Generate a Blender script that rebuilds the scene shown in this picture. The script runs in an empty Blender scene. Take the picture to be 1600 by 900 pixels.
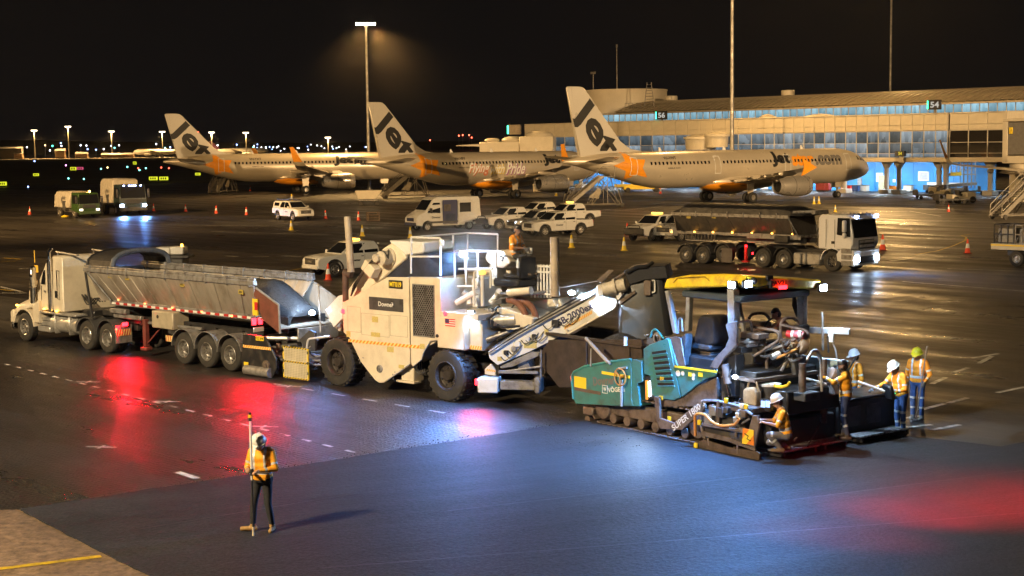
import bpy, bmesh, math, random
from mathutils import Vector, Matrix, noise as mnoise
random.seed(7)
scn = bpy.context.scene
COL = scn.collection
PI = math.pi
# ---------------------------------------------------------------- camera
FPX, CAMH = 2400.0, 6.85                      # focal length in pixels of the 1600 px photograph, eye height in metres
PITCH, ROLL = math.atan(225 / FPX), 0.012
_f = Vector((0, math.cos(PITCH), -math.sin(PITCH))); _r0 = Vector((1, 0, 0)); _u0 = _r0.cross(_f)
_r = _r0 * math.cos(ROLL) - _u0 * math.sin(ROLL); _u = _u0 * math.cos(ROLL) + _r0 * math.sin(ROLL)
CAM = Vector((0, 0, CAMH))
cd = bpy.data.cameras.new('camera'); cam = bpy.data.objects.new('camera', cd); COL.objects.link(cam)
cd.sensor_width = 36; cd.lens = FPX / 1600 * 36; cd.clip_start = .5; cd.clip_end = 6000
cam.matrix_world = Matrix(((_r.x, _u.x, -_f.x, 0), (_r.y, _u.y, -_f.y, 0), (_r.z, _u.z, -_f.z, CAMH), (0, 0, 0, 1)))
scn.camera = cam
# ---------------------------------------------------------------- night sky, exposure
w = bpy.data.worlds.new('World'); scn.world = w; w.use_nodes = True
nt = w.node_tree; bg = nt.nodes['Background']
tc = nt.nodes.new('ShaderNodeTexCoord'); sx = nt.nodes.new('ShaderNodeSeparateXYZ'); rp = nt.nodes.new('ShaderNodeValToRGB')
nt.links.new(tc.outputs['Generated'], sx.inputs[0]); nt.links.new(sx.outputs['Z'], rp.inputs[0]); nt.links.new(rp.outputs[0], bg.inputs[0])
rp.color_ramp.elements[0].position = 0.0; rp.color_ramp.elements[0].color = (.0046, .0040, .0040, 1)
rp.color_ramp.elements[1].position = .22; rp.color_ramp.elements[1].color = (.0026, .0025, .0029, 1)
bg.inputs[1].default_value = 1.0
scn.view_settings.view_transform = 'Standard'; scn.view_settings.look = 'None'
scn.view_settings.exposure = 0; scn.view_settings.gamma = 1
scn.render.engine = 'CYCLES'
try:
    scn.cycles.use_denoising = True; scn.cycles.max_bounces = 5; scn.cycles.diffuse_bounces = 2; scn.cycles.glossy_bounces = 3
    scn.cycles.transmission_bounces = 4; scn.cycles.sample_clamp_indirect = 4; scn.cycles.caustics_reflective = False
    scn.cycles.caustics_refractive = False; scn.cycles.use_light_tree = True
except Exception: pass
SODIUM = (1.0, .58, .20); WARM = (1.0, .76, .44); COOL = (.12, .37, 1.0); COOLW = (.50, .72, 1.0); RED = (1.0, .002, .014)
def lamp(kind, loc, power, col, aim=None, size=.3, angle=120, blend=.6, parent=None, name='lamp_light'):
    d = bpy.data.lights.new(name, kind); d.energy = power; d.color = col
    if kind == 'AREA': d.size = size
    else: d.shadow_soft_size = size
    if kind == 'SPOT': d.spot_size = math.radians(angle); d.spot_blend = blend
    o = bpy.data.objects.new(name, d); COL.objects.link(o); o.location = loc
    if aim is not None: o.rotation_euler = (Vector(aim) - Vector(loc)).to_track_quat('-Z', 'Y').to_euler()
    return o
# ---------------------------------------------------------------- pixel -> place helpers (surveying the photograph)
def ray(u, v): return _f + _r * ((u - 800) / FPX) - _u * ((v - 450) / FPX)
def G(u, v, z=0.0):
    d = ray(u, v); return CAM + d * ((z - CAMH) / d.z)
def at(u, v, D):
    d = ray(u, v); return CAM + d * (D / d.y)
class Fr:
    """upright frame standing on the ground: x from a to b, y away from the camera, z up"""
    def __init__(s, a, b, rz=0, world=False):
        A = Vector(a) if world else G(*a); B = Vector(b) if world else G(*b)
        d = (B - A); s.o = Vector((A.x, A.y, rz)); s.ang = math.atan2(d.y, d.x); s.L = math.hypot(d.x, d.y)
        s.ex = Vector((math.cos(s.ang), math.sin(s.ang), 0)); s.ey = Vector((-math.sin(s.ang), math.cos(s.ang), 0))
    def s(s, u, v, y=0.0):
        d = ray(u, v); p0 = s.o + s.ey * y; t = (p0 - CAM).dot(s.ey) / d.dot(s.ey); p = CAM + d * t - s.o
        return (p.dot(s.ex), p.z)
    def g(s, u, v, z=0.0):
        p = G(u, v, z + s.o.z) - s.o; return (p.dot(s.ex), p.dot(s.ey))
    def P(s, u, v, y=0.0):
        x, z = s.s(u, v, y); return Vector((x, y, z))
    def pts(s, l, y=0.0): return [s.s(u, v, y) for u, v in l]
    def w(s, p): return s.o + s.ex * p[0] + s.ey * p[1] + Vector((0, 0, p[2]))
# ---------------------------------------------------------------- mesh builder
class MB:
    def __init__(s): s.v = []; s.f = []; s.m = []; s.mi = 0
    def add(s, vs, fs):
        n = len(s.v); s.v += [tuple(p) for p in vs]; s.f += [tuple(i + n for i in f) for f in fs]; s.m += [s.mi] * len(fs); return s
    def mat(s, i): s.mi = i; return s
    def bx(s, x0, x1, y0, y1, z0, z1, ch=0.0, R=None, o=(0, 0, 0)):
        if x0 > x1: x0, x1 = x1, x0
        if y0 > y1: y0, y1 = y1, y0
        if z0 > z1: z0, z1 = z1, z0
        ch = min(ch, (x1 - x0) * .45, (y1 - y0) * .45, (z1 - z0) * .45)
        o = Vector(o)
        if ch <= 0:
            vs = [Vector(p) for p in ((x0, y0, z0), (x1, y0, z0), (x1, y1, z0), (x0, y1, z0), (x0, y0, z1), (x1, y0, z1), (x1, y1, z1), (x0, y1, z1))]
            fs = [(0, 3, 2, 1), (4, 5, 6, 7), (0, 1, 5, 4), (1, 2, 6, 5), (2, 3, 7, 6), (3, 0, 4, 7)]
        else:
            vs = []; idx = {}
            for i, X in enumerate((x0, x1)):
                for j, Y in enumerate((y0, y1)):
                    for k, Z in enumerate((z0, z1)):
                        sx_, sy_, sz_ = (1 - 2 * i) * ch, (1 - 2 * j) * ch, (1 - 2 * k) * ch
                        for a, p in enumerate(((X, Y + sy_, Z + sz_), (X + sx_, Y, Z + sz_), (X + sx_, Y + sy_, Z))):
                            idx[i, j, k, a] = len(vs); vs.append(Vector(p))
            q = lambda *a: tuple(idx[t] for t in a); fs = []
            for i in (0, 1):
                l = [(i, 0, 0, 0), (i, 1, 0, 0), (i, 1, 1, 0), (i, 0, 1, 0)]; fs.append(q(*(l if i else l[::-1])))
                l = [(0, i, 0, 1), (1, i, 0, 1), (1, i, 1, 1), (0, i, 1, 1)]; fs.append(q(*(l[::-1] if i else l)))
                l = [(0, 0, i, 2), (1, 0, i, 2), (1, 1, i, 2), (0, 1, i, 2)]; fs.append(q(*(l if i else l[::-1])))
            for i in (0, 1):
                for j in (0, 1):
                    fs.append(q((i, j, 0, 0), (i, j, 1, 0), (i, j, 1, 1), (i, j, 0, 1)))
                    fs.append(q((i, 0, j, 0), (i, 1, j, 0), (i, 1, j, 2), (i, 0, j, 2)))
                    fs.append(q((0, i, j, 1), (1, i, j, 1), (1, i, j, 2), (0, i, j, 2)))
                    for k in (0, 1): fs.append(q((i, j, k, 0), (i, j, k, 1), (i, j, k, 2)))
        if R is not None: vs = [R @ v for v in vs]
        return s.add([v + o for v in vs], fs)
    def prism(s, pts, ax, a0, a1, ch=0.0):
        f3 = {'y': lambda p, t: (p[0], t, p[1]), 'x': lambda p, t: (t, p[0], p[1]), 'z': lambda p, t: (p[0], p[1], t)}[ax]
        n = len(pts); vs = [f3(p, a0) for p in pts] + [f3(p, a1) for p in pts]
        fs = [tuple(range(n))[::-1], tuple(range(n, 2 * n))] + [(i, (i + 1) % n, n + (i + 1) % n, n + i) for i in range(n)]
        return s._bev(vs, fs, ch)
    def sided(s, pts, ch=0.0, y=0.0):
        """profile (x, z, half width) mirrored about y: bodies with tumblehome"""
        n = len(pts); vs = [(p[0], y - p[2], p[1]) for p in pts] + [(p[0], y + p[2], p[1]) for p in pts]
        fs = [tuple(range(n))[::-1], tuple(range(n, 2 * n))] + [(i, (i + 1) % n, n + (i + 1) % n, n + i) for i in range(n)]
        return s._bev(vs, fs, ch)
    def _bev(s, vs, fs, ch):
        if ch <= 0: return s.add(vs, fs)
        bm = bmesh.new(); bv = [bm.verts.new(v) for v in vs]
        for f in fs:
            try: bm.faces.new([bv[i] for i in f])
            except ValueError: pass
        bmesh.ops.recalc_face_normals(bm, faces=bm.faces)
        bmesh.ops.bevel(bm, geom=[e for e in bm.edges if e.calc_face_angle(0) > .35], offset=ch, segments=1, affect='EDGES', clamp_overlap=True)
        bm.verts.index_update(); s.add([v.co.copy() for v in bm.verts], [[v.index for v in f.verts] for f in bm.faces]); bm.free(); return s
    def hull(s, vs, ch=0.0):
        bm = bmesh.new()
        for v in vs: bm.verts.new(v)
        bmesh.ops.convex_hull(bm, input=bm.verts)
        bmesh.ops.dissolve_limit(bm, angle_limit=.02, verts=bm.verts, edges=bm.edges)
        if ch: bmesh.ops.bevel(bm, geom=list(bm.edges), offset=ch, segments=1, affect='EDGES', clamp_overlap=True)
        bm.verts.index_update(); s.add([v.co.copy() for v in bm.verts], [[v.index for v in f.verts] for f in bm.faces]); bm.free(); return s
    def cyl(s, p0, p1, r0, r1=None, n=12, cap=True):
        p0, p1 = Vector(p0), Vector(p1); r1 = r0 if r1 is None else r1
        q = (p1 - p0).to_track_quat('Z', 'Y'); vs = []
        for c, r in ((p0, r0), (p1, r1)):
            for i in range(n):
                a = 2 * PI * i / n; vs.append(c + q @ Vector((r * math.cos(a), r * math.sin(a), 0)))
        fs = [(i, (i + 1) % n, n + (i + 1) % n, n + i) for i in range(n)]
        if cap: fs += [tuple(range(n))[::-1], tuple(range(n, 2 * n))]
        return s.add(vs, fs)
    def tube(s, path, r, n=6, bend=0.0):
        P = [Vector(p) for p in path]
        if bend > 0 and len(P) > 2:
            Q = [P[0]]
            for a, b, c in zip(P, P[1:], P[2:]):
                u = (a - b); v = (c - b); t = min(bend, u.length * .45, v.length * .45); u.normalize(); v.normalize()
                A = b + u * t; B_ = b + v * t
                for k in range(4):
                    w_ = k / 3; Q.append(A * (1 - w_) ** 2 + b * 2 * w_ * (1 - w_) + B_ * w_ ** 2)
            P = Q + [P[-1]]
        vs = []; fs = []; up = None
        for i, p in enumerate(P):
            d = (P[min(i + 1, len(P) - 1)] - P[max(i - 1, 0)]).normalized()
            if up is None: up = d.orthogonal().normalized()
            up = (up - d * up.dot(d)).normalized(); w_ = d.cross(up)
            for k in range(n):
                a = 2 * PI * k / n; vs.append(p + (up * math.cos(a) + w_ * math.sin(a)) * r)
        for i in range(len(P) - 1):
            for k in range(n): fs.append((i * n + k, i * n + (k + 1) % n, (i + 1) * n + (k + 1) % n, (i + 1) * n + k))
        fs += [tuple(range(n))[::-1], tuple(range((len(P) - 1) * n, len(P) * n))]
        return s.add(vs, fs)
    def lathe(s, prof, c, ax, n=20, closed=False, cap=False):
        c = Vector(c); q = Vector(ax).to_track_quat('Z', 'Y'); vs = []; fs = []; m = len(prof)
        for r, h in prof:
            for i in range(n):
                a = 2 * PI * i / n; vs.append(c + q @ Vector((r * math.cos(a), r * math.sin(a), h)))
        for j in range(m - 1 + (1 if closed else 0)):
            k = (j + 1) % m
            for i in range(n): fs.append((j * n + i, j * n + (i + 1) % n, k * n + (i + 1) % n, k * n + i))
        if cap:
            if prof[0][0] > .001: fs.append(tuple(range(n))[::-1])
            if prof[-1][0] > .001: fs.append(tuple(range((m - 1) * n, m * n)))
        return s.add(vs, fs)
    def sph(s, c, r, n=10, m=7, sc=(1, 1, 1)):
        vs = []; fs = []; c = Vector(c)
        for j in range(m + 1):
            t = PI * j / m
            for i in range(n):
                a = 2 * PI * i / n; vs.append(c + Vector((r * sc[0] * math.sin(t) * math.cos(a), r * sc[1] * math.sin(t) * math.sin(a), r * sc[2] * math.cos(t))))
        for j in range(m):
            for i in range(n): fs.append((j * n + i, (j + 1) * n + i, (j + 1) * n + (i + 1) % n, j * n + (i + 1) % n))
        return s.add(vs, fs)
    def quad(s, *p): return s.add(p, [tuple(range(len(p)))])
    def xf(s, M, start=0):
        for i in range(start, len(s.v)): s.v[i] = tuple(M @ Vector(s.v[i]))
        return s
def build(name, mb, mats, parent=None, loc=None, rotz=0.0, kind=None, label=None, cat=None, group=None, sharp=.62, weld=False):
    me = bpy.data.meshes.new(name); me.from_pydata(mb.v, [], mb.f)
    if not isinstance(mats, (list, tuple)): mats = [mats]
    for m in mats: me.materials.append(m)
    bm = bmesh.new(); bm.from_mesh(me)
    for f, mi in zip(bm.faces, mb.m): f.material_index = min(mi, len(mats) - 1); f.smooth = True
    bmesh.ops.remove_doubles(bm, verts=bm.verts, dist=1e-5)
    bmesh.ops.recalc_face_normals(bm, faces=bm.faces)
    for e in bm.edges: e.smooth = len(e.link_faces) == 2 and e.calc_face_angle(0) < sharp
    bm.to_mesh(me); bm.free()
    o = bpy.data.objects.new(name, me); COL.objects.link(o)
    if loc is not None: o.location = loc
    o.rotation_euler.z = rotz
    if parent is not None: o.parent = parent
    return tag(o, label, cat, group, kind)
def tag(o, label=None, cat=None, group=None, kind=None):
    if label: o['label'] = label
    if cat: o['category'] = cat
    if group: o['group'] = group
    if kind: o['kind'] = kind
    return o
def thing(name, label, cat, loc=(0, 0, 0), rotz=0.0, group=None):
    o = bpy.data.objects.new(name, None); COL.objects.link(o); o.location = loc; o.rotation_euler.z = rotz; o.empty_display_size = .3
    return tag(o, label, cat, group)
KIDS = {}
def dup(root, loc, rotz, label=None, scale=None, skip=()):
    def cp(o, par):
        c = o.copy(); COL.objects.link(c)
        if par is not None: c.parent = par
        for ch in list(o.children):
            if ch.name.split('.')[0] in skip: continue
            cp(ch, c)
        return c
    r = cp(root, None); r.location = loc; r.rotation_euler.z = rotz
    if label: r['label'] = label
    return r
def share(name, me, parent, M, mat=None):
    """one more object on a shared mesh (bricks, panes, bolts, wheels ...)"""
    o = bpy.data.objects.new(name, me); COL.objects.link(o); o.parent = parent; o.matrix_local = M; return o
# ---------------------------------------------------------------- materials
MATS = {}
def mat(name, col, rough=.5, metal=0.0, var=.25, scale=3.0, bump=0.0, bscale=40.0, emit=None, es=0.0, coat=0.0, spec=None, rv=.15, dirt=None, trans=0.0, stretch=None):
    if name in MATS: return MATS[name]
    m = bpy.data.materials.new(name); MATS[name] = m; m.use_nodes = True; t = m.node_tree; b = t.nodes['Principled BSDF']; L = t.links
    b.inputs['Roughness'].default_value = rough; b.inputs['Metallic'].default_value = metal
    if coat: b.inputs['Coat Weight'].default_value = coat; b.inputs['Coat Roughness'].default_value = .08
    if spec is not None: b.inputs['Specular IOR Level'].default_value = spec
    if trans: b.inputs['Transmission Weight'].default_value = trans
    if emit:
        b.inputs['Emission Color'].default_value = (*emit, 1); b.inputs['Emission Strength'].default_value = es
    c = (*col, 1); b.inputs['Base Color'].default_value = c
    if var or bump:
        tc = t.nodes.new('ShaderNodeTexCoord'); src = tc.outputs['Object']
        if stretch:
            mp = t.nodes.new('ShaderNodeMapping'); mp.inputs['Scale'].default_value = stretch; L.new(src, mp.inputs[0]); src = mp.outputs[0]
    if var:
        n = t.nodes.new('ShaderNodeTexNoise'); n.inputs['Scale'].default_value = scale; n.inputs['Detail'].default_value = 6; n.inputs['Roughness'].default_value = .65
        L.new(src, n.inputs['Vector'])
        r = t.nodes.new('ShaderNodeValToRGB'); e = r.color_ramp.elements
        d = dirt or tuple(x * (1 - var) for x in col)
        e[0].position = .33; e[0].color = (*d, 1); e[1].position = .62; e[1].color = (*[min(1, x * (1 + var * .3)) for x in col], 1)
        if dirt:
            k = e.new(.48); k.color = (*[a * .25 + b_ * .75 for a, b_ in zip(d, col)], 1)
        L.new(n.outputs[0], r.inputs[0]); L.new(r.outputs[0], b.inputs['Base Color'])
        mr = t.nodes.new('ShaderNodeMapRange'); mr.inputs['To Min'].default_value = min(1, rough + rv); mr.inputs['To Max'].default_value = max(.03, rough - rv)
        mr.inputs['From Min'].default_value = .3; mr.inputs['From Max'].default_value = .7
        L.new(n.outputs[0], mr.inputs[0]); L.new(mr.outputs[0], b.inputs['Roughness'])
    if bump:
        n2 = t.nodes.new('ShaderNodeTexNoise'); n2.inputs['Scale'].default_value = bscale; n2.inputs['Detail'].default_value = 4
        L.new(src, n2.inputs['Vector']); bp = t.nodes.new('ShaderNodeBump'); bp.inputs['Strength'].default_value = bump; bp.inputs['Distance'].default_value = .02
        L.new(n2.outputs[0], bp.inputs['Height']); L.new(bp.outputs[0], b.inputs['Normal'])
    return m
def glow(name, col, es): return mat(name, (.02, .02, .02), .3, var=0, emit=col, es=es)
CREAM = mat('cream_paint', (.76, .67, .52), .38, var=.16, scale=1.6, coat=.25, dirt=(.64, .55, .42))
WHITE = mat('white_paint', (.78, .77, .74), .32, var=.12, scale=2.5, coat=.4, dirt=(.66, .63, .57))
VWHITE = mat('vehicle_white', (.76, .75, .72), .28, var=.1, scale=1.6, coat=.5, dirt=(.66, .63, .57))
SILVER = mat('bare_aluminium', (.55, .53, .5), .4, .5, var=.22, scale=2.0, dirt=(.25, .23, .2))
STEEL = mat('dull_steel', (.30, .29, .28), .5, .35, var=.3, scale=4, dirt=(.13, .11, .1))
GREYP = mat('grey_paint', (.30, .30, .29), .5, var=.3, scale=3, dirt=(.14, .12, .1))
DARKG = mat('dark_grey_paint', (.07, .07, .072), .5, var=.3, scale=3, dirt=(.035, .03, .028))
BLACK = mat('black_paint', (.018, .018, .02), .42, var=.3, scale=4, dirt=(.05, .045, .04))
RUBBER = mat('tyre_rubber', (.022, .021, .02), .75, var=.4, scale=5, dirt=(.06, .052, .043), bump=.15, bscale=30)
CHROME = mat('chrome', (.75, .74, .72), .14, 1.0, var=.1, scale=6)
RIM = mat('alloy_rim', (.55, .53, .5), .35, .8, var=.3, scale=7, dirt=(.22, .19, .16))
GLASS = mat('dark_glass', (.012, .013, .015), .06, var=0, spec=.8, coat=.5)
ORANGE = mat('safety_orange', (.85, .25, .02), .45, var=.15, scale=4)
YELLOWP = mat('yellow_paint', (.88, .66, .03), .38, var=.18, scale=3, coat=.3, dirt=(.5, .32, .03))
TEAL = mat('teal_paint', (.055, .215, .215), .4, var=.22, scale=2.5, coat=.35, dirt=(.07, .13, .12))
BROWNST = mat('worn_steel', (.20, .155, .125), .55, .35, var=.4, scale=3.5, dirt=(.075, .055, .045))
REDP = mat('red_paint', (.55, .03, .03), .4, var=.15)
INK = mat('black_print', (.012, .012, .013), .5, var=0)
INKW = mat('white_print', (.78, .78, .76), .5, var=0)
INKO = mat('orange_print', (.88, .33, .015), .42, var=.08, coat=.3)
INKG = mat('grey_print', (.17, .16, .15), .5, var=0)
INKY = mat('yellow_print', (.85, .62, .03), .5, var=0)
INKB = mat('navy_print', (.03, .035, .12), .5, var=0)
HEADL = glow('headlamp_glow', (.62, .78, 1.0), 60)
TAILL = glow('tail_lamp_glow', (1, .012, .02), 14)
AMBERL = glow('amber_marker_glow', (1, .42, .05), 14)
WORKL = glow('work_lamp_glow', (.62, .78, 1.0), 90)
SODL = glow('sodium_lamp_glow', (1.0, .78, .46), 120)
HAZ_O = mat('hazard_orange', (.9, .30, .03), .45, var=.1); HAZ_Y = mat('hazard_yellow', (.88, .74, .30), .45, var=.1)
# ---------------------------------------------------------------- lettering
def text_mb(txt, size, bold=.0, res=3, space=1.0, shear=0.0):
    c = bpy.data.curves.new('t', 'FONT'); c.body = txt; c.size = size; c.offset = bold * size; c.resolution_u = res; c.space_character = space; c.shear = shear
    c.align_x = 'CENTER'; c.align_y = 'CENTER'
    o = bpy.data.objects.new('t', c); COL.objects.link(o); dg = bpy.context.evaluated_depsgraph_get(); me = bpy.data.meshes.new_from_object(o.evaluated_get(dg))
    mb = MB(); mb.add([tuple(v.co) for v in me.vertices], [tuple(p.vertices) for p in me.polygons])
    bpy.data.objects.remove(o); bpy.data.curves.remove(c); bpy.data.meshes.remove(me); return mb
def fit_text(txt, wid, hei, bold=0.0, shear=0.0):
    mb = text_mb(txt, 1, bold, shear=shear); xs = [v[0] for v in mb.v]; ys = [v[1] for v in mb.v]
    a, b, c, d = min(xs), max(xs), min(ys), max(ys)
    mb.v = [((x - (a + b) / 2) / (b - a) * wid, (y - (c + d) / 2) / (d - c) * hei, 0) for x, y, z in mb.v]; return mb
def panel_text(name, txt, wid, hei, m, parent, org, right, up, bold=.02, shear=0.0):
    """flat lettering on a plane; org = centre, right/up = in-plane axes"""
    mb = fit_text(txt, wid, hei, bold, shear); r = Vector(right).normalized(); u = Vector(up).normalized(); n = r.cross(u); o = Vector(org) + n * .004
    mb.v = [tuple(o + r * x + u * y) for x, y, z in mb.v]; ob = build(name, mb, m, parent); return ob
# ---------------------------------------------------------------- ground sheets
def ground_mat(name, c0, c1, r0, r1, ang=-.85, groove=0.0, wet=.5, bump=.25, fine=55, spec=.5, joint=False, dist=.012, streak=(.05, .55, 1)):
    m = bpy.data.materials.new(name); m.use_nodes = True; t = m.node_tree; b = t.nodes['Principled BSDF']; L = t.links; N = t.nodes.new
    tc = N('ShaderNodeTexCoord'); mp = N('ShaderNodeMapping'); mp.inputs['Rotation'].default_value = (0, 0, -ang); L.new(tc.outputs['Object'], mp.inputs[0])
    st = N('ShaderNodeMapping'); st.inputs['Scale'].default_value = streak; L.new(mp.outputs[0], st.inputs[0])
    def noise(src, sc, det=5, ro=.6):
        n = N('ShaderNodeTexNoise'); n.inputs['Scale'].default_value = sc; n.inputs['Detail'].default_value = det; n.inputs['Roughness'].default_value = ro; L.new(src, n.inputs['Vector']); return n.outputs[0]
    big = noise(tc.outputs['Object'], .11, 7, .6); strk = noise(st.outputs[0], 1.0, 5, .6); agg = noise(tc.outputs['Object'], fine, 3, .7); mid = noise(tc.outputs['Object'], 1.3, 6, .65)
    def math_(op, a, bb):
        x = N('ShaderNodeMath'); x.operation = op
        for i, q in enumerate((a, bb)):
            if isinstance(q, (int, float)): x.inputs[i].default_value = q
            else: L.new(q, x.inputs[i])
        return x.outputs[0]
    # colour: patches, streaks along the paving direction, pale aggregate
    f = math_('ADD', math_('MULTIPLY', big, .45), math_('ADD', math_('MULTIPLY', strk, .3), math_('MULTIPLY', mid, .25)))
    r = N('ShaderNodeValToRGB'); e = r.color_ramp.elements; e[0].position = .36; e[0].color = (*c0, 1); e[1].position = .64; e[1].color = (*c1, 1); L.new(f, r.inputs[0])
    if joint:
        bk = N('ShaderNodeTexBrick'); bk.inputs['Scale'].default_value = 1; bk.inputs['Brick Width'].default_value = 7.5; bk.inputs['Row Height'].default_value = 7.5; bk.inputs['Mortar Size'].default_value = .045; bk.offset = 0
        bk.inputs['Color1'].default_value = (.62, .62, .62, 1); bk.inputs['Color2'].default_value = (1.25, 1.2, 1.15, 1); bk.inputs['Mortar'].default_value = (.3, .29, .28, 1); L.new(mp.outputs[0], bk.inputs['Vector'])
        jx = N('ShaderNodeMix'); jx.data_type = 'RGBA'; jx.blend_type = 'MULTIPLY'; jx.inputs['Factor'].default_value = .75; L.new(r.outputs[0], jx.inputs['A']); L.new(bk.outputs[0], jx.inputs['B']); r = jx; r_out = jx.outputs['Result']
    else: r_out = r.outputs[0]
    mx = N('ShaderNodeMix'); mx.data_type = 'RGBA'; mx.blend_type = 'MULTIPLY'; L.new(r_out, mx.inputs['A'])
    r2 = N('ShaderNodeValToRGB'); r2.color_ramp.elements[0].position = .3; r2.color_ramp.elements[0].color = (.42, .42, .42, 1); r2.color_ramp.elements[1].position = .72; r2.color_ramp.elements[1].color = (2.0, 1.95, 1.9, 1)
    L.new(agg, r2.inputs[0]); L.new(r2.outputs[0], mx.inputs['B']); mx.inputs['Factor'].default_value = .8; L.new(mx.outputs['Result'], b.inputs['Base Color'])
    # gloss: wet film broken into streaks and patches
    g = math_('ADD', math_('MULTIPLY', strk, .55), math_('ADD', math_('MULTIPLY', big, .3), math_('MULTIPLY', mid, .15)))
    mr = N('ShaderNodeMapRange'); mr.inputs['From Min'].default_value = .38; mr.inputs['From Max'].default_value = .6; mr.inputs['To Min'].default_value = r0; mr.inputs['To Max'].default_value = r1
    L.new(g, mr.inputs[0]); L.new(mr.outputs[0], b.inputs['Roughness']); b.inputs['Specular IOR Level'].default_value = spec
    peb = noise(tc.outputs['Object'], 9.0, 3, .7); h = math_('ADD', math_('MULTIPLY', agg, .5), math_('ADD', math_('MULTIPLY', mid, .7), math_('MULTIPLY', peb, 1.2)))
    if groove:
        wv = N('ShaderNodeTexWave'); wv.inputs['Scale'].default_value = 2.6; wv.inputs['Distortion'].default_value = 4.5; wv.inputs['Detail'].default_value = 2; wv.bands_direction = 'Y'
        L.new(mp.outputs[0], wv.inputs['Vector']); wv2 = N('ShaderNodeTexWave'); wv2.inputs['Scale'].default_value = 1.9; wv2.inputs['Distortion'].default_value = 5; wv2.bands_direction = 'X'
        L.new(mp.outputs[0], wv2.inputs['Vector']); h = math_('ADD', h, math_('MULTIPLY', math_('MULTIPLY', wv.outputs[0], wv2.outputs[0]), groove))
    bp = N('ShaderNodeBump'); bp.inputs['Strength'].default_value = bump; bp.inputs['Distance'].default_value = dist; L.new(h, bp.inputs['Height']); L.new(bp.outputs[0], b.inputs['Normal'])
    return m
APRON = ground_mat('wet_apron_asphalt', (.022, .020, .018), (.055, .049, .042),   .22, .68, bump=.6, joint=True)
FRESH = ground_mat('fresh_asphalt', (.020, .0205, .023), (.041, .042, .046), .55, .72, ang=.44, bump=1.0, fine=20, spec=.12, streak=(.05, 1.3, 1))
MILLED = ground_mat('milled_asphalt', (.016, .014, .012), (.042, .036, .030), .22, .50, groove=.5, bump=1.0, spec=.6, fine=22, dist=.03)
CONC = ground_mat('stained_concrete', (.05, .034, .022), (.24, .165, .10), .6, .8, bump=.8, fine=6)
GRASS = mat('dark_grass', (.016, .018, .009), .9, var=.4, scale=.05)
FARAP = mat('far_concrete', (.34, .29, .22), .6, var=.3, scale=.02)
LINEW = mat('white_line_paint', (.62, .62, .6), .45, var=.55, scale=3.5, dirt=(.12, .115, .105))
LINEY = mat('yellow_line_paint', (.62, .42, .03), .45, var=.5, scale=2.5, dirt=(.14, .1, .04))
def sheet(name, pts, z, m, thick=0.0, kind='structure'):
    mb = MB(); n = len(pts)
    if thick: mb.prism([(p[0], p[1]) for p in pts], 'z', z - thick, z)
    else: mb.quad(*[(p[0], p[1], z) for p in pts])
    return build(name, mb, m, kind=kind)
sheet('ground', [(-1600, -60), (1600, -60), (1600, 4500), (-1600, 4500)], 0, APRON)
sheet('grass_field', [(-900, 300), (-40, 300), (120, 420), (300, 1150), (-900, 1150)], .02, GRASS)
sheet('far_apron', [(-1500, 1150), (500, 1150), (600, 1500), (-1500, 1500)], .03, FARAP)
def gp(*l): return [G(u, v) for u, v in l]
def rag(P, n, amp, sd):
    '''ragged version of the first n edges of an outline'''
    r = random.Random(sd); out = []
    for i, p in enumerate(P):
        q = P[(i + 1) % len(P)]; out.append(p)
        if i < n:
            k = int((q - p).length / .16); d = (q - p).normalized(); e = Vector((-d.y, d.x, 0)); a = 0
            for j in range(1, k): a = a * .7 + r.gauss(0, amp); out.append(p + (q - p) * j / k + e * a)
    return out
WET = ground_mat('scraped_wet_asphalt', (.012, .011, .010), (.036, .031, .027), .24, .52, groove=.3, bump=1.0, spec=.6, fine=22, dist=.03)
sheet('scraped_surface', gp((-200, 515), (40, 520), (380, 556), (560, 596), (720, 618), (900, 640), (906, 658), (570, 711), (0, 566), (-60, 551)), .0042, WET)
sheet('milled_surface', gp((-160, 530), (0, 567), (570, 712), (300, 756), (30, 797), (-300, 830)), .004, MILLED)
mat_pts = gp((30, 797), (300, 756), (570, 712), (905, 660), (1150, 640), (1400, 681), (1480, 689), (1564, 699), (1640, 684), (1900, 640)) + [Vector((40, 10, 0)), Vector((0, 6, 0))] + gp((420, 990), (180, 875))
sheet('fresh_asphalt_mat', rag(mat_pts, 3, .022, 4), .022, FRESH, thick=.02)
sheet('concrete_slab', rag(gp((30, 797), (180, 875), (420, 990), (-300, 1100), (-300, 800)), 2, .02, 6), .008, CONC)
# hills on the horizon with the ground rising behind the far apron
hb = MB(); hp = []
for i in range(61):
    x = -1500 + 50 * i; hp.append((x, 8 + 15 * max(0, mnoise.noise(Vector((x * .0018, 3.1, 0))) + .45)))
for i in range(60):
    (x0, h0), (x1, h1) = hp[i], hp[i + 1]; hb.quad((x0, 2100, 0), (x1, 2100, 0), (x1, 2400, h1), (x0, 2400, h0))
build('hills', hb, mat('night_hills', (.02, .022, .02), .9, var=.3, scale=.01), kind='structure')
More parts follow.
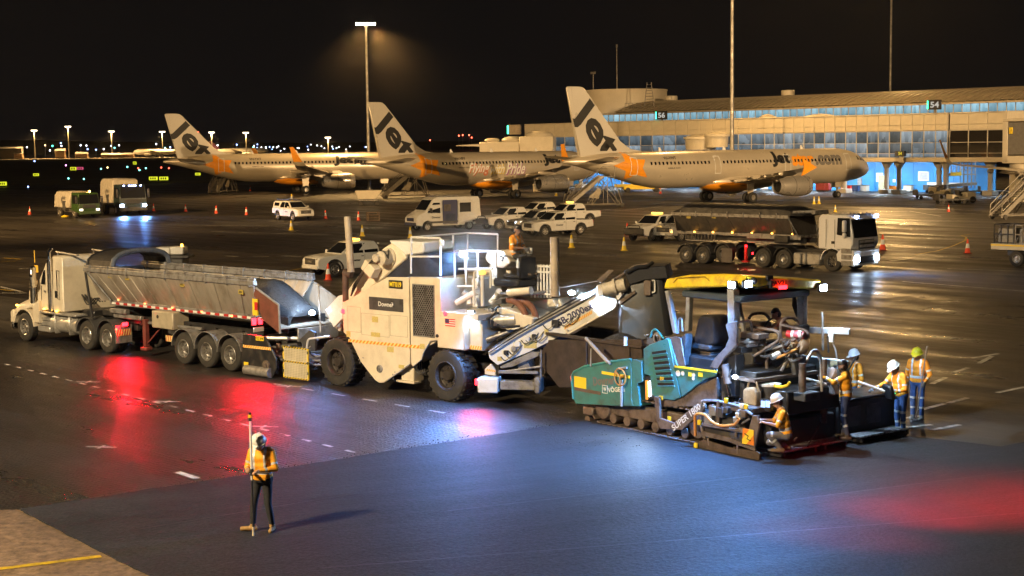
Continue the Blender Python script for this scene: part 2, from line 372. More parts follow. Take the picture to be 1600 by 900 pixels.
# painted markings
def stripe(mb, a, b, wd, z, dx=0):
    A, B = Vector((a[0], a[1], 0)), Vector((b[0], b[1], 0)); d = (B - A).normalized(); n = Vector((-d.y, d.x, 0)) * wd / 2
    mb.quad((*(A - n).xy, z), (*(B - n).xy, z), (*(B + n).xy, z), (*(A + n).xy, z))
mk = MB(); R_ = random.Random(3)
def dashline(p0, p1, step, ln, wd=.10, z=.009, jit=.12):
    A, B = G(*p0), G(*p1); L = (B - A).length; d = (B - A) / L; t = 0
    while t < L - ln:
        stripe(mk, A + d * t, A + d * (t + ln * R_.uniform(1 - jit, 1)), wd, z); t += step
dashline((-60, 552), (568, 711), .92, .42); dashline((428, 600), (720, 650), 1.35, .6, .09)
for u, v in ((138, 597), (262, 628), (412, 667), (158, 699), (452, 604)):
    c = G(u, v); d = Vector((math.cos(-.2), math.sin(-.2), 0)) * .38; e = Vector((d.y, -d.x, 0)) * .9
    stripe(mk, c - d, c + d, .09, .011); stripe(mk, c - e * .5, c + e * .5, .08, .0112)
for a, b in (((277, 738), (308, 748)), ((1438, 641), (1476, 631)), ((1482, 630), (1512, 622)), ((1558, 614), (1602, 605)), ((1456, 600), (1478, 590)), ((1488, 583), (1513, 575)),
             ((1530, 568), (1550, 557)), ((1518, 560), (1560, 553)), ((1405, 655), (1440, 650)), ((1420, 668), (1456, 664)), ((1456, 672), (1500, 664)), ((0, 448), (34, 456)), ((0, 458), (42, 458)), ((30, 420), (52, 419)), ((352, 400), (372, 401)), ((396, 401), (420, 401)), ((440, 400), (470, 401)), ((520, 376), (566, 379)), ((1390, 408), (1422, 404)),
             ((1410, 440), (1600, 455)), ((1300, 345), (1420, 352)), ((1422, 330), (1470, 338)), ((1440, 318), (1476, 321)), ((960, 330), (1040, 322)), ((1480, 420), (1600, 424)), ((400, 331), (480, 331)), ((200, 351), (420, 353)), ((330, 362), (520, 367)), ((930, 372), (1040, 372)), ((860, 318), (960, 306)), ((1050, 322), (1200, 324)), ((1330, 320), (1440, 318))):
    stripe(mk, G(*a), G(*b), .16 if a[1] > 480 else .2, .0095 if a[1] > 480 else .006)
build('white_road_marking', mk, LINEW, kind='structure')
mk2 = MB()
for l, wd in ((((1430, 398), (1465, 392), (1490, 384), (1508, 376), (1510, 371), (1502, 368), (1515, 366), (1530, 366)), .14), (((437, 425), (470, 420), (517, 414)), .14), (((4, 403), (34, 405)), .3), (((0, 409), (26, 408)), .2), (((1370, 323), (1386, 323)), .3), (((1460, 323), (1490, 326)), .2),
                (((930, 557), (968, 549)), .16), (((926, 562), (985, 552)), .14), (((950, 566), (1000, 560)), .14), (((940, 312), (956, 311)), .3), (((0, 452), (20, 455)), .15)):
    P = [G(*q) for q in l]
    for i, (a, b) in enumerate(zip(P, P[1:])): stripe(mk2, a, b, wd, .0072 + .0003 * i)
build('yellow_road_marking', mk2, LINEY, kind='structure')
mk3 = MB(); stripe(mk3, G(-20, 892), G(158, 870), .16, .0125); build('yellow_kerb_line', mk3, LINEY, kind='structure')

# patches, tyre marks and loose crumbs
PATCH = ground_mat('patched_asphalt', (.030, .029, .028), (.085, .080, .074), .38, .66, bump=.7)
for k, l in enumerate((((1440, 664), (1520, 655), (1602, 668), (1562, 694), (1480, 687)), ((1340, 470), (1420, 462), (1480, 478), (1385, 492)), ((640, 372), (760, 366), (800, 384), (660, 392)), ((60, 470), (10, 500), (-60, 486), (0, 462)), ((1150, 352), (1330, 348), (1360, 366), (1190, 372)), ((330, 345), (420, 342), (450, 352), (350, 357)))): sheet('asphalt_patch', gp(*l), .0035 + .0002 * k, PATCH)
tm = MB()
for (u0, v0), (u1, v1), bow in (((900, 470), (1330, 446), 3), ((905, 480), (1340, 455), 3), ((40, 380), (520, 372), -6), ((30, 388), (520, 379), -6), ((860, 400), (1050, 430), 4), ((1380, 470), (1600, 500), 5), ((1390, 478), (1600, 510), 5), ((660, 345), (420, 312), 4)):
    A, B = G(u0, v0), G(u1, v1); n_ = Vector((-(B - A).y, (B - A).x, 0)).normalized(); Q = [A + (B - A) * t / 14 + n_ * bow * math.sin(PI * t / 14) for t in range(15)]
    for a, b in zip(Q, Q[1:]): stripe(tm, a, b, .32, .0048)
build('tyre_mark', tm, mat('tyre_mark_rubber', (.012, .012, .012), .45, var=.6, scale=1.2, dirt=(.04, .037, .033)), kind='structure')
cr = MB(); edge = [G(*q) for q in ((30, 797), (300, 756), (570, 712), (905, 660))]
for k in range(420):
    i = R_.choice((0, 1, 1, 2, 2)); a, b = edge[i], edge[i + 1]; p = a + (b - a) * R_.random() + Vector((R_.gauss(0, .05), abs(R_.gauss(0, .22)) - .05, 0)); s_ = R_.uniform(.005, .018)
    cr.add([(p.x - s_, p.y, .004), (p.x + s_, p.y - s_ * .6, .004), (p.x + s_ * .4, p.y + s_, .004), (p.x, p.y, .004 + s_ * 1.3)], [(0, 1, 3), (1, 2, 3), (2, 0, 3)])
for k in range(260):
    p = G(R_.uniform(880, 1420), R_.uniform(655, 700)); s_ = R_.uniform(.006, .02); z_ = .022
    cr.add([(p.x - s_, p.y, z_), (p.x + s_, p.y - s_ * .6, z_), (p.x + s_ * .4, p.y + s_, z_), (p.x, p.y, z_ + s_)], [(0, 1, 3), (1, 2, 3), (2, 0, 3)])
build('asphalt_crumbs', cr, mat('crumb', (.03, .03, .032), .6, var=.3), kind='stuff', label='loose asphalt crumbs scattered along the edge of the new mat')
pj = MB()
for a, b in (((1180, 790), (1620, 734)), ((700, 800), (1180, 745)), ((500, 890), (1640, 800)), ((210, 830), (560, 772))): stripe(pj, G(*a), G(*b), .035, .0245)
build('paving_joint', pj, mat('joint_dark', (.018, .018, .02), .6, var=.5, scale=2, dirt=(.036, .036, .04)), kind='structure')
# ---------------------------------------------------------------- floodlight masts (apron)
POLE = mat('galvanised_pole', (.42, .40, .37), .45, .5, var=.25, scale=1.5)
def mast(label, base, h, heads, aims, power, col=SODIUM, group='floodlight masts', rw=2.6, ang=110, es=True, size=.8):
    t = thing('floodlight_mast', label, 'light mast', base, 0, group)
    m = MB(); m.cyl((0, 0, 0), (0, 0, .25), .55, n=14); m.cyl((0, 0, .25), (0, 0, h), .30, .17, n=14); build('pole', m, POLE, t)
    m = MB(); m.bx(-rw / 2, rw / 2, -.12, .12, h - .05, h + .1); m.bx(-.25, .25, -.25, .25, h - .5, h - .06); build('head_frame', m, STEEL, t)
    for i in range(heads):
        x = -rw / 2 + rw * (i + .5) / heads; f = MB(); f.bx(x - .17, x + .17, -.42, -.14, h - .18, h + .12, .03); fo = build('floodlight', f, STEEL, t)
        l = MB(); l.bx(x - .15, x + .15, -.45, -.423, h - .18, h + .08); l.bx(x - .15, x + .15, -.40, -.16, h - .22, h - .185); build('lens', l, SODL, fo)
    for a in aims:
        d = (Vector(a[:3]) - Vector(base)); d.z = 0; d.normalize(); lamp('SPOT', (base[0] + d.x * 1.3, base[1] + d.y * 1.3, base[2] + h - .6), power * (a[3] if len(a) > 3 else 1), col, a[:3], size, ang, .9)
    return t
B1 = at(577, 296, 236); B1.z = 0
mast('tall lit floodlight mast behind the first airliner tails, its glowing head in frame', B1, 6.85 + (295 - 40) * 236 / 2400 - 6.6, 6, [(-30, 222, 3), (-6, 220, 3, 1.5)], 60000, ang=74, rw=3.1)
B2 = at(1143.5, 300, 197); B2.z = 0
mast('dark tall light pole rising in front of the terminal beside the nearest airliner', B2, 32, 6, [(30, 90, 0), (44, 200, 6, 3)], 17000, ang=120)
B3 = at(1390, 250, 300); B3.z = 0
mast('pale light pole rising behind the terminal roof', B3, 40, 6, [(60, 140, 0), (30, 110, 0)], 24000)
# more masts of the same kind stand out of frame on this side and light the works, the parked vehicles and the airliners
mast('floodlight mast beyond the left edge', (-29, 5, 0), 26, 4, [(-3, 38, 0), (-22, 58, 1, .45)], 110000, WARM, ang=95, size=.5)
mast('floodlight mast beyond the right edge', (78, 66, 0), 28, 4, [(6, 190, 3), (-22, 190, 4), (46, 188, 8, 1.2), (48, 205, 14, .7)], 165000, (1, .65, .31), ang=70)
mast('floodlight mast beyond the left edge near the airfield', (-78, 92, 0), 28, 4, [(-22, 190, 4), (-38, 140, 1, .3), (0, 185, 4), (14, 76, 2, .9)], 230000, (1, .60, .23), ang=70)
# ---------------------------------------------------------------- terminal building
T = Fr((4, 243, 0), (62, 175, 0), world=True)
PANEL = mat('cream_cladding', (.60, .54, .43), .42, var=.12, scale=.6)
ROOFM = mat('ribbed_metal_roof', (.42, .36, .27), .45, .35, var=.25, scale=.5)
DRUMM = mat('drum_render', (.62, .55, .43), .6, var=.1, scale=.25, bump=.2, bscale=3)
CONCB = mat('pale_concrete', (.5, .47, .42), .6, var=.15, scale=.5)
BLUEW = mat('blue_cladding', (.045, .26, .60), .5, var=.15, scale=.6)
def lit_glass(name, c0, c1, base, lo, hi, sx_=.55, sz_=.5):
    m = bpy.data.materials.new(name); m.use_nodes = True; t = m.node_tree; b = t.nodes['Principled BSDF']; L = t.links; N = t.nodes.new
    b.inputs['Base Color'].default_value = (*base, 1); b.inputs['Roughness'].default_value = .08
    oi = N('ShaderNodeObjectInfo'); tc = N('ShaderNodeTexCoord'); ad = N('ShaderNodeVectorMath'); ad.operation = 'ADD'
    cx = N('ShaderNodeCombineXYZ'); ml = N('ShaderNodeMath'); ml.operation = 'MULTIPLY'; ml.inputs[1].default_value = 57; L.new(oi.outputs['Random'], ml.inputs[0])
    for i in range(3): L.new(ml.outputs[0], cx.inputs[i])
    L.new(tc.outputs['Object'], ad.inputs[0]); L.new(cx.outputs[0], ad.inputs[1])
    mp = N('ShaderNodeMapping'); mp.inputs['Scale'].default_value = (sx_, .1, sz_); L.new(ad.outputs[0], mp.inputs[0])
    v = N('ShaderNodeTexVoronoi'); v.inputs['Scale'].default_value = 1.6; v.distance = 'CHEBYCHEV'; v.inputs['Randomness'].default_value = .8; L.new(mp.outputs[0], v.inputs['Vector'])
    sp = N('ShaderNodeSeparateColor'); L.new(v.outputs['Color'], sp.inputs[0])
    r = N('ShaderNodeValToRGB'); r.color_ramp.interpolation = 'B_SPLINE'; e = r.color_ramp.elements; e[0].position = .15; e[0].color = (*c0, 1); e[1].position = .9; e[1].color = (*c1, 1); gz = N('ShaderNodeSeparateXYZ'); L.new(tc.outputs['Generated'], gz.inputs[0]); mxx = N('ShaderNodeMath'); mxx.operation = 'MULTIPLY_ADD'; mxx.inputs[1].default_value = .45; m3 = N('ShaderNodeMath'); m3.operation = 'MULTIPLY'; m3.inputs[1].default_value = .55; L.new(gz.outputs['Z'], m3.inputs[0]); L.new(sp.outputs[0], mxx.inputs[0]); L.new(m3.outputs[0], mxx.inputs[2]); L.new(mxx.outputs[0], r.inputs[0])
    mr = N('ShaderNodeMapRange'); mr.inputs['To Min'].default_value = lo; mr.inputs['To Max'].default_value = hi; L.new(oi.outputs['Random'], mr.inputs[0])
    L.new(r.outputs[0], b.inputs['Emission Color']); L.new(mr.outputs[0], b.inputs['Emission Strength']); return m
LIT_U = lit_glass('lit_clerestory_glass', (.12, .30, .40), (.50, .80, .95), (.02, .03, .04), .6, 1.0, 1.6, .3)
LIT_R = lit_glass('lit_concourse_glass', (.05, .065, .08), (.42, .49, .54), (.02, .03, .04), .22, 1.2, 1.2, .4)
LIT_L = lit_glass('dim_concourse_glass', (.015, .03, .05), (.32, .42, .5), (.02, .03, .04), .12, 1.1, 1.1, .7)
DARKW = mat('dark_reflective_glass', (.02, .018, .016), .05, var=0, coat=.5)
term = thing('terminal_building', 'long cream terminal with ribbed roof and two rows of lit windows behind the airliners', 'terminal', T.o, T.ang)
secs = ((-3.0, 46.3, 2.4, .3, LIT_L), (46.5, 75.0, 1.63, 0, LIT_R), (75.2, 101, 2.6, .15, DARKW))
frame = MB(); fr2 = MB()
for x0, x1, md, yo, gm in secs:
    n = round((x1 - x0) / md); md = (x1 - x0) / n
    pm = None; gmesh = {}
    for i in range(n):
        xa = x0 + i * md
        for z0, z1 in ((7.9, 8.53), (8.57, 9.85)):
            key = ('p', z0)
            if key not in gmesh:
                b = MB(); b.bx(.025, md - .025, 0, .12, 0, z1 - z0 - .01, .015); o = build('cladding_panel', b, PANEL, term, (xa, yo, z0)); gmesh[key] = o.data
            else: share('cladding_panel', gmesh[key], term, Matrix.Translation((xa, yo + (.008 if (i * 7) % 5 == 0 else 0), z0)))
        for z0, z1 in ((4.62, 5.08), (5.14, 6.38), (6.44, 7.8)):
            key = ('g', z0)
            if key not in gmesh:
                b = MB(); b.bx(.05, md - .05, .1, .13, 0, z1 - z0); o = build('window_pane', b, gm, term, (xa, yo, z0)); gmesh[key] = o.data
            else: share('window_pane', gmesh[key], term, Matrix.Translation((xa, yo, z0)))
        frame.bx(xa - .045, xa + .045, yo + .02, yo + .2, 4.6, 7.86)
    frame.bx(x1 - .045, x1 + .045, yo + .02, yo + .2, 4.6, 7.86)
    for z in (4.59, 5.11, 6.41, 7.83): frame.bx(x0, x1, yo + .04, yo + .18, z - .03, z + .03)
    fr2.bx(x0 + .01, x1 - .01, yo + .121, yo + .5, 7.86, 9.84)                  # backing behind the panels
    fr2.bx(x0, x1, yo - .06, yo + .6, 9.86, 9.98, .02); fr2.bx(x0, x1, yo - .05, yo + 1.2, 4.05, 4.55, .03)
build('window_mullions', frame, CONCB, term); build('parapet', fr2, PANEL, term)
d = MB(); d.bx(-3, 101, 1.2, 30, 4.2, 4.5); d.bx(-3, 101, .7, 13, 9.5, 9.78); build('floor_slab', d, CONCB, term)
d = MB(); d.bx(-3, 101, 29.5, 30, 4.5, 12); build('rear_wall', d, CONCB, term)
# clerestory
cl = MB(); n = 78; x0, x1 = 1.5, 101; md = (x1 - x0) / n; pmesh = None
for i in range(n):
    xa = x0 + i * md
    if pmesh is None:
        b = MB(); b.bx(.05, md - .05, 12.06, 12.09, 10.24, 11.28); pmesh = build('clerestory_pane', b, LIT_U, term, (xa, 0, 0)).data
    else: share('clerestory_pane', pmesh, term, Matrix.Translation((xa, 0, 0)))
    cl.bx(xa - .05, xa + .05, 11.98, 12.2, 10.2, 11.34)
cl.bx(x0, x1, 11.95, 12.2, 9.8, 10.24); cl.bx(x0, x1, 11.95, 12.2, 11.28, 11.62)
build('clerestory_frame', cl, CONCB, term)
# vaulted roof with ribs
rf = MB(); prof = []
for k in range(15):
    a = k / 14; y = 10.9 + 18 * a; z = 11.45 + 2.0 * math.sin(PI * (a * .93 + .03)); prof.append((y, z))
xs = 6.5
for k in range(14):
    (ya, za), (yb, zb) = prof[k], prof[k + 1]; rf.quad((xs, ya, za), (101, ya, za), (101, yb, zb), (xs, yb, zb)); rf.quad((xs, ya, za - .14), (xs, yb, zb - .14), (101, yb, zb - .14), (101, ya, za - .14))
rf.bx(xs, 101, 10.78, 10.92, 11.26, 11.5)
build('roof', rf, ROOFM, term)
rb = None
for i in range(80):
    x = xs + .2 + i * 1.18
    if rb is None:
        b = MB(); pts = [(y, z + .1) for y, z in prof] + [(y, z - .02) for y, z in prof[::-1]]; b.prism(pts, 'x', -.05, .05); rb = build('roof_rib', b, ROOFM, term, (x, 0, 0)).data
    else: share('roof_rib', rb, term, Matrix.Translation((x, 0, 0)))
# drum, roof plant
dr = MB(); dr.lathe([(7.1, 9.8), (7.1, 15.3), (7.2, 15.3), (7.2, 15.55), (6.9, 15.55), (6.9, 15.3), (0, 15.3)], (-1.4, 21, 0), (0, 0, 1), 56); drum = build('roof_drum', dr, DRUMM, term)
for (u, v0, wdt, yy) in ((1049, 160, 1.5, 20), (1231, 152, 1.7, 20)):
    x, z = T.s(u, v0, yy); b = MB(); b.lathe([(1.5, z - 1.2), (1.4, z - .6), (.75, z - .2), (.75, z + .25), (1.0, z + .3), (1.0, z + .95), (.9, z + 1.05), (0, z + 1.1)], (x, yy, 0), (0, 0, 1), 16); build('roof_ventilator', b, PANEL, term)
for u, v0, s_ in ((1282, 187, 2.4), (1199, 187, 1.1), (1095, 218, 2.2), (1120, 214, 1.6)):
    x, z = T.s(u, v0, 5 if v0 < 200 else -2); yy = 5 if v0 < 200 else -2
    b = MB(); b.lathe([(s_ * .95, z - 1.4), (s_, z), (s_ * 1.1, z + .05), (s_ * 1.1, z + .35), (s_ * .5, z + .7), (0, z + .8)], (x, yy, 0), (0, 0, 1), 20); build('plant_cowl', b, PANEL, term)
x, z = T.s(1013, 158, 13); b = MB()
for s_ in (-1, 1):
    b.cyl((x + s_ * 1.1, 13.2, z - 1), (x + s_ * .45, 13.2, z + 2.9), .06, n=5)
for k in range(8): b.cyl((x - 1.05 + k * .08, 13.2, z - .6 + k * .45), (x + 1.05 - k * .08, 13.2, z - .6 + k * .45), .04, n=5)
x2, z2 = T.s(990, 172, 12)
for k in range(6): b.cyl((x2 - 2.2 + k * .85, 12.3, z2 - .5), (x2 - 2.2 + k * .85, 12.3, z2 + 1.1), .035, n=5)
for h in (.5, 1.1): b.cyl((x2 - 2.2, 12.3, z2 + h), (x2 + 2.1, 12.3, z2 + h), .035, n=5)
build('roof_ladder', b, STEEL, term)
for u, v0, v1 in ((964, 138, 74), (927, 138, 113)):
    x, z = T.s(u, v0, 21); _, z1 = T.s(u, v1, 21); b = MB(); b.cyl((x, 21, z - .4), (x, 21, z1), .11, .06, n=8)
    if u == 964: b.bx(x - .12, x + .12, 20.9, 21.1, z1, z1 + .5)
    else: b.bx(x - .6, x + .6, 20.95, 21.05, z1 - .3, z1 + .1)
    build('roof_mast', b, STEEL, term)
# undercroft: columns, blue wall, doors, ceiling lights
col = None
for k, x in enumerate((8, 16.5, 25, 33.5, 42, 50.2, 58.2, 64.3, 66.6, 72.0, 73.4, 79.2, 83.4, 91)):
    if col is None:
        b = MB(); b.cyl((0, 0, .5), (0, 0, 4.1), .3, n=14); b.lathe([(.3, 3.2), (.8, 4.05), (.8, 4.1)], (0, 0, 0), (0, 0, 1), 14); b.bx(-.7, .7, -.7, .7, 0, .55, .05); col = build('column', b, CONCB, term, (x, 2.2, 0)).data
    else: share('column', col, term, Matrix.Translation((x, 2.2 + (k % 2) * .6, 0)))
bw = None; k = 0; x = -2.0
while x < 73.5:
    if bw is None:
        b = MB(); b.bx(.012, 2.988, 0, .15, 0, 4.18, .01); bw = build('blue_wall_panel', b, BLUEW, term, (x, 9.0, 0)).data
    else: share('blue_wall_panel', bw, term, Matrix.Translation((x, 9.0, 0)))
    x += 3.0
def wallbox(name, u0, u1, v0, v1, y, th, m, ch=.02):
    (xa, za), (xb, zb) = T.s(u0, v1, y), T.s(u1, v0, y); b = MB(); b.bx(xa, xb, y - th, y, max(za, 0), zb, ch); return build(name, b, m, term)
fo = wallbox('service_window', 1435, 1452, 268, 282.5, 8.99, .1, WHITE); (xa, za), (xb, zb) = T.s(1437.5, 281, 8.9), T.s(1449.5, 270, 8.9)
b = MB(); b.bx(xa, xb, 8.86, 8.88, za, zb); build('pane', b, mat('grey_blind', (.4, .42, .45), .5, var=.2), fo)
wallbox('notice_board', 1369, 1380, 270, 284, 8.99, .06, WHITE); wallbox('notice_board', 1395, 1400, 280, 285, 8.99, .05, WHITE)
wallbox('switch_cabinet', 1376, 1385, 274, 300, 8.98, .5, mat('cabinet_yellowish', (.5, .5, .3), .5)); wallbox('service_door', 1340, 1347, 278, 300, 8.99, .08, GREYP)
wallbox('orange_post', 1315, 1319, 280, 301, 8.7, .25, ORANGE); wallbox('service_door', 1188, 1200, 278, 300, 8.99, .08, WHITE); wallbox('service_door', 1165, 1180, 276, 300, 8.99, .08, WHITE)
UL = glow('undercroft_tube_light', (.70, .86, 1.0), 16)
for x in (6, 13, 20, 28, 36, 44, 50, 56, 62, 68, 78, 86):
    b = MB(); b.bx(x - 1.0, x + 1.0, 4.6, 4.75, 4.1, 4.16, .01); build('ceiling_light', b, UL, term)
    l = lamp('AREA', T.w((x, 4.67, 4.06)), 760 if x < 75 else 420, (.74, .87, 1.0), T.w((x, 5.6, 0)), 1.2, name='undercroft_light')
# gate signs on the parapet edge
SIGNG = glow('green_sign_glow', (.05, 1, .45), 5)
for num, u0, u1, v0, v1, yy in (('54', 1450, 1469, 155.5, 171.5, -.3), ('56', 1025.5, 1040.5, 173, 187, -.2)):
    (xa, za), (xb, zb) = T.s(u0, v1, yy), T.s(u1, v0, yy)
    g = thing('gate_sign', 'square black gate sign reading %s %s' % (num, 'above the concourse right of the nearest airliner' if num == '54' else 'in front of the drum and ribbed roof'), 'sign', T.w(((xa + xb) / 2, yy, 0)), T.ang, 'gate number signs')
    hw = (xb - xa) / 2
    b = MB(); b.bx(-hw, hw, 0, .35, za, zb, .03); build('sign_box', b, BLACK, g)
    b = MB(); b.bx(-hw - .12, -hw - .012, -.03, .36, za + .1, zb - .1); build('green_light', b, SIGNG, g)
    b = MB(); b.bx(-.12, .12, .1, .3, 9.98, za); build('post', b, STEEL, g)
    panel_text('gate_number', num, hw * 1.45, (zb - za) * .62, glow('lit_white_digits', (.9, .88, .8), .55), g, (.08, 0, (za + zb) / 2), (1, 0, 0), (0, 0, 1), .03)
# stand number box hanging on the facade
(xa, za), (xb, zb) = T.s(1397, 254.5, -.6), T.s(1412, 236, -.6)
g = thing('docking_guidance_unit', 'dark docking guidance box with small yellow number on the concourse', 'guidance unit', T.w(((xa + xb) / 2, -.5, 0)), T.ang)
b = MB(); b.bx(-(xb - xa) / 2, (xb - xa) / 2, 0, .45, za + .8, zb, .04); build('housing', b, DARKG, g); b = MB(); b.bx(.0, (xb - xa) / 2 - .05, -.012, .01, za, za + .75); b.bx(-.1, .3, .1, .4, za, za + .9); build('bracket', b, CONCB, g)
panel_text('stand_number', '54', .5, .4, glow('yellow_digits', (1, .8, .05), .8), g, (.1, 0, zb - .3), (1, 0, 0), (0, 0, 1), .03)
# boarding bridge at the right edge
J = at(1592, 312, 168); J.z = 0
jb = thing('boarding_bridge', 'boarding bridge with pale round pier at the right edge of the stand', 'boarding bridge', J, T.ang)
b = MB(); b.lathe([(1.9, 0), (1.9, 4.0), (1.6, 4.1)], (1.0, 0, 0), (0, 0, 1), 28); build('round_pier', b, PANEL, jb)
b = MB(); b.bx(-.9, 9, -1.6, 1.6, 5.0, 8.6, .08); build('cabin', b, mat('bridge_grey', (.16, .15, .14), .5, var=.2), jb)
b = MB(); b.bx(-1.1, -.5, -1.7, 1.7, 4.15, 9.8, .04); b.bx(-1.1, 9, -1.7, 1.7, 4.1, 4.95, .05); b.bx(-1, 9, -1.75, 1.75, 8.62, 8.9, .04); build('bridge_frame', b, PANEL, jb)
b = MB(); b.bx(-.3, .1, -1.75, -1.61, 7.3, 8.0, .02); build('lamp_box', b, YELLOWP, jb)
# ---------------------------------------------------------------- airliners
HULL = mat('silver_fuselage_paint', (.60, .53, .42), .32, .35, var=.1, scale=.35, coat=.3, rv=.06)
HULLD = mat('metal_nacelle', (.50, .47, .43), .3, .55, var=.15, scale=.7)
FINM = mat('fin_silver_paint', (.60, .57, .52), .38, .2, var=.06, scale=.4)
TYRE = mat('aircraft_tyre', (.016, .016, .016), .7, var=.2)
def sections(st):                       # st = fuselage plug length (0 for the short type)
    a = [(0, 3.36, .02, .02), (.25, 3.38, .5, .5), (.7, 3.44, .86, .88), (1.4, 3.53, 1.22, 1.25), (2.3, 3.66, 1.58, 1.58), (3.4, 3.77, 1.85, 1.8), (4.8, 3.83, 2.02, 1.94), (6.2, 3.83, 2.07, 1.975), (15, 3.83, 2.07, 1.975), (24.0 + st, 3.83, 2.07, 1.975)]
    for s, zt, zb, ry in ((26, 5.9, 1.86, 1.95), (28, 5.9, 2.2, 1.86), (30, 5.88, 2.72, 1.68), (32, 5.8, 3.3, 1.42), (34, 5.62, 3.88, 1.08), (35.8, 5.4, 4.36, .68), (37.0, 5.16, 4.62, .36), (37.57, 5.02, 4.74, .14)):
        a.append((s + st, (zt + zb) / 2, (zt - zb) / 2, ry))
    return a
def sec_at(S, s):
    for p, q in zip(S, S[1:]):
        if s <= q[0]:
            t = (s - p[0]) / (q[0] - p[0]); return [p[i] + (q[i] - p[i]) * t for i in (1, 2, 3)]
    return S[-1][1:]
def conform(mb, S, xcuts=.7, zcuts=.14, side=-1, off=.012, clip=None, flat=None):
    """lay a flat (x, z) drawing onto the fuselage flank"""
    bm = bmesh.new(); vs = [bm.verts.new((v[0], v[1], 0)) for v in mb.v]
    for f in mb.f:
        try: bm.faces.new([vs[i] for i in f])
        except ValueError: pass
    def cut(co, no, clear=False):
        bmesh.ops.bisect_plane(bm, geom=bm.verts[:] + bm.edges[:] + bm.faces[:], plane_co=co, plane_no=no, clear_outer=clear)
    for co, no in clip or (): cut(co, no, True)
    if flat is None:
        xs = [v.co.x for v in bm.verts]; zs = [v.co.y for v in bm.verts]
        if not xs: bm.free(); return MB()
        z = math.ceil(min(zs) / zcuts) * zcuts
        while z < max(zs): cut((0, z, 0), (0, 1, 0)); z += zcuts
        x = math.ceil(min(xs) / xcuts) * xcuts
        while x < max(xs): cut((x, 0, 0), (1, 0, 0)); x += xcuts
    out = MB(); bm.verts.index_update(); V = []
    for v in bm.verts:
        X, Z = v.co.x, v.co.y
        if flat: y = flat(X, Z)
        else:
            zc, rz, ry = sec_at(S, -X); q = max(-.995, min(.995, (Z - zc) / rz)); y = ry * math.sqrt(1 - q * q)
        V.append((X, side * (y + off), Z))
    out.add(V, [[v.index for v in f.verts] for f in bm.faces]); bm.free(); return out
def star_mb(cx, cz, pts, inner=.5):
    m = MB(); P = []; n = len(pts)
    for i in range(n):
        p, q = pts[i], pts[(i + 1) % n]; P.append((cx + p[0], cz + p[1])); P.append((cx + (p[0] + q[0]) * .5 * inner, cz + (p[1] + q[1]) * .5 * inner))
    c = (cx, cz, 0); m.add([c] + [(x, z, 0) for x, z in P], [(0, i + 1, (i + 1) % (2 * n) + 1) for i in range(2 * n)]); return m
def loft(mb, secs):
    """airfoil loft; secs = (y, x of leading edge, x of trailing edge, z, thickness)"""
    prof = ((0, 0), (.06, .55), (.25, 1), (.6, .62), (1, .06), (1, -.06), (.6, -.35), (.25, -.62), (.06, -.4)); n = len(prof); vs = []; fs = []
    for y, xl, xt, z, th in secs: vs += [(xl + (xt - xl) * c, y, z + th * .5 * h) for c, h in prof]
    for k in range(len(secs) - 1):
        for i in range(n): fs.append((k * n + i, k * n + (i + 1) % n, (k + 1) * n + (i + 1) % n, (k + 1) * n + i))
    fs += [tuple(range(n)), tuple(range((len(secs) - 1) * n, len(secs) * n))[::-1]]; return mb.add(vs, fs)
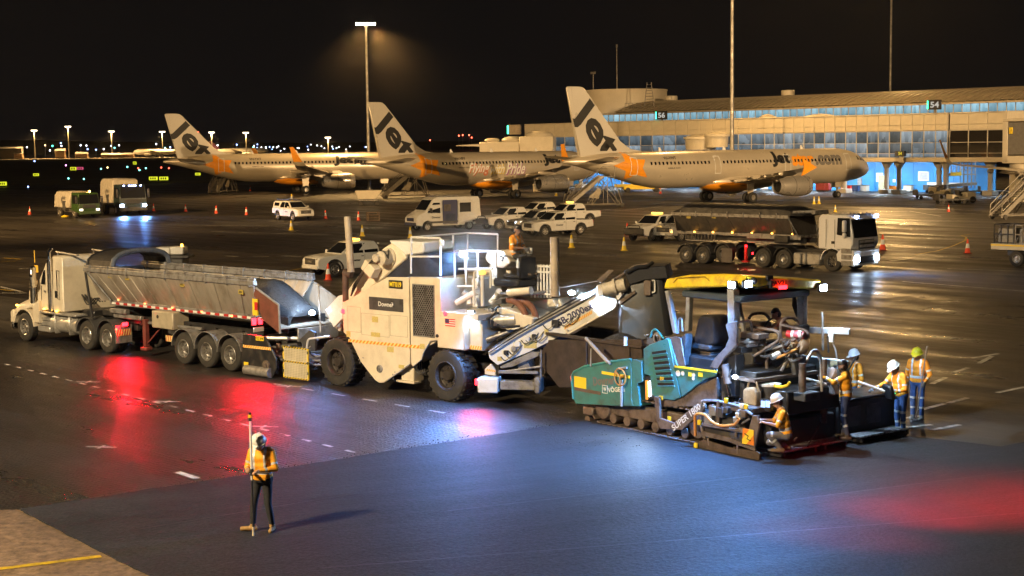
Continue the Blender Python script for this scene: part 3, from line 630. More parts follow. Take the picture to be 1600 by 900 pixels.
def airliner(label, loc, ang, st, sharklet, reg, typ, titles=None, pride=None, full=True, fsc=1.0):
    t = thing('airliner', label, 'airliner', loc, ang, 'airliners parked at the terminal'); S = sections(st); wf = st * .616; tl = st
    m = MB(); n = 40; vs = []; fs = []
    S2 = []
    for p, q in zip(S, S[1:]):
        k = max(1, int((q[0] - p[0]) / 2.2)); S2 += [[p[i] + (q[i] - p[i]) * j / k for i in range(4)] for j in range(k)]
    S2.append(list(S[-1]))
    for s, zc, rz, ry in S2: vs += [(-s, ry * math.cos(2 * PI * i / n), zc + rz * math.sin(2 * PI * i / n)) for i in range(n)]
    for k in range(len(S2) - 1):
        for i in range(n): fs.append((k * n + i, (k + 1) * n + i, (k + 1) * n + (i + 1) % n, k * n + (i + 1) % n))
    fs += [tuple(range(n)), tuple(range((len(S2) - 1) * n, len(S2) * n))]; m.add(vs, fs); build('fuselage', m, HULL, t, sharp=.9)
    # belly fairing
    m = MB(); m.sph((-16.2 - wf, 0, 2.35), 1, 24, 12, (6.2, 2.15, 1.12)); build('belly_fairing', m, HULL, t)
    m = MB(); m.sph((-17.6 - wf, 0, 1.98), 1, 24, 12, (4.3, 2.14, .86)); build('orange_belly_panel', m, INKO, t)
    # fin
    fw = lambda X, Z: max(.05, .30 - .032 * (Z - 5.5))
    out = [(-27.4, 5.86), (-29.0, 6.1), (-30.3, 6.8), (-34.7, 11.45), (-35.1, 11.72), (-35.5, 11.78), (-37.0, 11.78), (-37.2, 11.66), (-35.55, 5.3), (-29, 5.3)]
    m = MB(); m.sided([(x - tl, z, fw(x, z)) for x, z in out], .04); build('fin', m, FINM, t)
    fo = MB(); m = fit_text('Jet', 6.7, 3.7, .03); a = math.radians(-47); ca, sa = math.cos(a), math.sin(a)
    m.v = [(x * ca - y * sa - 33.7 - tl, x * sa + y * ca + 7.75, 0) for x, y, z in m.v]
    le = Vector((-30.3 + 34.7, 6.8 - 11.45)).normalized(); te = Vector((-37.2 + 35.55, 11.66 - 5.3)).normalized()
    clip = [((-34.8 - tl, 11.35, 0), (-le.y, le.x, 0) if -le.y > 0 else (le.y, -le.x, 0)), ((-36.5 - tl, 8.97, 0), (-te.y, te.x, 0) if -te.y < 0 else (te.y, -te.x, 0)), ((0, 5.92, 0), (0, -1, 0))]
    build('fin_lettering', conform(m, S, flat=lambda X, Z: fw(X, Z), clip=clip, off=.015), INK, t)
    m = MB(); m.cyl((-35.9 - tl, -.26, 5.9), (-36.55 - tl, -.1, 11.6), .012, n=4); build('rudder_hinge', m, INKG, t)
    for c in t.children:
        if c.name.startswith(('fin', 'rudder')): c.scale.z = fsc; c.location.z = 5.6 * (1 - fsc)
    # star round the rear door, windows, doors, print
    dz = 29.5 + tl
    build('orange_star', conform(star_mb(-dz, 4.2, ((-1.15, 1.95), (1.5, .8), (1.75, -1.15), (-.8, -1.45), (-2.6, .2)), .62), S, off=.01), INKO, t)
    def frame_mb(xc, w_, z0, z1, th=.06):
        f = MB()
        for a_, b_, c_, d_ in ((xc - w_, xc - w_ + th, z0, z1), (xc + w_ - th, xc + w_, z0, z1), (xc - w_, xc + w_, z0 - th, z0), (xc - w_, xc + w_, z1, z1 + th)): f.quad((a_, c_, 0), (b_, c_, 0), (b_, d_, 0), (a_, d_, 0))
        return f
    doors = [5.3, dz] if st == 0 else [5.0, 14.6, 25.0, dz]
    for d_ in doors: build('door_outline', conform(frame_mb(-d_, .43, 3.35, 5.2), S, off=.016), INKW, t)
    wm = None; s = 6.7 if st == 0 else 6.5
    while s < dz - 2.0:
        if not any(abs(s - d_) < .75 for d_ in doors):
            zc, rz, ry = sec_at(S, s); q = (4.56 - zc) / rz; y = ry * math.sqrt(1 - q * q); tilt = math.asin(q)
            M = Matrix.Translation((-s, -y - .008, 4.56)) @ Matrix.Rotation(-tilt, 4, 'X')
            if wm is None:
                b = MB(); b.bx(-.115, .115, -.012, .012, -.17, .17, .011); o = build('window', b, GLASS, t); o.matrix_local = M; wm = o.data
            else: share('window', wm, t, M)
        s += .533
    def print_(txt, xc, zc, w_, h_, m_, bold=.02, shear=0, nm='lettering', off=.014):
        mb = fit_text(txt, w_, h_, bold, shear); mb.v = [(x + xc, y + zc, 0) for x, y, z in mb.v]; build(nm, conform(mb, S, off=off), m_, t)
    if reg: print_(reg, -dz + 4.9, 5.12, 1.75, .32, INK, nm='registration'); print_(typ, -dz + 5.2, 4.02, 1.7, .15, INK, nm='type_lettering')
    if titles == 'full':
        x0 = -14.75; print_('Jet', -15.5, 4.75, 2.9, 1.75, INK, .05); print_('star', -12.2, 4.65, 3.4, 1.45, INKO, .05); print_('.com', -8.2, 4.55, 4.2, 1.2, INKG, .05)
    elif titles: print_('Jet', titles, 4.72, 2.9, 1.55, INK, .06, off=.022); print_('star', titles + 3.2, 4.62, 3.2, 1.3, INK, .06, off=.022)
    if pride:
        for wd, xc, w_, c in (('Flying', -21.9 , 3.4, 'pride_red'), ('with', -18.9, 2.3, 'pride_yellow'), ('Pride', -15.9, 3.2, 'pride_violet')):
            colr = {'pride_red': (.62, .22, .13), 'pride_yellow': (.75, .55, .05), 'pride_violet': (.35, .12, .35)}[c]
            print_(wd, xc + .1, 3.72, w_, 1.62 if wd != 'with' else 1.3, mat(c, colr, .5, var=.1), .05, .35, 'slogan_shadow', .016); print_(wd, xc, 3.78, w_, 1.55 if wd != 'with' else 1.25, INKW, .025, .35, 'slogan', .024)
    # cockpit glass
    for a_, b_, c_, d_ in ((-1.55, -2.05, 4.35, 4.85), (-2.12, -2.7, 4.42, 5.0), (-2.76, -3.3, 4.5, 4.98)):
        g = MB(); g.quad((a_, c_, 0), (b_, c_, 0), (b_, d_, 0), (a_ - .22, d_, 0)); build('cockpit_window', conform(g, S, .2, .1, off=.012), GLASS, t)
    for s_, h_ in ((10.5, .42), (18 + wf, .42), (24.5 + tl, .38)):
        b = MB(); b.sided([(-s_, 5.86, .03), (-s_ - .45, 5.86, .03), (-s_ - .42, 5.9 + h_, .015), (-s_ - .22, 5.9 + h_, .015)]); build('antenna', b, INKW, t)
    # wings, stabilisers, engines, gear
    for sd, nm in ((-1, 'starboard'), (1, 'port')):
        m = MB(); sec = [(sd * 1.5, -11.7 - wf, -19.0 - wf, 2.5, .95), (sd * 3.9, -13.1 - wf, -18.95 - wf, 2.75, .78), (sd * 6.4, -14.4 - wf, -18.95 - wf, 2.98, .58), (sd * 11.5, -17.0 - wf, -20.15 - wf, 3.5, .36), (sd * 16.4, -19.5 - wf, -21.3 - wf, 4.05, .2)]
        if sharklet: sec += [(sd * 16.95, -19.95 - wf, -21.5 - wf, 4.25, .15), (sd * 17.25, -20.5 - wf, -21.7 - wf, 4.75, .12)]
        loft(m, sec); wg = build('wing', m, HULL, t)
        if sharklet:
            m = MB(); loft(m, [(sd * 17.26, -20.52 - wf, -21.72 - wf, 4.77, .13), (sd * 17.45, -21.0 - wf, -21.95 - wf, 5.5, .11), (sd * 17.75, -21.75 - wf, -22.3 - wf, 6.75, .08)]); sk = build('sharklet', m, INKO, wg)
        else:
            m = MB(); m.prism([(-19.6 - wf, 4.05), (-21.6 - wf, 5.0), (-21.35 - wf, 4.1), (-21.7 - wf, 3.2)], 'y', sd * 16.4, sd * 16.5); sk = build('wingtip_fence', m, INKO, wg)
        for yy, ln in ((4.4, 2.4), (7.3, 2.2), (10.0, 2.0), (12.8, 1.7)):
            xt = -18.9 - wf if yy < 6.4 else -18.95 - wf - (yy - 6.4) * .235; zz = 2.75 + (yy - 3.9) * .105
            b = MB(); b.sph((xt + .1, sd * yy, zz - .32), 1, 10, 8, (ln * .75, .17, .28)); build('flap_fairing', b, HULL, wg)
        for ya, yb in ((3.2, 6.3), (6.5, 11.8)):
            xa = -18.9 - wf if ya < 6.4 else -18.97 - wf; xb = -18.95 - wf if yb < 6.4 else -20.2 - wf; za, zb = 2.72 + (ya - 3.9) * .1, 2.72 + (yb - 3.9) * .1
            b = MB(); b.hull([(xa + .9, sd * ya, za - .02), (xb + .8, sd * yb, zb - .02), (xa + .9, sd * ya, za - .14), (xb + .8, sd * yb, zb - .1), (xa - .55, sd * ya, za - .42), (xb - .4, sd * yb, zb - .3), (xa - .5, sd * ya, za - .47), (xb - .38, sd * yb, zb - .33)]); build('flap', b, HULL, wg)
        if full:
            m = MB(); loft(m, [(sd * .5, -31.4 - tl, -35.2 - tl, 4.85, .42), (sd * 6.2, -34.6 - tl, -36.2 - tl, 5.4, .18)]); build('stabiliser', m, HULL, t)
        e = MB(); xe = -10.9 - wf; ye = sd * 5.75; ze = 1.80
        e.lathe([(.84, -.35), (.88, -.06), (.97, .0), (1.06, -.12), (1.16, -.7), (1.19, -1.6), (1.15, -2.6), (1.0, -3.7), (.80, -4.6), (.76, -4.6), (.72, -4.3)], (xe, ye, ze), (1, 0, 0), 30); en = build('engine_nacelle', e, HULLD, t)
        e = MB(); e.lathe([(.725, 0), (.3, .02), (0, .02)], (xe - 4.25, ye, ze), (-1, 0, 0), 24); build('exhaust_duct', e, INK, en); e = MB(); e.lathe([(.86, 0), (.2, .05), (0, .3)], (xe - .5, ye, ze), (1, 0, 0), 24); build('intake_fan', e, INK, en)
        e = MB(); e.lathe([(1.162, -.66), (1.172, -.72)], (xe, ye, ze), (1, 0, 0), 30); e.lathe([(1.155, -2.55), (1.148, -2.64)], (xe, ye, ze), (1, 0, 0), 30); build('cowl_joint', e, INKG, en)
        b = MB(); b.prism([(xe - 1.2, ze + 1.0), (xe - 2.2, ze + 1.55), (xe - 4.6, ze + 1.35), (xe - 6.5, ze + .95), (xe - 4.6, ze + .5), (xe - 2.5, ze + .8)], 'y', ye - .16, ye + .16, .03); build('pylon', b, HULL, t)
        gx, gy = -17.71 - wf, sd * 3.795
        b = MB(); b.cyl((gx, gy, .5), (gx + .1, gy - sd * .35, 2.6), .13, n=10); b.cyl((gx, gy - .45, .585), (gx, gy + .45, .585), .09, n=8); b.cyl((gx, gy, 1.1), (gx + .9, gy - sd * .5, 2.5), .06, n=6)
        lg = build('main_gear', b, STEEL, t); b = MB(); b.prism([(gx - .55, 2.6), (gx + .55, 2.6), (gx + .42, 1.05), (gx - .42, 1.05)], 'y', gy + sd * .12, gy + sd * .17, .01); build('gear_door', b, HULL, lg)
        for dy in (-.46, .46):
            b = MB(); b.lathe([(.30, -.19), (.50, -.2), (.575, -.15), (.59, 0), (.575, .15), (.50, .2), (.30, .19)], (gx, gy + dy, .587), (0, 1, 0), 24); b.mat(1); b.lathe([(0, -.12), (.3, -.16), (.3, .16), (0, .12)], (gx, gy + dy, .587), (0, 1, 0), 16); build('wheel', b, [TYRE, RIM], lg)
    b = MB(); b.cyl((-5.07, 0, .4), (-4.9, 0, 2.2), .1, n=8); b.cyl((-5.07, -.32, .38), (-5.07, .32, .38), .06, n=6); b.cyl((-5.0, 0, 1.0), (-4.1, 0, 1.9), .05, n=6); ng = build('nose_gear', b, STEEL, t)
    for dy in (-.25, .25):
        b = MB(); b.lathe([(.2, -.11), (.33, -.12), (.38, -.06), (.38, .06), (.33, .12), (.2, .11)], (-5.07, dy, .38), (0, 1, 0), 20); b.mat(1); b.lathe([(0, -.07), (.2, -.1), (.2, .1), (0, .07)], (-5.07, dy, .38), (0, 1, 0), 14); build('wheel', b, [TYRE, RIM], ng)
    b = MB(); b.prism([(-4.5, 1.9), (-5.7, 1.9), (-5.7, 1.25), (-4.6, 1.2)], 'y', -.42, -.38); b.prism([(-4.5, 1.9), (-5.7, 1.9), (-5.7, 1.25), (-4.6, 1.2)], 'y', .38, .42); build('nose_gear_door', b, HULL, ng)
    return t
def solve_ang(P, ds, u2, lo, hi):
    """heading for which the point ds metres ahead of P is seen at column u2"""
    def err(a):
        q = Vector(P) + Vector((math.cos(a), math.sin(a), 0)) * ds - CAM; return 800 + FPX * q.dot(_r) / q.dot(_f) - u2
    for _ in range(60):
        mid = (lo + hi) / 2
        if (err(lo) > 0) == (err(mid) > 0): lo = mid
        else: hi = mid
    return (lo + hi) / 2
def nose_from(P, a, s): return Vector((P.x + math.cos(a) * s, P.y + math.sin(a) * s, 0))
N3 = G(1307, 308.6); a3 = solve_ang(N3, -16.9, 1137, math.radians(5), math.radians(80))
airliner('nearest silver airliner with wingtip fences, its full jet star dot com titles toward the terminal', nose_from(N3, a3, 5.07), a3, 6.93, False, 'VH-VWT', 'AIRBUS A321', 'full', fsc=1.17)
M2 = G(774, 309.3); a2 = solve_ang(M2, 3.795, 745, math.radians(95), math.radians(170)) - PI / 2
airliner('silver airliner with a Flying with Pride slogan, parked between the other two', nose_from(M2, a2, 17.71), a2, 0, True, 'VH-VFY', 'AIRBUS A320', -14.0 + 4.4, True, fsc=1.04)
M1 = G(470.5, 301.5); a1 = solve_ang(M1, 3.795, 463.5, math.radians(91), math.radians(170)) - PI / 2
airliner('farthest of the three silver tailed airliners, standing beside the lit mast', nose_from(M1, a1, 17.71), a1, 0, True, 'VH-YXT', 'AIRBUS A320', -15.2 + 3.6)
P4 = at(1483, 250, 166); a4 = math.radians(58)
tip = Vector((-20.4 * math.cos(a4) - 17.2 * math.sin(a4), -20.4 * math.sin(a4) + 17.2 * math.cos(a4), 0))
o4 = Vector((P4.x, P4.y, 0)) - tip
airliner('airliner at the right edge showing only a wing with an orange upturned tip', o4, a4, 0, True, None, None, None, None, full=False)
# ---------------------------------------------------------------- shared vehicle pieces
def Zm(fr, sc, ox, oy): return lambda x, y, yy=0.0: fr.s(ox + x / sc, oy + y / sc, yy)
def arc(mb, cx, cz, r, a0, a1, y0, y1, th=.03, n=10):
    P = [(cx + r * math.cos(math.radians(a0 + (a1 - a0) * i / n)), cz + r * math.sin(math.radians(a0 + (a1 - a0) * i / n))) for i in range(n + 1)]
    Q = [(cx + (r - th) * math.cos(math.radians(a0 + (a1 - a0) * i / n)), cz + (r - th) * math.sin(math.radians(a0 + (a1 - a0) * i / n))) for i in range(n + 1)]
    for i in range(n): mb.prism([P[i], P[i + 1], Q[i + 1], Q[i]], 'y', y0, y1)
    return mb
_WH = {}
def wheel(par, x, y, z, r, wd, style='truck', rim=None, out=-1):
    """y = outer face; out = -1 when the outer face looks toward the camera side of the frame"""
    key = (round(r, 3), round(wd, 3), style, out, rim.name if rim else '')
    w0 = bpy.data.objects.new('wheel', None)
    if key not in _WH:
        ri = r * (.56 if style != 'car' else .64); o = out
        b = MB(); h = wd; pr = [(ri, .02 * h), (r * .78, 0), (r * .93, .03 * h), (r * .985, .1 * h)]
        for k in range(4): a = .16 + k * .18; pr += [(r, h * a), (r, h * (a + .12)), (r * .975, h * (a + .13)), (r * .975, h * (a + .17))]
        pr += [(r, h * .9), (r * .93, h * .97), (r * .78, h), (ri, h * .98)]
        b.lathe(pr, (0, 0, 0), (0, -o, 0), 36)
        if style == 'lug':
            for k in range(26):
                a = 2 * PI * k / 26
                for s_ in (0, 1):
                    c = Vector(((r * 1.0) * math.cos(a + s_ * .12), -o * h * (.28 + .44 * s_), (r * 1.0) * math.sin(a + s_ * .12)))
                    b.bx(-.035, .035, -h * .2, h * .2, -.03, .022, 0, Matrix.Rotation(-(a + s_ * .12) + PI / 2, 3, 'Y'), c)
        tm = build('tyre', b, RUBBER, None)
        b = MB(); dp = h * (.34 if style == 'truck' else .12 if style == 'car' else .3)
        b.lathe([(ri * 1.02, .015 * h), (ri * .97, -.015 * h), (ri * .90, .03 * h), (ri * .84, dp * .8), (ri * .62, dp), (ri * .42, dp * .92), (ri * .38, dp * .5), (ri * .30, dp * .3), (0, dp * .25)], (0, 0, 0), (0, -o, 0), 28)
        nb = 10 if style != 'car' else 6
        for k in range(nb):
            a = 2 * PI * k / nb; c = Vector((ri * .52 * math.cos(a), 0, ri * .52 * math.sin(a))); b.cyl(c + Vector((0, -o * dp, 0)), c + Vector((0, -o * (dp - .045), 0)), r * .035, n=6)
        if style == 'car':
            b.mat(1)
            for k in range(6):
                a = 2 * PI * (k + .5) / 6; c = Vector((ri * .70 * math.cos(a), -o * dp * .72, ri * .70 * math.sin(a))); b.cyl(c, c + Vector((0, o * .02, 0)), ri * .16, n=6)
        else:
            b.mat(1)
            for k in range(8):
                a = 2 * PI * (k + .5) / 8; c = Vector((ri * .74 * math.cos(a), -o * (dp * .93 - .012), ri * .74 * math.sin(a))); b.cyl(c, c + Vector((0, o * .02, 0)), ri * .075, n=8)
        rm = build('rim', b, [rim or RIM, INK], None)
        _WH[key] = (tm.data, rm.data); bpy.data.objects.remove(tm); bpy.data.objects.remove(rm)
    COL.objects.link(w0); w0.parent = par; w0.location = (x, y, z); w0.empty_display_size = .2
    for nm, me in zip(('tyre', 'rim'), _WH[key]):
        ob = bpy.data.objects.new(nm, me); COL.objects.link(ob); ob.parent = w0
    return w0
def hazard(par, p0, p1, hgt, y, n=14, slant=.6, m0=None, m1=None, up=(0, 0, 1), nrm=(0, -1, 0)):
    """diagonal striped tape from p0 to p1 (x, z) on the plane y"""
    A = Vector((p0[0], y, p0[1])); B = Vector((p1[0], y, p1[1])); d = (B - A) / n; u = Vector(up) * hgt; off = Vector(nrm); b = MB()
    b.mat(1).quad(A + off * .004, B + off * .004, B + u + off * .004, A + u + off * .004); b.mat(0)
    sl = d * slant
    for i in range(n):
        p = A + d * i; b.quad(p + off * .007, p + d * .5 + off * .007, p + d * .5 + sl + u + off * .007, p + sl + u + off * .007) if i < n - 1 or slant <= .5 else b.quad(p + off * .007, p + d * .5 + off * .007, p + d + u + off * .007, p + sl + u + off * .007)
    return build('hazard_tape', b, [m0 or HAZ_O, m1 or HAZ_Y], par)
def lampbox(par, name, c, d, m, house=None):
    b = MB(); b.bx(c[0] - d[0], c[0] + d[0], c[1] - d[1], c[1] + d[1], c[2] - d[2], c[2] + d[2], min(d) * .4); return build(name, b, m, par)
def heap(name, x0, x1, y0, y1, zf, m, nx=28, ny=14, seed=1, amp=.06, label=None, cat=None, loc=None, rotz=0, kind=None, base=None):
    mb = MB(); vs = []; fs = []
    for i in range(nx + 1):
        for j in range(ny + 1):
            x = x0 + (x1 - x0) * i / nx; y = y0 + (y1 - y0) * j / ny
            vs.append((x, y, zf(i / nx, j / ny) + amp * (mnoise.noise(Vector((x * 2.3 + seed, y * 2.3, 0))) + .5 * mnoise.noise(Vector((x * 7 + seed, y * 7, 3))))))
    for i in range(nx):
        for j in range(ny): fs.append((i * (ny + 1) + j, (i + 1) * (ny + 1) + j, (i + 1) * (ny + 1) + j + 1, i * (ny + 1) + j + 1))
    if base is not None:                     # skirt and floor: a closed heap
        rim = [i * (ny + 1) for i in range(nx + 1)] + [nx * (ny + 1) + j for j in range(1, ny + 1)] + [i * (ny + 1) + ny for i in range(nx - 1, -1, -1)] + [j for j in range(ny - 1, 0, -1)]
        k = len(vs); vs += [(vs[i][0], vs[i][1], base) for i in rim]; L_ = len(rim)
        for a in range(L_): fs.append((rim[a], k + a, k + (a + 1) % L_, rim[(a + 1) % L_]))
        fs.append(tuple(range(k, k + L_)))
    mb.add(vs, fs); return build(name, mb, m, None, loc, rotz, kind, label, cat, sharp=1.2)
HOTMIX = mat('loose_asphalt', (.036, .036, .040), .55, var=.5, scale=14, bump=1.0, bscale=28, spec=.5)
# ---------------------------------------------------------------- prime mover and tipping trailer at the left
FT = Fr((37, 533), (360, 581)); Z1 = Zm(FT, 3.4625, 0, 360); Z2 = Zm(FT, 2.8125, 350, 320)
pm = thing('prime_mover', 'cream bonneted prime mover at the far left hitched to the loaded tipper trailer', 'truck', FT.o, FT.ang)
W = 2.45
# sleeper, cab, bonnet, front guard
xs0, _ = Z1(258, 400, .2); xs1, _ = Z1(350, 440, .2); _, zt = Z1(300, 140, .2); _, zb = Z1(300, 440, .2)
m = MB(); m.sided([(xs0, zb, W / 2 - .15), (xs1, zb, W / 2 - .15), (xs1, zt - .12, W / 2 - .15), (xs1 - .1, zt, W / 2 - .25), (xs0 + .3, zt, W / 2 - .25), (xs0 - .1, zt - .35, W / 2 - .2), (xs0, zt - .6, W / 2 - .15)], .05, W / 2)
build('sleeper_cab', m, CREAM, pm)
xd0, _ = Z1(205, 400, .2); _, zd = Z1(205, 425, .2); xw, zw = Z1(205, 285, .2); xr, zr = Z1(243, 175, .2)
m = MB(); m.sided([(xd0, zd, W / 2 - .17), (xs0 - .004, zd, W / 2 - .17), (xs0 - .004, zr - .02, W / 2 - .24), (xr, zr - .02, W / 2 - .26), (xw, zw, W / 2 - .17)], .04, W / 2); cab = build('cab', m, CREAM, pm)
m = MB(); zwb = Z1(230, 290, .2)[1]; zwt = Z1(240, 215, .2)[1]; xa, xb = Z1(224, 290, .2)[0], xs0 - .08
m.quad((xa, .172, zwb), (xb, .172, zwb), (xb, .226, zwt), (xa + .12, .226, zwt)); m.quad((xa, W - .172, zwb), (xb, W - .172, zwb), (xb, W - .226, zwt), (xa + .12, W - .226, zwt)); build('side_window', m, GLASS, cab)
dx, dz = xr - xw, zr - zw; nv = Vector((-dz, 0, dx)).normalized() * .012
m = MB(); m.quad(*(Vector(p) + nv for p in ((xw + dx * .12, .3, zw + dz * .12), (xw + dx * .12, W - .3, zw + dz * .12), (xw + dx * .85, W - .34, zw + dz * .85), (xw + dx * .85, .34, zw + dz * .85)))); build('windscreen', m, GLASS, cab)
m = MB(); m.bx(xs0 - .35, xs0 - .33, .16, .172, zd + .1, zwb - .05); m.bx(xs0 - .14, xs0 - .04, .145, .165, zwb - .28, zwb - .22); build('door_seam', m, INKG, cab)
m = MB(); m.hull([(xr - .32, .32, zr - .28), (xr - .32, W - .32, zr - .28), (xr + .1, .26, zr + .05), (xr + .1, W - .26, zr + .05), (xr - .1, .3, zr - .02), (xr - .1, W - .3, zr - .02), (xr - .05, .3, zr - .2), (xr - .05, W - .3, zr - .2)], .01); build('sun_visor', m, CREAM, pm)
xh0, zh = Z1(146, 300, .55); _, zh2 = Z1(205, 290, .55)
m = MB(); m.sided([(xh0 - .1, 1.0, .62), (xd0 - .004, 1.0, .72), (xd0 - .004, zw - .02, .72), (xh0 + .15, zh, .6), (xh0 - .06, zh - .15, .58)], .06, W / 2); build('bonnet', m, CREAM, pm)
m = MB(); m.bx(xh0 - .16, xh0 - .1, W / 2 - .5, W / 2 + .5, 1.0, zh - .2, .02); build('grille', m, CHROME, pm)
xf0, zf = Z1(80, 400, 0); zc0 = Z1(130, 527)[1]; xc0 = Z1(130, 527)[0]
for y0, y1 in ((.0, .62), (W - .62, W)):
    m = MB(); arc(m, xc0, zc0, .72, 8, 165, y0, y1, .06, 14); m.prism([(xc0 - .92, .62), (xc0 - .68, .62), (xc0 - .66, 1.05), (xc0 - .8, 1.12), (xc0 - .92, 1.0)], 'y', y0 + .002, y1 - .002, .03); m.prism([(xc0 + .62, .72), (xc0 + 1.0, .72), (xc0 + 1.0, 1.55), (xc0 + .55, 1.3)], 'y', y0 + .03, y1 - .003, .03); m.hull([(xc0 - .75, y0 + .02, .98), (xc0 - .72, y1, 1.0), (xc0 - .4, y0 + .02, 1.3), (xc0 - .3, y1, 1.55), (xc0 + .5, y0 + .02, 1.32), (xc0 + .6, y1, 1.6), (xc0 + .6, y1, 1.1), (xc0 + .5, y0 + .02, 1.26), (xc0, y0 + .02, 1.32)], .02); build('front_guard', m, CREAM, pm)
m = MB(); m.bx(xc0 - 1.02, xc0 - .80, .02, W - .02, .38, .86, .05); build('bumper', m, CHROME, pm)
lampbox(pm, 'indicator_lamp', (xc0 - .42, .0, 1.28), (.06, .03, .03), AMBERL); lampbox(pm, 'headlight', (xc0 - .93, .35, 1.02), (.05, .14, .09), CHROME)
for u, v in ((240, 425), (305, 437), (208, 425)):
    x, z = Z1(u, v, .1); lampbox(pm, 'marker_lamp', (x, .10, z), (.06, .025, .025), AMBERL)
# exhaust stack, air cleaner, mirrors, roof lamp, grab handles
xe, ze0 = Z1(272, 440, .05); _, ze1 = Z1(265, 100, .05)
m = MB(); m.cyl((xe, .08, ze0), (xe, .08, ze1 - .35), .085, n=14); m.tube([(xe, .08, ze1 - .4), (xe, .08, ze1 - .12), (xe + .02, .2, ze1 + .02)], .06, 8); build('exhaust_stack', m, CHROME, pm)
xq, zq = Z1(182, 330, .25); m = MB(); m.cyl((xq, .28, zq - .45), (xq, .28, zq + .4), .16, n=14); m.lathe([(.17, zq - .5), (.17, zq - .44)], (xq, .28, 0), (0, 0, 1), 14); build('air_cleaner', m, CHROME, pm)
xq, zq = Z1(178, 240, -.1); m = MB(); m.bx(xq - .07, xq + .07, -.22, .02, zq - .45, zq + .3, .04); build('mirror', m, CHROME, pm)
xq, zq = Z1(195, 190, .8); m = MB(); m.cyl((xq, .8, zq - .25), (xq, .8, zq), .07, n=10); m.cyl((xq - .08, .8, zq + .1), (xq - .08, .8, zq + .55), .012, n=5); build('roof_beacon', m, mat('amber_lens', (.8, .4, .02), .2, emit=(1, .5, .05), es=.8), pm)
xa, za = Z1(378, 210, .15); _, zb2 = Z1(378, 390, .15); xa = xs1 - .12
for xx in (xs1 - .62, xs1 - .2):
    m = MB(); m.tube([(xx, .15, za - .1), (xx, .06, za - .06), (xx, .06, zb2 + .1), (xx, .15, zb2 + .06)], .018, 6); build('grab_handle', m, CHROME, pm)
m = MB(); m.bx(xs0 + .3, xs0 + .42, .14, .152, zt - .75, zt - .55); build('vent_slot', m, INK, pm); m = MB(); m.bx(xs1 - .5, xs1 - .38, .14, .152, zb + .5, zb + .75); build('vent_slot', m, INK, pm)
m = MB()
for yy in (.5, W - .5): m.cyl((xs0 + .2, yy, zt + .12), (xs1 + .5, yy, zt + .05), .035, n=6); m.cyl((xs0 + .3, yy, zt), (xs0 + .3, yy, zt + .12), .03, n=5)
build('roof_bar', m, STEEL, pm)
# chassis, steps, tank, drive guards, fifth wheel
xt0, zt0 = Z1(195, 480, .05); xt1, zt1 = Z1(410, 560, .05); m = MB()
m.cyl((xt0 + .85, .42, .75), (xt1 - .08, .42, .75), .33, n=20); m.bx(xt0 + 1.15, xt0 + 1.2, .08, .76, .42, 1.08, .02); m.bx(xt1 - .5, xt1 - .45, .08, .76, .42, 1.08, .02); build('fuel_tank', m, SILVER, pm)
m = MB(); m.bx(xt0, xt0 + .8, .1, .6, .42, .62, .03); m.bx(xt0, xt0 + .85, .14, .6, .82, .92, .02); m.bx(xt0, xt0 + .82, .16, .6, .64, .8, .01); m.bx(xt0 - .02, xt1, .06, .55, 1.08, 1.16, .02); build('side_step', m, SILVER, pm)
m = MB()
for yy in (.75, W - .85): m.bx(xc0 - .7, 6.1, yy, yy + .1, .75, 1.02)
for xx in (.5, 2.2, 3.4, 4.7, 6.0): m.bx(xx, xx + .12, .8, W - .8, .8, .98)
m.bx(xs1 + .15, xs1 + .9, .8, W - .8, 1.02, 1.25, .03); m.lathe([(.5, 1.18), (.48, 1.28), (0, 1.28)], (4.75, W / 2, 0), (0, 0, 1), 16); build('chassis', m, BLACK, pm)
x1, z1 = Z1(465, 575); x2, z2 = Z1(575, 592)
for y0, y1 in ((.0, .62), (W - .62, W)):
    for xx in (x1, x2):
        m = MB(); arc(m, xx, .52, .62, 18, 172, y0, y1, .025, 12); build('mudguard', m, DARKG, pm)
    m = MB(); m.bx(x2 + .56, x2 + .6, y0 + .0, y1, .38, .98); build('mud_flap', m, STEEL, pm)
hz = hazard(pm, (0, .62), (.58, .62), .22, 0, 6, .6, mat('hazard_red', (.6, .08, .04), .5), HAZ_Y); hz.location = (x2 + .605, .0, 0); hz.rotation_euler.z = PI / 2
for i, (xx, st) in enumerate(((xc0, 'truck'), (x1, 'truck'), (x2, 'truck'))):
    wheel(pm, xx, .02, .515, .515, .30 if i == 0 else .58); wheel(pm, xx, W - .02, .515, .515, .30 if i == 0 else .58, out=1)
    m = MB(); m.cyl((xx, .3, .515), (xx, W - .3, .515), .09, n=8); build('axle', m, BLACK, pm)
xl, zl = Z1(672, 525, .3); lampbox(pm, 'tail_lamp', (x2 + .63, .34, 1.0), (.03, .10, .06), TAILL); lampbox(pm, 'marker_lamp', (x2 + .6, .02, .86), (.03, .03, .03), glow('small_red_glow', (1, .1, .04), 8))
lamp('SPOT', FT.w((x2 + .75, .30, 1.05)), 420, RED, FT.w((x2 + 2.6, -4.0, 0)), .09, 150, .8, name='tail_lamp_light')
m = MB()
for k in range(3): m.tube([(xs1, .9 + .12 * k, 1.75), (xs1 + .35, .9 + .12 * k, 1.35), (xs1 + .75, .95 + .1 * k, 1.7), (xs1 + 1.0, 1.0 + .1 * k, 1.55)], .025, 6, .2)
build('air_hose', m, BLACK, pm)
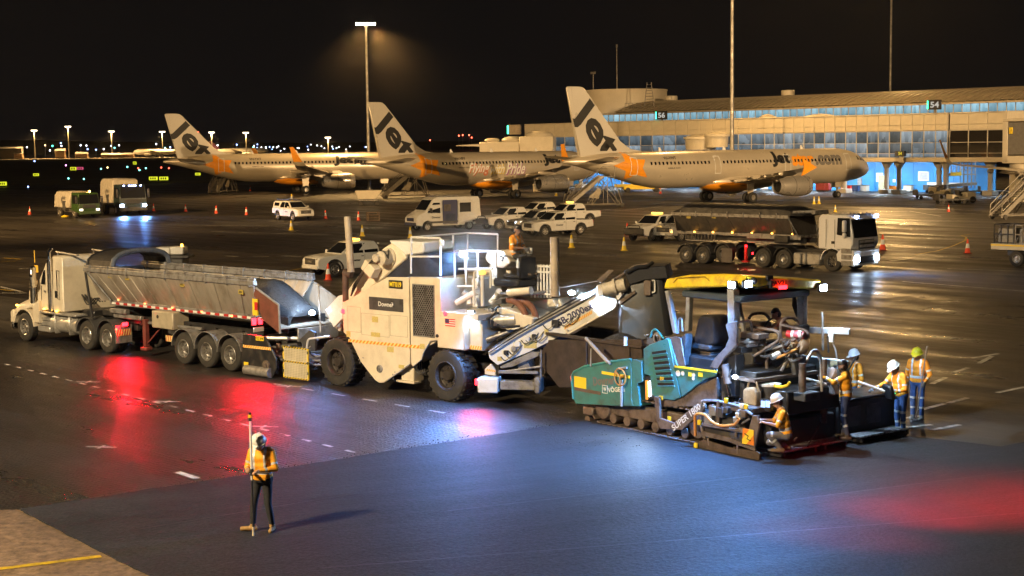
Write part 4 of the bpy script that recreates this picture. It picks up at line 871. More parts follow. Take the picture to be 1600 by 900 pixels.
# ---- trailer
tr = thing('tipping_trailer', 'grey side walled tipper trailer heaped with dark asphalt, backed up to the transfer machine', 'trailer', FT.o, FT.ang)
xa, za = Z1(452, 182, 0); xb, zb = Z1(1362, 283, 0); xc, zc = Z1(595, 368, .45); xd, zd = Z1(1385, 470, .45); zT = (za + zb) / 2; zB = (zc + zd) / 2; x0, x1 = xa, xb
TUB = mat('tub_aluminium', (.46, .41, .35), .5, .3, var=.3, scale=1.1, dirt=(.27, .23, .18), stretch=(1.5, 1, .5))
n = 14
for i in range(n):                       # side sheets between the pressed ribs
    u0, u1 = i / n, (i + 1) / n; xt_0, xt_1 = x0 + (x1 - x0) * u0, x0 + (x1 - x0) * u1; xb_0, xb_1 = xc + (xd - xc) * u0, xc + (xd - xc) * u1
    for near in (0, 1):
        Y = (lambda y: y) if not near else (lambda y: W - y); e = .012 if i % 2 else 0
        m = MB(); m.hull([(xt_0 + .01, Y(.05 + e), zT - .2), (xt_1 - .01, Y(.05 + e), zT - .2), (xb_0 + .01, Y(.45 + e), zB), (xb_1 - .01, Y(.45 + e), zB), (xt_0 + .01, Y(.10 + e), zT - .2), (xt_1 - .01, Y(.10 + e), zT - .2), (xb_0 + .01, Y(.50 + e), zB), (xb_1 - .01, Y(.50 + e), zB)], .006); build('side_panel', m, TUB, tr)
for near in (0, 1):
    y0, y1 = (.0, .16) if not near else (W - .16, W); m = MB(); m.bx(x0 - .05, x1 + .06, y0, y1, zT - .18, zT - .02, .02); m.bx(x0 - .05, x1 + .06, y0 + .03, y1 - .03, zT - .02, zT + .05, .015); m.bx(xc, xd, (.43 if not near else W - .53), (.53 if not near else W - .43), zB - .16, zB + .02, .015)
    for k in range(9): xx = x0 + .3 + k * (x1 - x0 - .5) / 8; m.bx(xx, xx + .05, y0 - .012, y1 + .012, zT - .22, zT + .065, .01)
    build('top_rail', m, STEEL, tr)
m = MB(); m.prism([(x0, zT - .1), (xc, zB), (xc + .06, zB), (x0 + .06, zT - .1)], 'y', .1, W - .1); build('front_wall', m, TUB, tr)
m = MB(); m.bx(xc + .02, xd + .1, .5, W - .5, zB - .08, zB + .02); build('floor_plate', m, TUB, tr)
m = MB()
for yy in (.06, W - .12):
    m = MB(); m.cyl((x0 + .12, yy, zT - .2), (xc + .2, yy + (.3 if yy < 1 else -.3), zB), .04, n=6); build('front_strut', m, BLACK, tr); m = MB(); m.cyl((x0, yy, zT - .2), (x0 + .32, yy, 1.15), .05, n=6); build('front_post', m, BLACK, tr)
# open tail: side cheeks and lip
pt = lambda l, y: [Z2(a, b, y) for a, b in l]
for near in (0, 1):
    y0, y1 = (.06, .11) if not near else (W - .11, W - .06)
    l = pt(((140, 366), (240, 440), (246, 566), (172, 505), (132, 392)), .08); xs_ = [p[0] for p in l]
    m = MB(); m.prism(l, 'y', y0, y1, .008); build('tail_cheek', m, mat('red_brown_primer', (.20, .07, .05), .5, var=.3, scale=3) if not near else TUB, tr)
    m = MB(); m.tube([(l[0][0], (y0 + y1) / 2, l[0][1]), (l[1][0], (y0 + y1) / 2, l[1][1]), (l[2][0], (y0 + y1) / 2, l[2][1])], .035, 6); build('cheek_edge', m, SILVER, tr)
l = pt(((388, 312), (465, 432), (420, 500), (345, 430)), W + .1); m = MB(); m.prism(l, 'y', W - .02, W + .04, .01); build('tail_cheek', m, TUB, tr)
m = MB(); xe_, ze_ = Z2(246, 566, .1); m.hull([(xd - .1, .45, zB - .02), (xd - .1, W - .45, zB - .02), (xe_ + .02, .12, ze_ + .12), (xe_ + .02, W - .1, ze_ + .12), (xd - .1, .45, zB + .02), (xd - .1, W - .45, zB + .02), (xe_ + .02, .12, ze_ + .16), (xe_ + .02, W - .1, ze_ + .16)]); build('tail_lip', m, TUB, tr)
m = MB(); xq, zq = Z2(137, 450, 0); m.bx(xq - .12, xq + .12, -.02, .04, zq - .25, zq + .25, .01); build('reflector_board', m, INKY, tr); m = MB(); m.bx(xq + .0, xq + .14, -.03, -.015, zq - .08, zq + .16); build('red_reflector', m, REDP, tr)
# reflective tape, markers, decals
m = MB()
for k in range(34):
    a = .02 + k * .029; m.mat(k % 2); x_ = xc + (xd - xc) * a; m.bx(x_, x_ + (xd - xc) * .027, .418, .43, zB - .12, zB - .05)
build('reflective_tape', m, [INKW, mat('tape_red', (.5, .03, .03), .4, var=0)], tr)
for u, v in ((640, 372), (783, 393), (932, 415), (1090, 437), (1253, 460)):
    x, z = Z1(u, v, .4); lampbox(tr, 'marker_lamp', (x, .40, z - .02), (.035, .02, .025), glow('trailer_marker_glow', (1, .18, .05), 8))
for u, v in ((602, 245), (695, 256), (992, 292), (1310, 333)):
    x, z = Z1(u, v, .15); m = MB(); m.bx(x - .12, x + .12, .098, .104, z - .07, z + .07); o = build('yellow_label', m, mat('faded_yellow', (.5, .38, .08), .6, var=.5, scale=20), tr)
    panel_text('label_print', 'MIX', .16, .07, INK, o, (x, .098, z), (1, 0, 0), (0, 0, 1))
# chassis, tool box, legs, axles
m = MB()
for yy in (.62, W - .72): m.bx(xc + .1, xd + .15, yy, yy + .1, 1.02, 1.28)
for k in range(7): xx = xc + .3 + k * 1.35; m.bx(xx, xx + .1, .5, W - .5, 1.0, 1.2)
m.bx(xc - .5, xc + .9, .45, W - .45, 1.2, 1.42, .02); build('chassis', m, BLACK, tr)
m = MB(); m.bx(xc + .3, xc + 1.9, .36, .5, 1.18, 1.32, .02); m.bx(xc + 2.2, xc + 5.2, .38, .46, 1.1, 1.18, .01); m.bx(xc + .2, xc + 1.1, .3, .5, 1.34, 1.5, .02); build('side_rail', m, STEEL, tr)
(xa_, zb_), (xb_, zt_) = Z1(828, 525, .25), Z1(940, 445, .25); m = MB(); m.bx(xa_, xb_, .2, .85, zb_, zt_, .03); tb = build('tool_box', m, mat('beige_toolbox', (.42, .36, .26), .45, var=.2), tr); m = MB(); m.cyl(((xa_ + .35), .19, (zb_ + zt_) / 2 + .1), ((xa_ + .35), .2, (zb_ + zt_) / 2 + .1), .06, n=10); build('latch', m, BLACK, tb)
for yy in (.35, W - .35):
    xq, _ = Z1(788, 500, .35); m = MB(); m.bx(xq - .08, xq + .08, yy - .08, yy + .08, .35, 1.25, .01); m.bx(xq - .17, xq + .17, yy - .14, yy + .14, .22, .34, .03); m.cyl((xq, yy, .4), (xq + .7, yy + .1, 1.0), .03, n=5); build('landing_leg', m, mat('dull_red', (.22, .05, .04), .55, var=.4), tr)
hazard(tr, (xb_ - .55, .62), (xb_ + .05, .62), .2, .3, 6, .6, mat('hazard_red', (.6, .08, .04), .5), HAZ_Y)
for (u, v) in ((988, 640), (1113, 660), (1240, 685)):
    x, _ = Z1(u, v); wheel(tr, x, .02, .515, .515, .58); wheel(tr, x, W - .02, .515, .515, .58, out=1)
    for y0, y1 in ((.0, .62), (W - .62, W)): m = MB(); arc(m, x, .54, .62, 12, 178, y0, y1, .025, 12); build('mudguard', m, STEEL, tr)
    m = MB(); m.cyl((x, .3, .515), (x, W - .3, .515), .09, n=8); m.bx(x - .3, x + .3, .7, .85, .6, 1.0, .05); m.bx(x - .3, x + .3, W - .85, W - .7, .6, 1.0, .05); build('axle', m, BLACK, tr)
# tail lamps and plate
xq, zq = Z2(143, 512, .3); m = MB(); m.bx(xq - .05, xq + .0, .1, 1.0, zq - .14, zq + .14, .02); build('lamp_bar', m, BLACK, tr)
for dy in (.18, .42): lampbox(tr, 'tail_lamp', (xq + .03, dy, zq), (.03, .07, .1), TAILL)
m = MB(); m.bx(xq + .01, xq + .03, .15, .55, zq - .32, zq - .18, .005); build('number_plate', m, INKW, tr)
lamp('SPOT', FT.w((xq + .15, .1, zq)), 600, RED, FT.w((xq + 1.5, -5, 0)), .1, 150, .8, name='tail_lamp_light')
# folded tarpaulin over bows at the front
TARP = mat('black_tarp', (.02, .02, .024), .55, var=.4, scale=3, bump=.5, bscale=6)
m = MB(); bows = []
for k in range(6):
    x = x0 + .1 + k * .3; r = W / 2 - .05; bows.append([(x, W / 2 - r * math.cos(PI * j / 10), zT + (.52 - .02 * (k % 2)) * math.sin(PI * j / 10) ** .7) for j in range(11)])
for k in range(5):
    for j in range(10): m.quad(bows[k][j], bows[k + 1][j], bows[k + 1][j + 1], bows[k][j + 1])
for k in (0, 5): m.tube(bows[k], .03, 6)
build('tarpaulin', m, TARP, tr); m = MB(); m.tube([(x0 + 1.6, W / 2 - (W / 2 - .1) * math.cos(PI * j / 10), zT + .05 + .5 * math.sin(PI * j / 10) ** .7) for j in range(11)], .09, 8); build('tarp_roll', m, mat('grey_tarp', (.10, .11, .13), .5, var=.4, scale=5), tr)
heap('asphalt_load', x0 + .7, xe_ - .1, .5, W - .5, lambda u, v: (zB + .25 + (zT - zB - .35) * math.sin(PI * v) ** .5 * (.55 + .45 * min(1, u * 1.6))) if u < .86 else (zB + .25 + (zT - zB - .35) * math.sin(PI * v) ** .5 - (u - .86) * 7.5 * (zT - zB) * .62), HOTMIX, 44, 14, 4, .05, 'dark loose asphalt heaped in the tipper trailer and sliding to its open tail', 'asphalt', FT.o, FT.ang, kind='stuff', base=zB + .03)
# ---------------------------------------------------------------- material transfer machine
FM = Fr((530, 605), (700, 629)); M2z = Zm(FM, 2.8125, 350, 320); M3z = Zm(FM, 3.0, 600, 340); M6z = Zm(FM, 6.0, 690, 350); M7z = Zm(FM, 7.5, 370, 480); M4z = Zm(FM, 3.75, 740, 400)
RIMD = mat('dark_rim', (.06, .05, .045), .5, .3, var=.4, scale=6)
mt = thing('transfer_machine', 'large cream asphalt transfer machine on rubber tyres in the middle of the works', 'road machine', FM.o, FM.ang)
YB, YF = .10, 2.9; X = lambda u, v, y=0: M2z(u, v, y)
# near body plates: main plate, door plate
arch = lambda cx, cz, r, a0, a1, n=8: [(cx + r * math.cos(math.radians(a0 + (a1 - a0) * i / n)), cz + r * math.sin(math.radians(a0 + (a1 - a0) * i / n))) for i in range(n + 1)]
A = lambda l: [M2z(a, b, YB) for a, b in l]
xs_, _ = M2z(813, 400, YB)
main = A(((521, 430), (718, 318), (812, 319), (818, 700), (722, 768), (700, 783), (680, 782), (662, 770), (600, 690), (548, 580), (524, 560)))
m = MB(); m.prism(main, 'y', YB, YB + .07, .015); build('side_plate', m, CREAM, mt)
door = A(((815, 319), (950, 321), (954, 585), (940, 596), (905, 600), (875, 650), (866, 682), (830, 712), (821, 700)))
m = MB(); m.prism(door, 'y', YB + .002, YB + .06, .015); dr = build('engine_door', m, CREAM, mt)
(gx0, gz1), (gx1, gz0) = M2z(832, 351, YB), M2z(925, 580, YB); m = MB(); m.bx(gx0, gx1, YB - .006, YB + .0015, gz0, gz1); gr = build('grille_recess', m, INK, dr)
hm = None; k = 0; nx, nz = 9, 24; px_, pz_ = (gx1 - gx0) / nx, (gz1 - gz0) / nz; m = MB()
for i in range(nx):                       # punched mesh: hexagonal rings
    for j in range(nz):
        cx = gx0 + px_ * (i + .5 + (.25 if j % 2 else -.25)); cz = gz0 + pz_ * (j + .5); ro, ri = px_ * .62, px_ * .40
        if cx - ro < gx0 - .01 or cx + ro > gx1 + .01: continue
        vs = [(cx + r * math.cos(PI / 6 + a * PI / 3), YB - .014, cz + r * math.sin(PI / 6 + a * PI / 3) * (pz_ / px_) * 1.25) for r in (ro, ri) for a in range(6)]
        m.add(vs, [(a, (a + 1) % 6, 6 + (a + 1) % 6, 6 + a) for a in range(6)])
m.bx(gx0 - .03, gx0, YB - .02, YB, gz0 - .03, gz1 + .03); m.bx(gx1, gx1 + .03, YB - .02, YB, gz0 - .03, gz1 + .03); m.bx(gx0, gx1, YB - .02, YB, gz1, gz1 + .03); m.bx(gx0, gx1, YB - .02, YB, gz0 - .03, gz0)
build('grille_mesh', m, STEEL, dr, kind='stuff')
# body volume behind the plates
def P2(l, y): return [M2z(a, b, YB) for a, b in l]
body = P2(((530, 432), (722, 326), (946, 328), (946, 592), (860, 640), (824, 690), (700, 760), (620, 690), (556, 580), (532, 556)), 0)
m = MB(); m.prism(body, 'y', YB + .071, YF, .02); build('body', m, CREAM, mt)
m = MB(); m.prism(A(((521, 430), (718, 318), (950, 321), (954, 585), (866, 682), (700, 783), (548, 580), (524, 560))), 'y', YF + .001, YF + .07, .015); build('side_plate', m, CREAM, mt)
# seams, hatches, hub, labels
m = MB()
for u0, v0, u1, v1 in ((605, 486, 725, 570), (731, 490, 806, 575), (545, 450, 600, 556)):
    (a, b), (c, d) = M2z(u0, v1, YB), M2z(u1, v0, YB); t_ = .008
    for q in ((a, c, b, b + t_), (a, c, d - t_, d), (a, a + t_, b, d), (c - t_, c, b, d)): m.bx(q[0], q[1], YB - .004, YB + .002, q[2], q[3])
build('hatch_seam', m, mat('seam_brown', (.35, .3, .22), .5, var=0), mt)  # thin brown strips outline the hatches
(cx, cz) = M2z(685, 720, YB); m = MB(); m.lathe([(.11, 0), (.11, .03), (.085, .04), (.085, .02), (0, .02)], (cx, YB, cz), (0, -1, 0), 20); m.cyl((cx, YB - .02, cz), (cx, YB - .05, cz), .035, n=10); build('pivot_hub', m, STEEL, mt)
for u, v in ((550, 690), (600, 690), (742, 745), (745, 765), (752, 735), (612, 672), (592, 680), (598, 695)):
    a, b = M2z(u, v, YB); m = MB(); m.cyl((a, YB + .001, b), (a, YB - .015, b), .018, n=6); build('bolt', m, STEEL, mt)
def plaque(par, zf, u0, v0, u1, v1, y, m_, txt=None, tm=None, th=.012, bold=.03, frac=(.82, .55)):
    (a, b), (c, d) = zf(u0, v1, y), zf(u1, v0, y); q = MB(); q.bx(a, c, y - th, y + .001, b, d, .003); o = build('plaque', q, m_, par)
    if txt: panel_text('lettering', txt, (c - a) * frac[0], (d - b) * frac[1], tm or INK, o, ((a + c) / 2, y - th, (b + d) / 2), (1, 0, 0), (0, 0, 1), bold)
    return o
plaque(mt, M2z, 725, 334, 785, 366, YB, BLACK, 'MT019', INKY, frac=(.84, .62), bold=.035)
plaque(mt, M2z, 639, 415, 788, 459, YB, DARKG, 'Downer', INKW, frac=(.44, .36), bold=.02)
(a, b) = M2z(738, 432, YB); m = MB(); m.bx(a - .01, a + .055, YB - .02, YB - .011, b - .0, b + .014); m.bx(a + .04, a + .055, YB - .02, YB - .011, b - .07, b); build('logo_mark', m, INKW, mt)
for q in ((651, 492, 677, 515), (717, 625, 746, 646), (647, 563, 686, 578), (538, 556, 556, 580), (768, 705, 793, 718), (862, 612, 882, 632)): plaque(mt, M2z, *q, YB, mat('label_yellow', (.62, .5, .18), .5, var=.3, scale=30), None, th=.006)
p0, p1 = M2z(547, 603, YB), M2z(862, 632, YB); hazard(mt, p0, p1, .085, YB, 20, .55)
p0, p1 = M2z(862, 630, YB), M2z(892, 634, YB); (a, b) = M2z(938, 576, YB); m = MB(); m.lathe([(.05, 0), (.05, .02), (0, .025)], (a, YB, b), (0, -1, 0), 12); build('filler_cap', m, BLACK, dr)
# wheels
xf, zf = M2z(487, 700); xr_, zr_ = M3z(283, 755); RF = .70
for x in (xf, xr_):
    wheel(mt, x, .04, RF, RF, .62, 'lug', RIMD); wheel(mt, x, 2.96, RF, RF, .62, 'lug', RIMD, out=1)
    m = MB(); m.cyl((x, .4, RF), (x, 2.6, RF), .16, n=10); build('axle', m, BLACK, mt)
m = MB(); m.bx(xf - .2, xr_ + 1.2, .85, 1.0, .7, 1.0); m.bx(xf - .2, xr_ + 1.2, 2.0, 2.15, .7, 1.0); m.bx(xf + .9, xr_ - .5, .7, 2.3, .45, .75, .05); build('chassis', m, BLACK, mt)
x, z = M2z(800, 735, .3); m = MB(); m.bx(x - .2, x + .3, .3, .7, z - .25, z + .35, .02); m.bx(x - .35, x + .35, .25, .55, z - .3, z - .24, .01); build('underframe_box', m, CREAM, mt)
m = MB()
for k in range(6): m.tube([(x + .25 + k * .05, .3 + k * .05, z + .3), (x + .4 + k * .05, .35, z - .05), (x + .7, .4 + k * .06, z + .05), (x + .9, .5, z + .3)], .02, 6, .15)
build('hydraulic_hose', m, BLACK, mt)
# rear box, deck, flag label
(a, b), (c, d) = M3z(248, 610, .1), M3z(375, 472, .1); m = MB(); m.bx(a, c, .1, .75, b, d, .03); rb = build('rear_box', m, CREAM, mt)
(c2, b2), (_, d2) = M3z(432, 600, .35), M3z(432, 462, .35); m = MB(); m.bx(c + .003, c + .45, .3, 1.1, b, d - .02, .03); build('rear_box', m, CREAM, mt)
p0, p1 = (c + .01, b + .03), (c + .44, b + .03); hazard(mt, p0, p1, .1, .3, 5, .55)
m = MB(); fx0, fz1 = M3z(288, 472, .1); fx1, fz0 = M3z(335, 512, .1); m.mat(1).bx(fx0, fx1, .092, .1, fz0, fz1); m.mat(0)
for k in range(7):
    if k % 2 == 0: m.bx(fx0, fx1, .086, .0915, fz0 + (fz1 - fz0) * k / 7, fz0 + (fz1 - fz0) * (k + 1) / 7)
m.mat(2).bx(fx0, fx0 + (fx1 - fx0) * .4, .080, .0855, fz0 + (fz1 - fz0) * 3 / 7, fz1); build('flag_label', m, [mat('flag_red', (.6, .06, .06), .5, var=0), INKW, INKB], rb)
(a2, b2), (c2, d2) = M3z(266, 448, .12), M3z(428, 418, .12); m = MB(); m.bx(a2, c2 + .1, .1, 2.6, b2 - .12, b2 + .05, .02); build('deck', m, CREAM, mt)
m = MB(); q = M3z(288, 450, .08); m.lathe([(.05, 0), (.06, .04), (.03, .07), (0, .075)], (q[0], .09, q[1]), (0, -1, 0), 12); build('tail_lamp', m, TAILL, mt)
lamp('POINT', FM.w((q[0], -.15, q[1])), 7, RED, None, .06, name='tail_lamp_light')
q = M2z(524, 468, .05); lampbox(mt, 'tail_lamp', (q[0] - .03, .08, q[1]), (.04, .05, .06), TAILL); lamp('POINT', FM.w((q[0] - .2, -.15, q[1])), 16, RED, None, .06, name='tail_lamp_light')
# engine bay behind the deck: silencer, ducts, hoses
m = MB(); q = M3z(455, 490, .6); m.cyl((q[0] - .1, .6, q[1]), (q[0] + .9, 1.0, q[1] + .1), .17, n=16); build('silencer', m, SILVER, mt)
for (u, v), (u2, v2), y in (((340, 400), (440, 345), .7), ((310, 350), (352, 415), .9), ((372, 345), (402, 410), .8), ((540, 345), (500, 400), 1.1)):
    p, p2 = M3z(u, v, y), M3z(u2, v2, y); m = MB(); m.tube([(p[0], y, p[1]), ((p[0] + p2[0]) / 2, y + .1, (p[1] + p2[1]) / 2 + .04), (p2[0], y, p2[1])], .085, 8); build('duct', m, WHITE, mt)
for k, dx in enumerate((0, 32)):
    l = [M3z(*q, 1.0) for q in ((580 + dx, 385), (620 + dx, 395), (655 + dx, 430), (672 + dx, 490))]; m = MB(); m.tube([(p[0], 1.0 + .12 * k, p[1]) for p in l], .085, 8, .2); build('rust_hose', m, mat('rusty_hose', (.22, .09, .05), .7, var=.3, bump=.5, bscale=60, stretch=(1, 1, 1)), mt)
m = MB(); l = [M3z(*q, .9) for q in ((525, 425), (545, 420), (700, 470), (690, 520), (640, 545), (540, 520))]; m.prism(l, 'y', .9, 2.2, .03); build('engine_cowl', m, CREAM, mt)
m = MB(); l = [M3z(*q, 2.0) for q in ((680, 392), (790, 380), (830, 470), (690, 500))]; m.prism(l, 'y', 2.0, 2.7, .02); build('rear_cowl', m, CREAM, mt)
m = MB(); l = [M3z(*q, 2.2) for q in ((700, 470), (705, 455), (770, 430), (778, 398), (820, 380), (840, 430), (880, 400), (880, 470), (720, 500))]; m.prism(l, 'y', 2.2, 2.3, .01); build('conveyor_shield', m, CREAM, mt)
m = MB(); (a, b), (c, d) = M3z(275, 410, 1.4), M3z(440, 285, 1.4); m.bx(a, c, 1.4, 2.4, b, d, .04); build('engine_housing', m, WHITE, mt)
m = MB(); p, p2 = M3z(585, 352, .8), M3z(690, 342, .8); m.cyl((p[0], .8, p[1]), (p2[0], .8, p2[1]), .1, n=14); build('air_cylinder', m, CREAM, mt)
R8 = random.Random(8)
for k in range(14):
    u, v, y = R8.uniform(445, 560), R8.uniform(420, 580), R8.uniform(.5, 1.1); p = M3z(u, v, y); p2 = M3z(u + R8.uniform(30, 110), v + R8.uniform(-40, 50), y + .2)
    m = MB(); m.tube([(p[0], y, p[1]), ((p[0] + p2[0]) / 2, y - .1, min(p[1], p2[1]) - R8.uniform(0, .2)), (p2[0], y + .2, p2[1])], R8.choice((.02, .03, .04)), 6, .2); build('hydraulic_hose', m, R8.choice((BLACK, BLACK, STEEL)), mt)
for k in range(9):
    u, v, y = R8.uniform(440, 560), R8.uniform(430, 590), R8.uniform(.7, 1.2); p = M3z(u, v, y); m = MB(); s_ = R8.uniform(.06, .17); m.bx(p[0] - s_, p[0] + s_, y, y + s_, p[1] - s_ * .7, p[1] + s_ * .7, .02); build('valve_block', m, R8.choice((STEEL, WHITE, DARKG)), mt)
# guard rails
def rail(zf, runs, r=.028, m_=WHITE):
    b = MB()
    for pts in runs:
        b.tube([(zf(u, v, y)[0], y, zf(u, v, y)[1]) for u, v, y in pts], r, 6, .12)
    return build('guard_rail', b, m_, mt)
yb = 2.4
rail(M3z, [((127, 262, .15), (127, 92, .15)), ((127, 92, .15), (265, 97, .15)), ((127, 183, .15), (265, 183, .15)), ((265, 97, .15), (265, 272, .15)), ((265, 105, .15), (278, 105, .15), (278, 130, .15), (265, 132, .15))])
rail(M3z, [((127, 92, .15), (395, 72, yb), (533, 78, yb)), ((325, 78, yb), (325, 162, yb), (205, 165, yb), (195, 95, yb)), ((392, 72, yb), (392, 152, yb)), ((533, 78, yb), (533, 152, yb))])
rail(M3z, [((333, 320, .9), (330, 155, .9), (555, 158, .9)), ((350, 240, .9), (510, 240, .9)), ((385, 158, .9), (385, 312, .9)), ((440, 158, .9), (440, 320, .9), (345, 322, .9)), ((525, 158, .9), (525, 240, .9))])
rail(M3z, [((422, 412, .2), (422, 248, .2), (500, 242, .2), (500, 330, .2)), ((345, 322, .5), (440, 322, .5))])
p, p2 = M3z(463, 415, .2), M3z(463, 270, .2); m = MB(); m.cyl((p[0], .2, p[1]), (p[0], .2, p2[1]), .05, n=8); build('post', m, WHITE, mt); lampbox(mt, 'amber_beacon', (p[0], .2, p2[1] + .08), (.09, .08, .07), mat('amber_lit', (.8, .45, .1), .3, emit=(1, .55, .12), es=1.6))
# exhaust pipes
for (u, v), (u2, v2), zf, r, y in (((543, 52), (558, 295), M2z, .10, .35), ((798, 92), (802, 368), M3z, .115, .9)):
    p, p2 = zf(u, v, y), zf(u2, v2, y); m = MB(); m.cyl((p[0], y, p[1]), (p2[0], y, p2[1]), r, n=18); m.lathe([(r * 1.08, 0), (r * 1.08, .04), (r, .05)], (p2[0], y, p2[1]), (0, 0, 1), 18); m.lathe([(r * .85, .002), (0, .001)], (p[0], y, p[1]), (0, 0, 1), 18); build('exhaust_stack', m, mat('heat_stained_steel', (.62, .52, .40), .4, .15, var=.25, scale=1.5, dirt=(.3, .24, .2)), mt)
p, p2 = M2z(533, 300, .3), M2z(535, 425, .3); m = MB(); m.cyl((p[0], .3, p[1]), (p2[0], .3, p2[1]), .09, n=12); m.cyl((p[0] + .2, .35, p[1] - .05), (p[0] - .05, .3, p[1] + .02), .1, n=12); build('exhaust_elbow', m, mat('rust_brown', (.10, .06, .045), .7, var=.4), mt)
# ladder-like balustrade by the operator
for u in range(690, 790, 15):
    p, p2 = M3z(u, 220, 1.9), M3z(u, 375, 1.9); m = MB(); m.bx(p[0] - .03, p[0] + .03, 1.88, 1.92, p2[1], p[1], .01); build('baluster', m, WHITE, mt)
for v in (222, 248, 350):
    p, p2 = M3z(640, v, 1.9), M3z(780, v - 4, 1.9); m = MB(); m.bx(p[0], p2[0], 1.86, 1.94, p[1] - .03, p[1] + .03, .01); build('baluster_rail', m, WHITE, mt)
for u, vt in ((661, 140), (675, 138), (690, 142)):
    p, p2 = M3z(u, vt, 2.0), M3z(u, 225, 2.0); m = MB(); m.bx(p[0] - .035, p[0] + .035, 1.97, 2.03, p2[1], p[1], .01); build('ladder_post', m, WHITE, mt)
# operator console, seat, bottle, deck clutter
l = [M3z(*q, 1.2) for q in ((470, 187), (482, 158), (560, 152), (592, 210), (560, 236), (512, 232), (478, 205))]; m = MB(); m.prism(l, 'y', 1.2, 1.9, .03); con = build('control_console', m, CREAM, mt)
(a, b), (c, d) = M3z(494, 320, 1.35), M3z(528, 222, 1.35); m = MB(); m.bx(a, c, 1.35, 1.75, b, d, .02); build('console_stem', m, WHITE, con)
m = MB()
for u, v in ((549, 182), (560, 190), (568, 178), (555, 200)): p = M3z(u, v, 1.2); m.cyl((p[0], 1.198, p[1]), (p[0], 1.18, p[1]), .025, n=8)
build('knob', m, BLACK, con)
(a, b), (c, d) = M3z(520, 320, 1.2), M3z(640, 290, 1.2); m = MB(); m.bx(a, c, 1.1, 1.9, b, d, .05); m.bx(a + .3, c, 1.15, 1.85, d, d + .12, .05); m.bx(c - .12, c + .02, 1.15, 1.85, d, d + .6, .05); build('operator_seat', m, BLACK, mt)
p = M3z(628, 215, 1.15); m = MB(); m.lathe([(.045, -.12), (.045, .05), (.02, .1), (.02, .13)], (p[0], 1.15, p[1]), (0, 0, 1), 10); build('water_bottle', m, mat('clear_plastic', (.7, .75, .8), .15, var=0), mt)
m = MB(); (a, b) = M3z(640, 300, 1.3); m.bx(a - .5, a + .35, 1.0, 2.3, b - .35, b - .28, .02); build('operator_floor', m, STEEL, mt)
# lifting conveyor from the hopper to the bin, with drive drum
l = [M2z(*q, .9) for q in ((455, 505), (560, 350), (620, 275), (700, 190), (735, 168), (782, 205), (800, 235), (700, 320), (560, 430), (505, 560))]
m = MB(); m.prism(l, 'y', .9, 2.1, .03); lc = build('lifting_conveyor', m, CREAM, mt)
l = [M2z(*q, 1.0) for q in ((728, 156), (878, 163), (886, 204), (872, 214), (786, 226), (742, 180))]; m = MB(); m.prism(l, 'y', .95, 2.15, .04); build('head_cover', m, WHITE, lc)
l = [M2z(*q, 1.0) for q in ((790, 228), (880, 216), (945, 260), (945, 320), (705, 318))]; m = MB(); m.prism(l, 'y', .98, 2.1, .02); build('bin_wall', m, mat('bin_blue_black', (.03, .035, .06), .5, var=.4), lc)
p = M2z(722, 232, .85); m = MB(); m.cyl((p[0], .55, p[1]), (p[0], .92, p[1]), .2, n=20); m.lathe([(.27, 0), (.27, .05), (.2, .06)], (p[0], .9, p[1]), (0, -1, 0), 20); m.cyl((p[0] - .12, .45, p[1]), (p[0] - .12, .7, p[1] + .02), .12, n=12)
for k in range(12): a = 2 * PI * k / 12; m.cyl((p[0] + .235 * math.cos(a), .86, p[1] + .235 * math.sin(a)), (p[0] + .235 * math.cos(a), .83, p[1] + .235 * math.sin(a)), .02, n=6)
build('drive_motor', m, mat('cream_motor', (.6, .53, .42), .5, var=.3, scale=6), lc)
p = M2z(655, 280, .8); m = MB(); m.bx(-.24, .24, 0, .3, -.17, .17, .02, Matrix.Rotation(.62, 3, 'Y'), (p[0], .58, p[1])); build('gear_box', m, CREAM, lc)
for k in range(7):
    l = [M2z(560 + 5 * k, 400 - 8 * k, .8), M2z(600 + 8 * k, 310 - 8 * k, .75), M2z(660 + 8 * k, 235 - 7 * k, .7), M2z(705 + 3 * k, 200 + 6 * k, .6)]; m = MB(); m.tube([(q[0], .78 - .03 * k, q[1]) for q in l], .022, 6, .3); build('hydraulic_hose', m, BLACK, lc)
# receiving hopper at the front: black wing, roller, tape, perforated gate
l = [M7z(*q, -.05) for q in ((75, 312), (130, 312), (338, 345), (402, 470), (440, 545), (470, 620), (470, 720), (425, 815), (400, 858), (120, 812), (60, 690))]
m = MB(); m.prism(l, 'y', -.08, .0, .02); hw = build('hopper_wing', m, BLACK, mt)
p0, p1 = M7z(75, 470, -.08), M7z(404, 507, -.08); hazard(hw, p0, p1, .085, -.08, 12, .55)
m = MB(); p, p2 = M7z(110, 790, -.1), M7z(400, 800, -.1); m.cyl((p[0], -.1, .16), (p2[0], -.1, .16), .15, n=16); build('push_roller', m, STEEL, hw)
p = M7z(352, 680, -.08); m = MB(); m.lathe([(.15, 0), (.15, .05), (.07, .06), (.07, .1), (0, .1)], (p[0], -.08, p[1]), (0, -1, 0), 16); build('wheel_motor', m, BROWNST, hw)
plaque(hw, M7z, 225, 345, 316, 388, -.08, INKY, 'CC 019', INK, th=.008); plaque(hw, M7z, 85, 645, 135, 690, -.08, INKY, None, th=.008)
l = [M7z(*q, -.02) for q in ((75, 312), (338, 345), (470, 400), (470, 500), (440, 545))]
m = MB(); m.prism([(l[0][0], .3), (l[0][0], l[0][1] - .1), (l[1][0] + .2, l[1][1] - .1), (l[1][0] + .6, .3)], 'y', 2.5, 2.58, .02); build('hopper_wing', m, BLACK, mt)
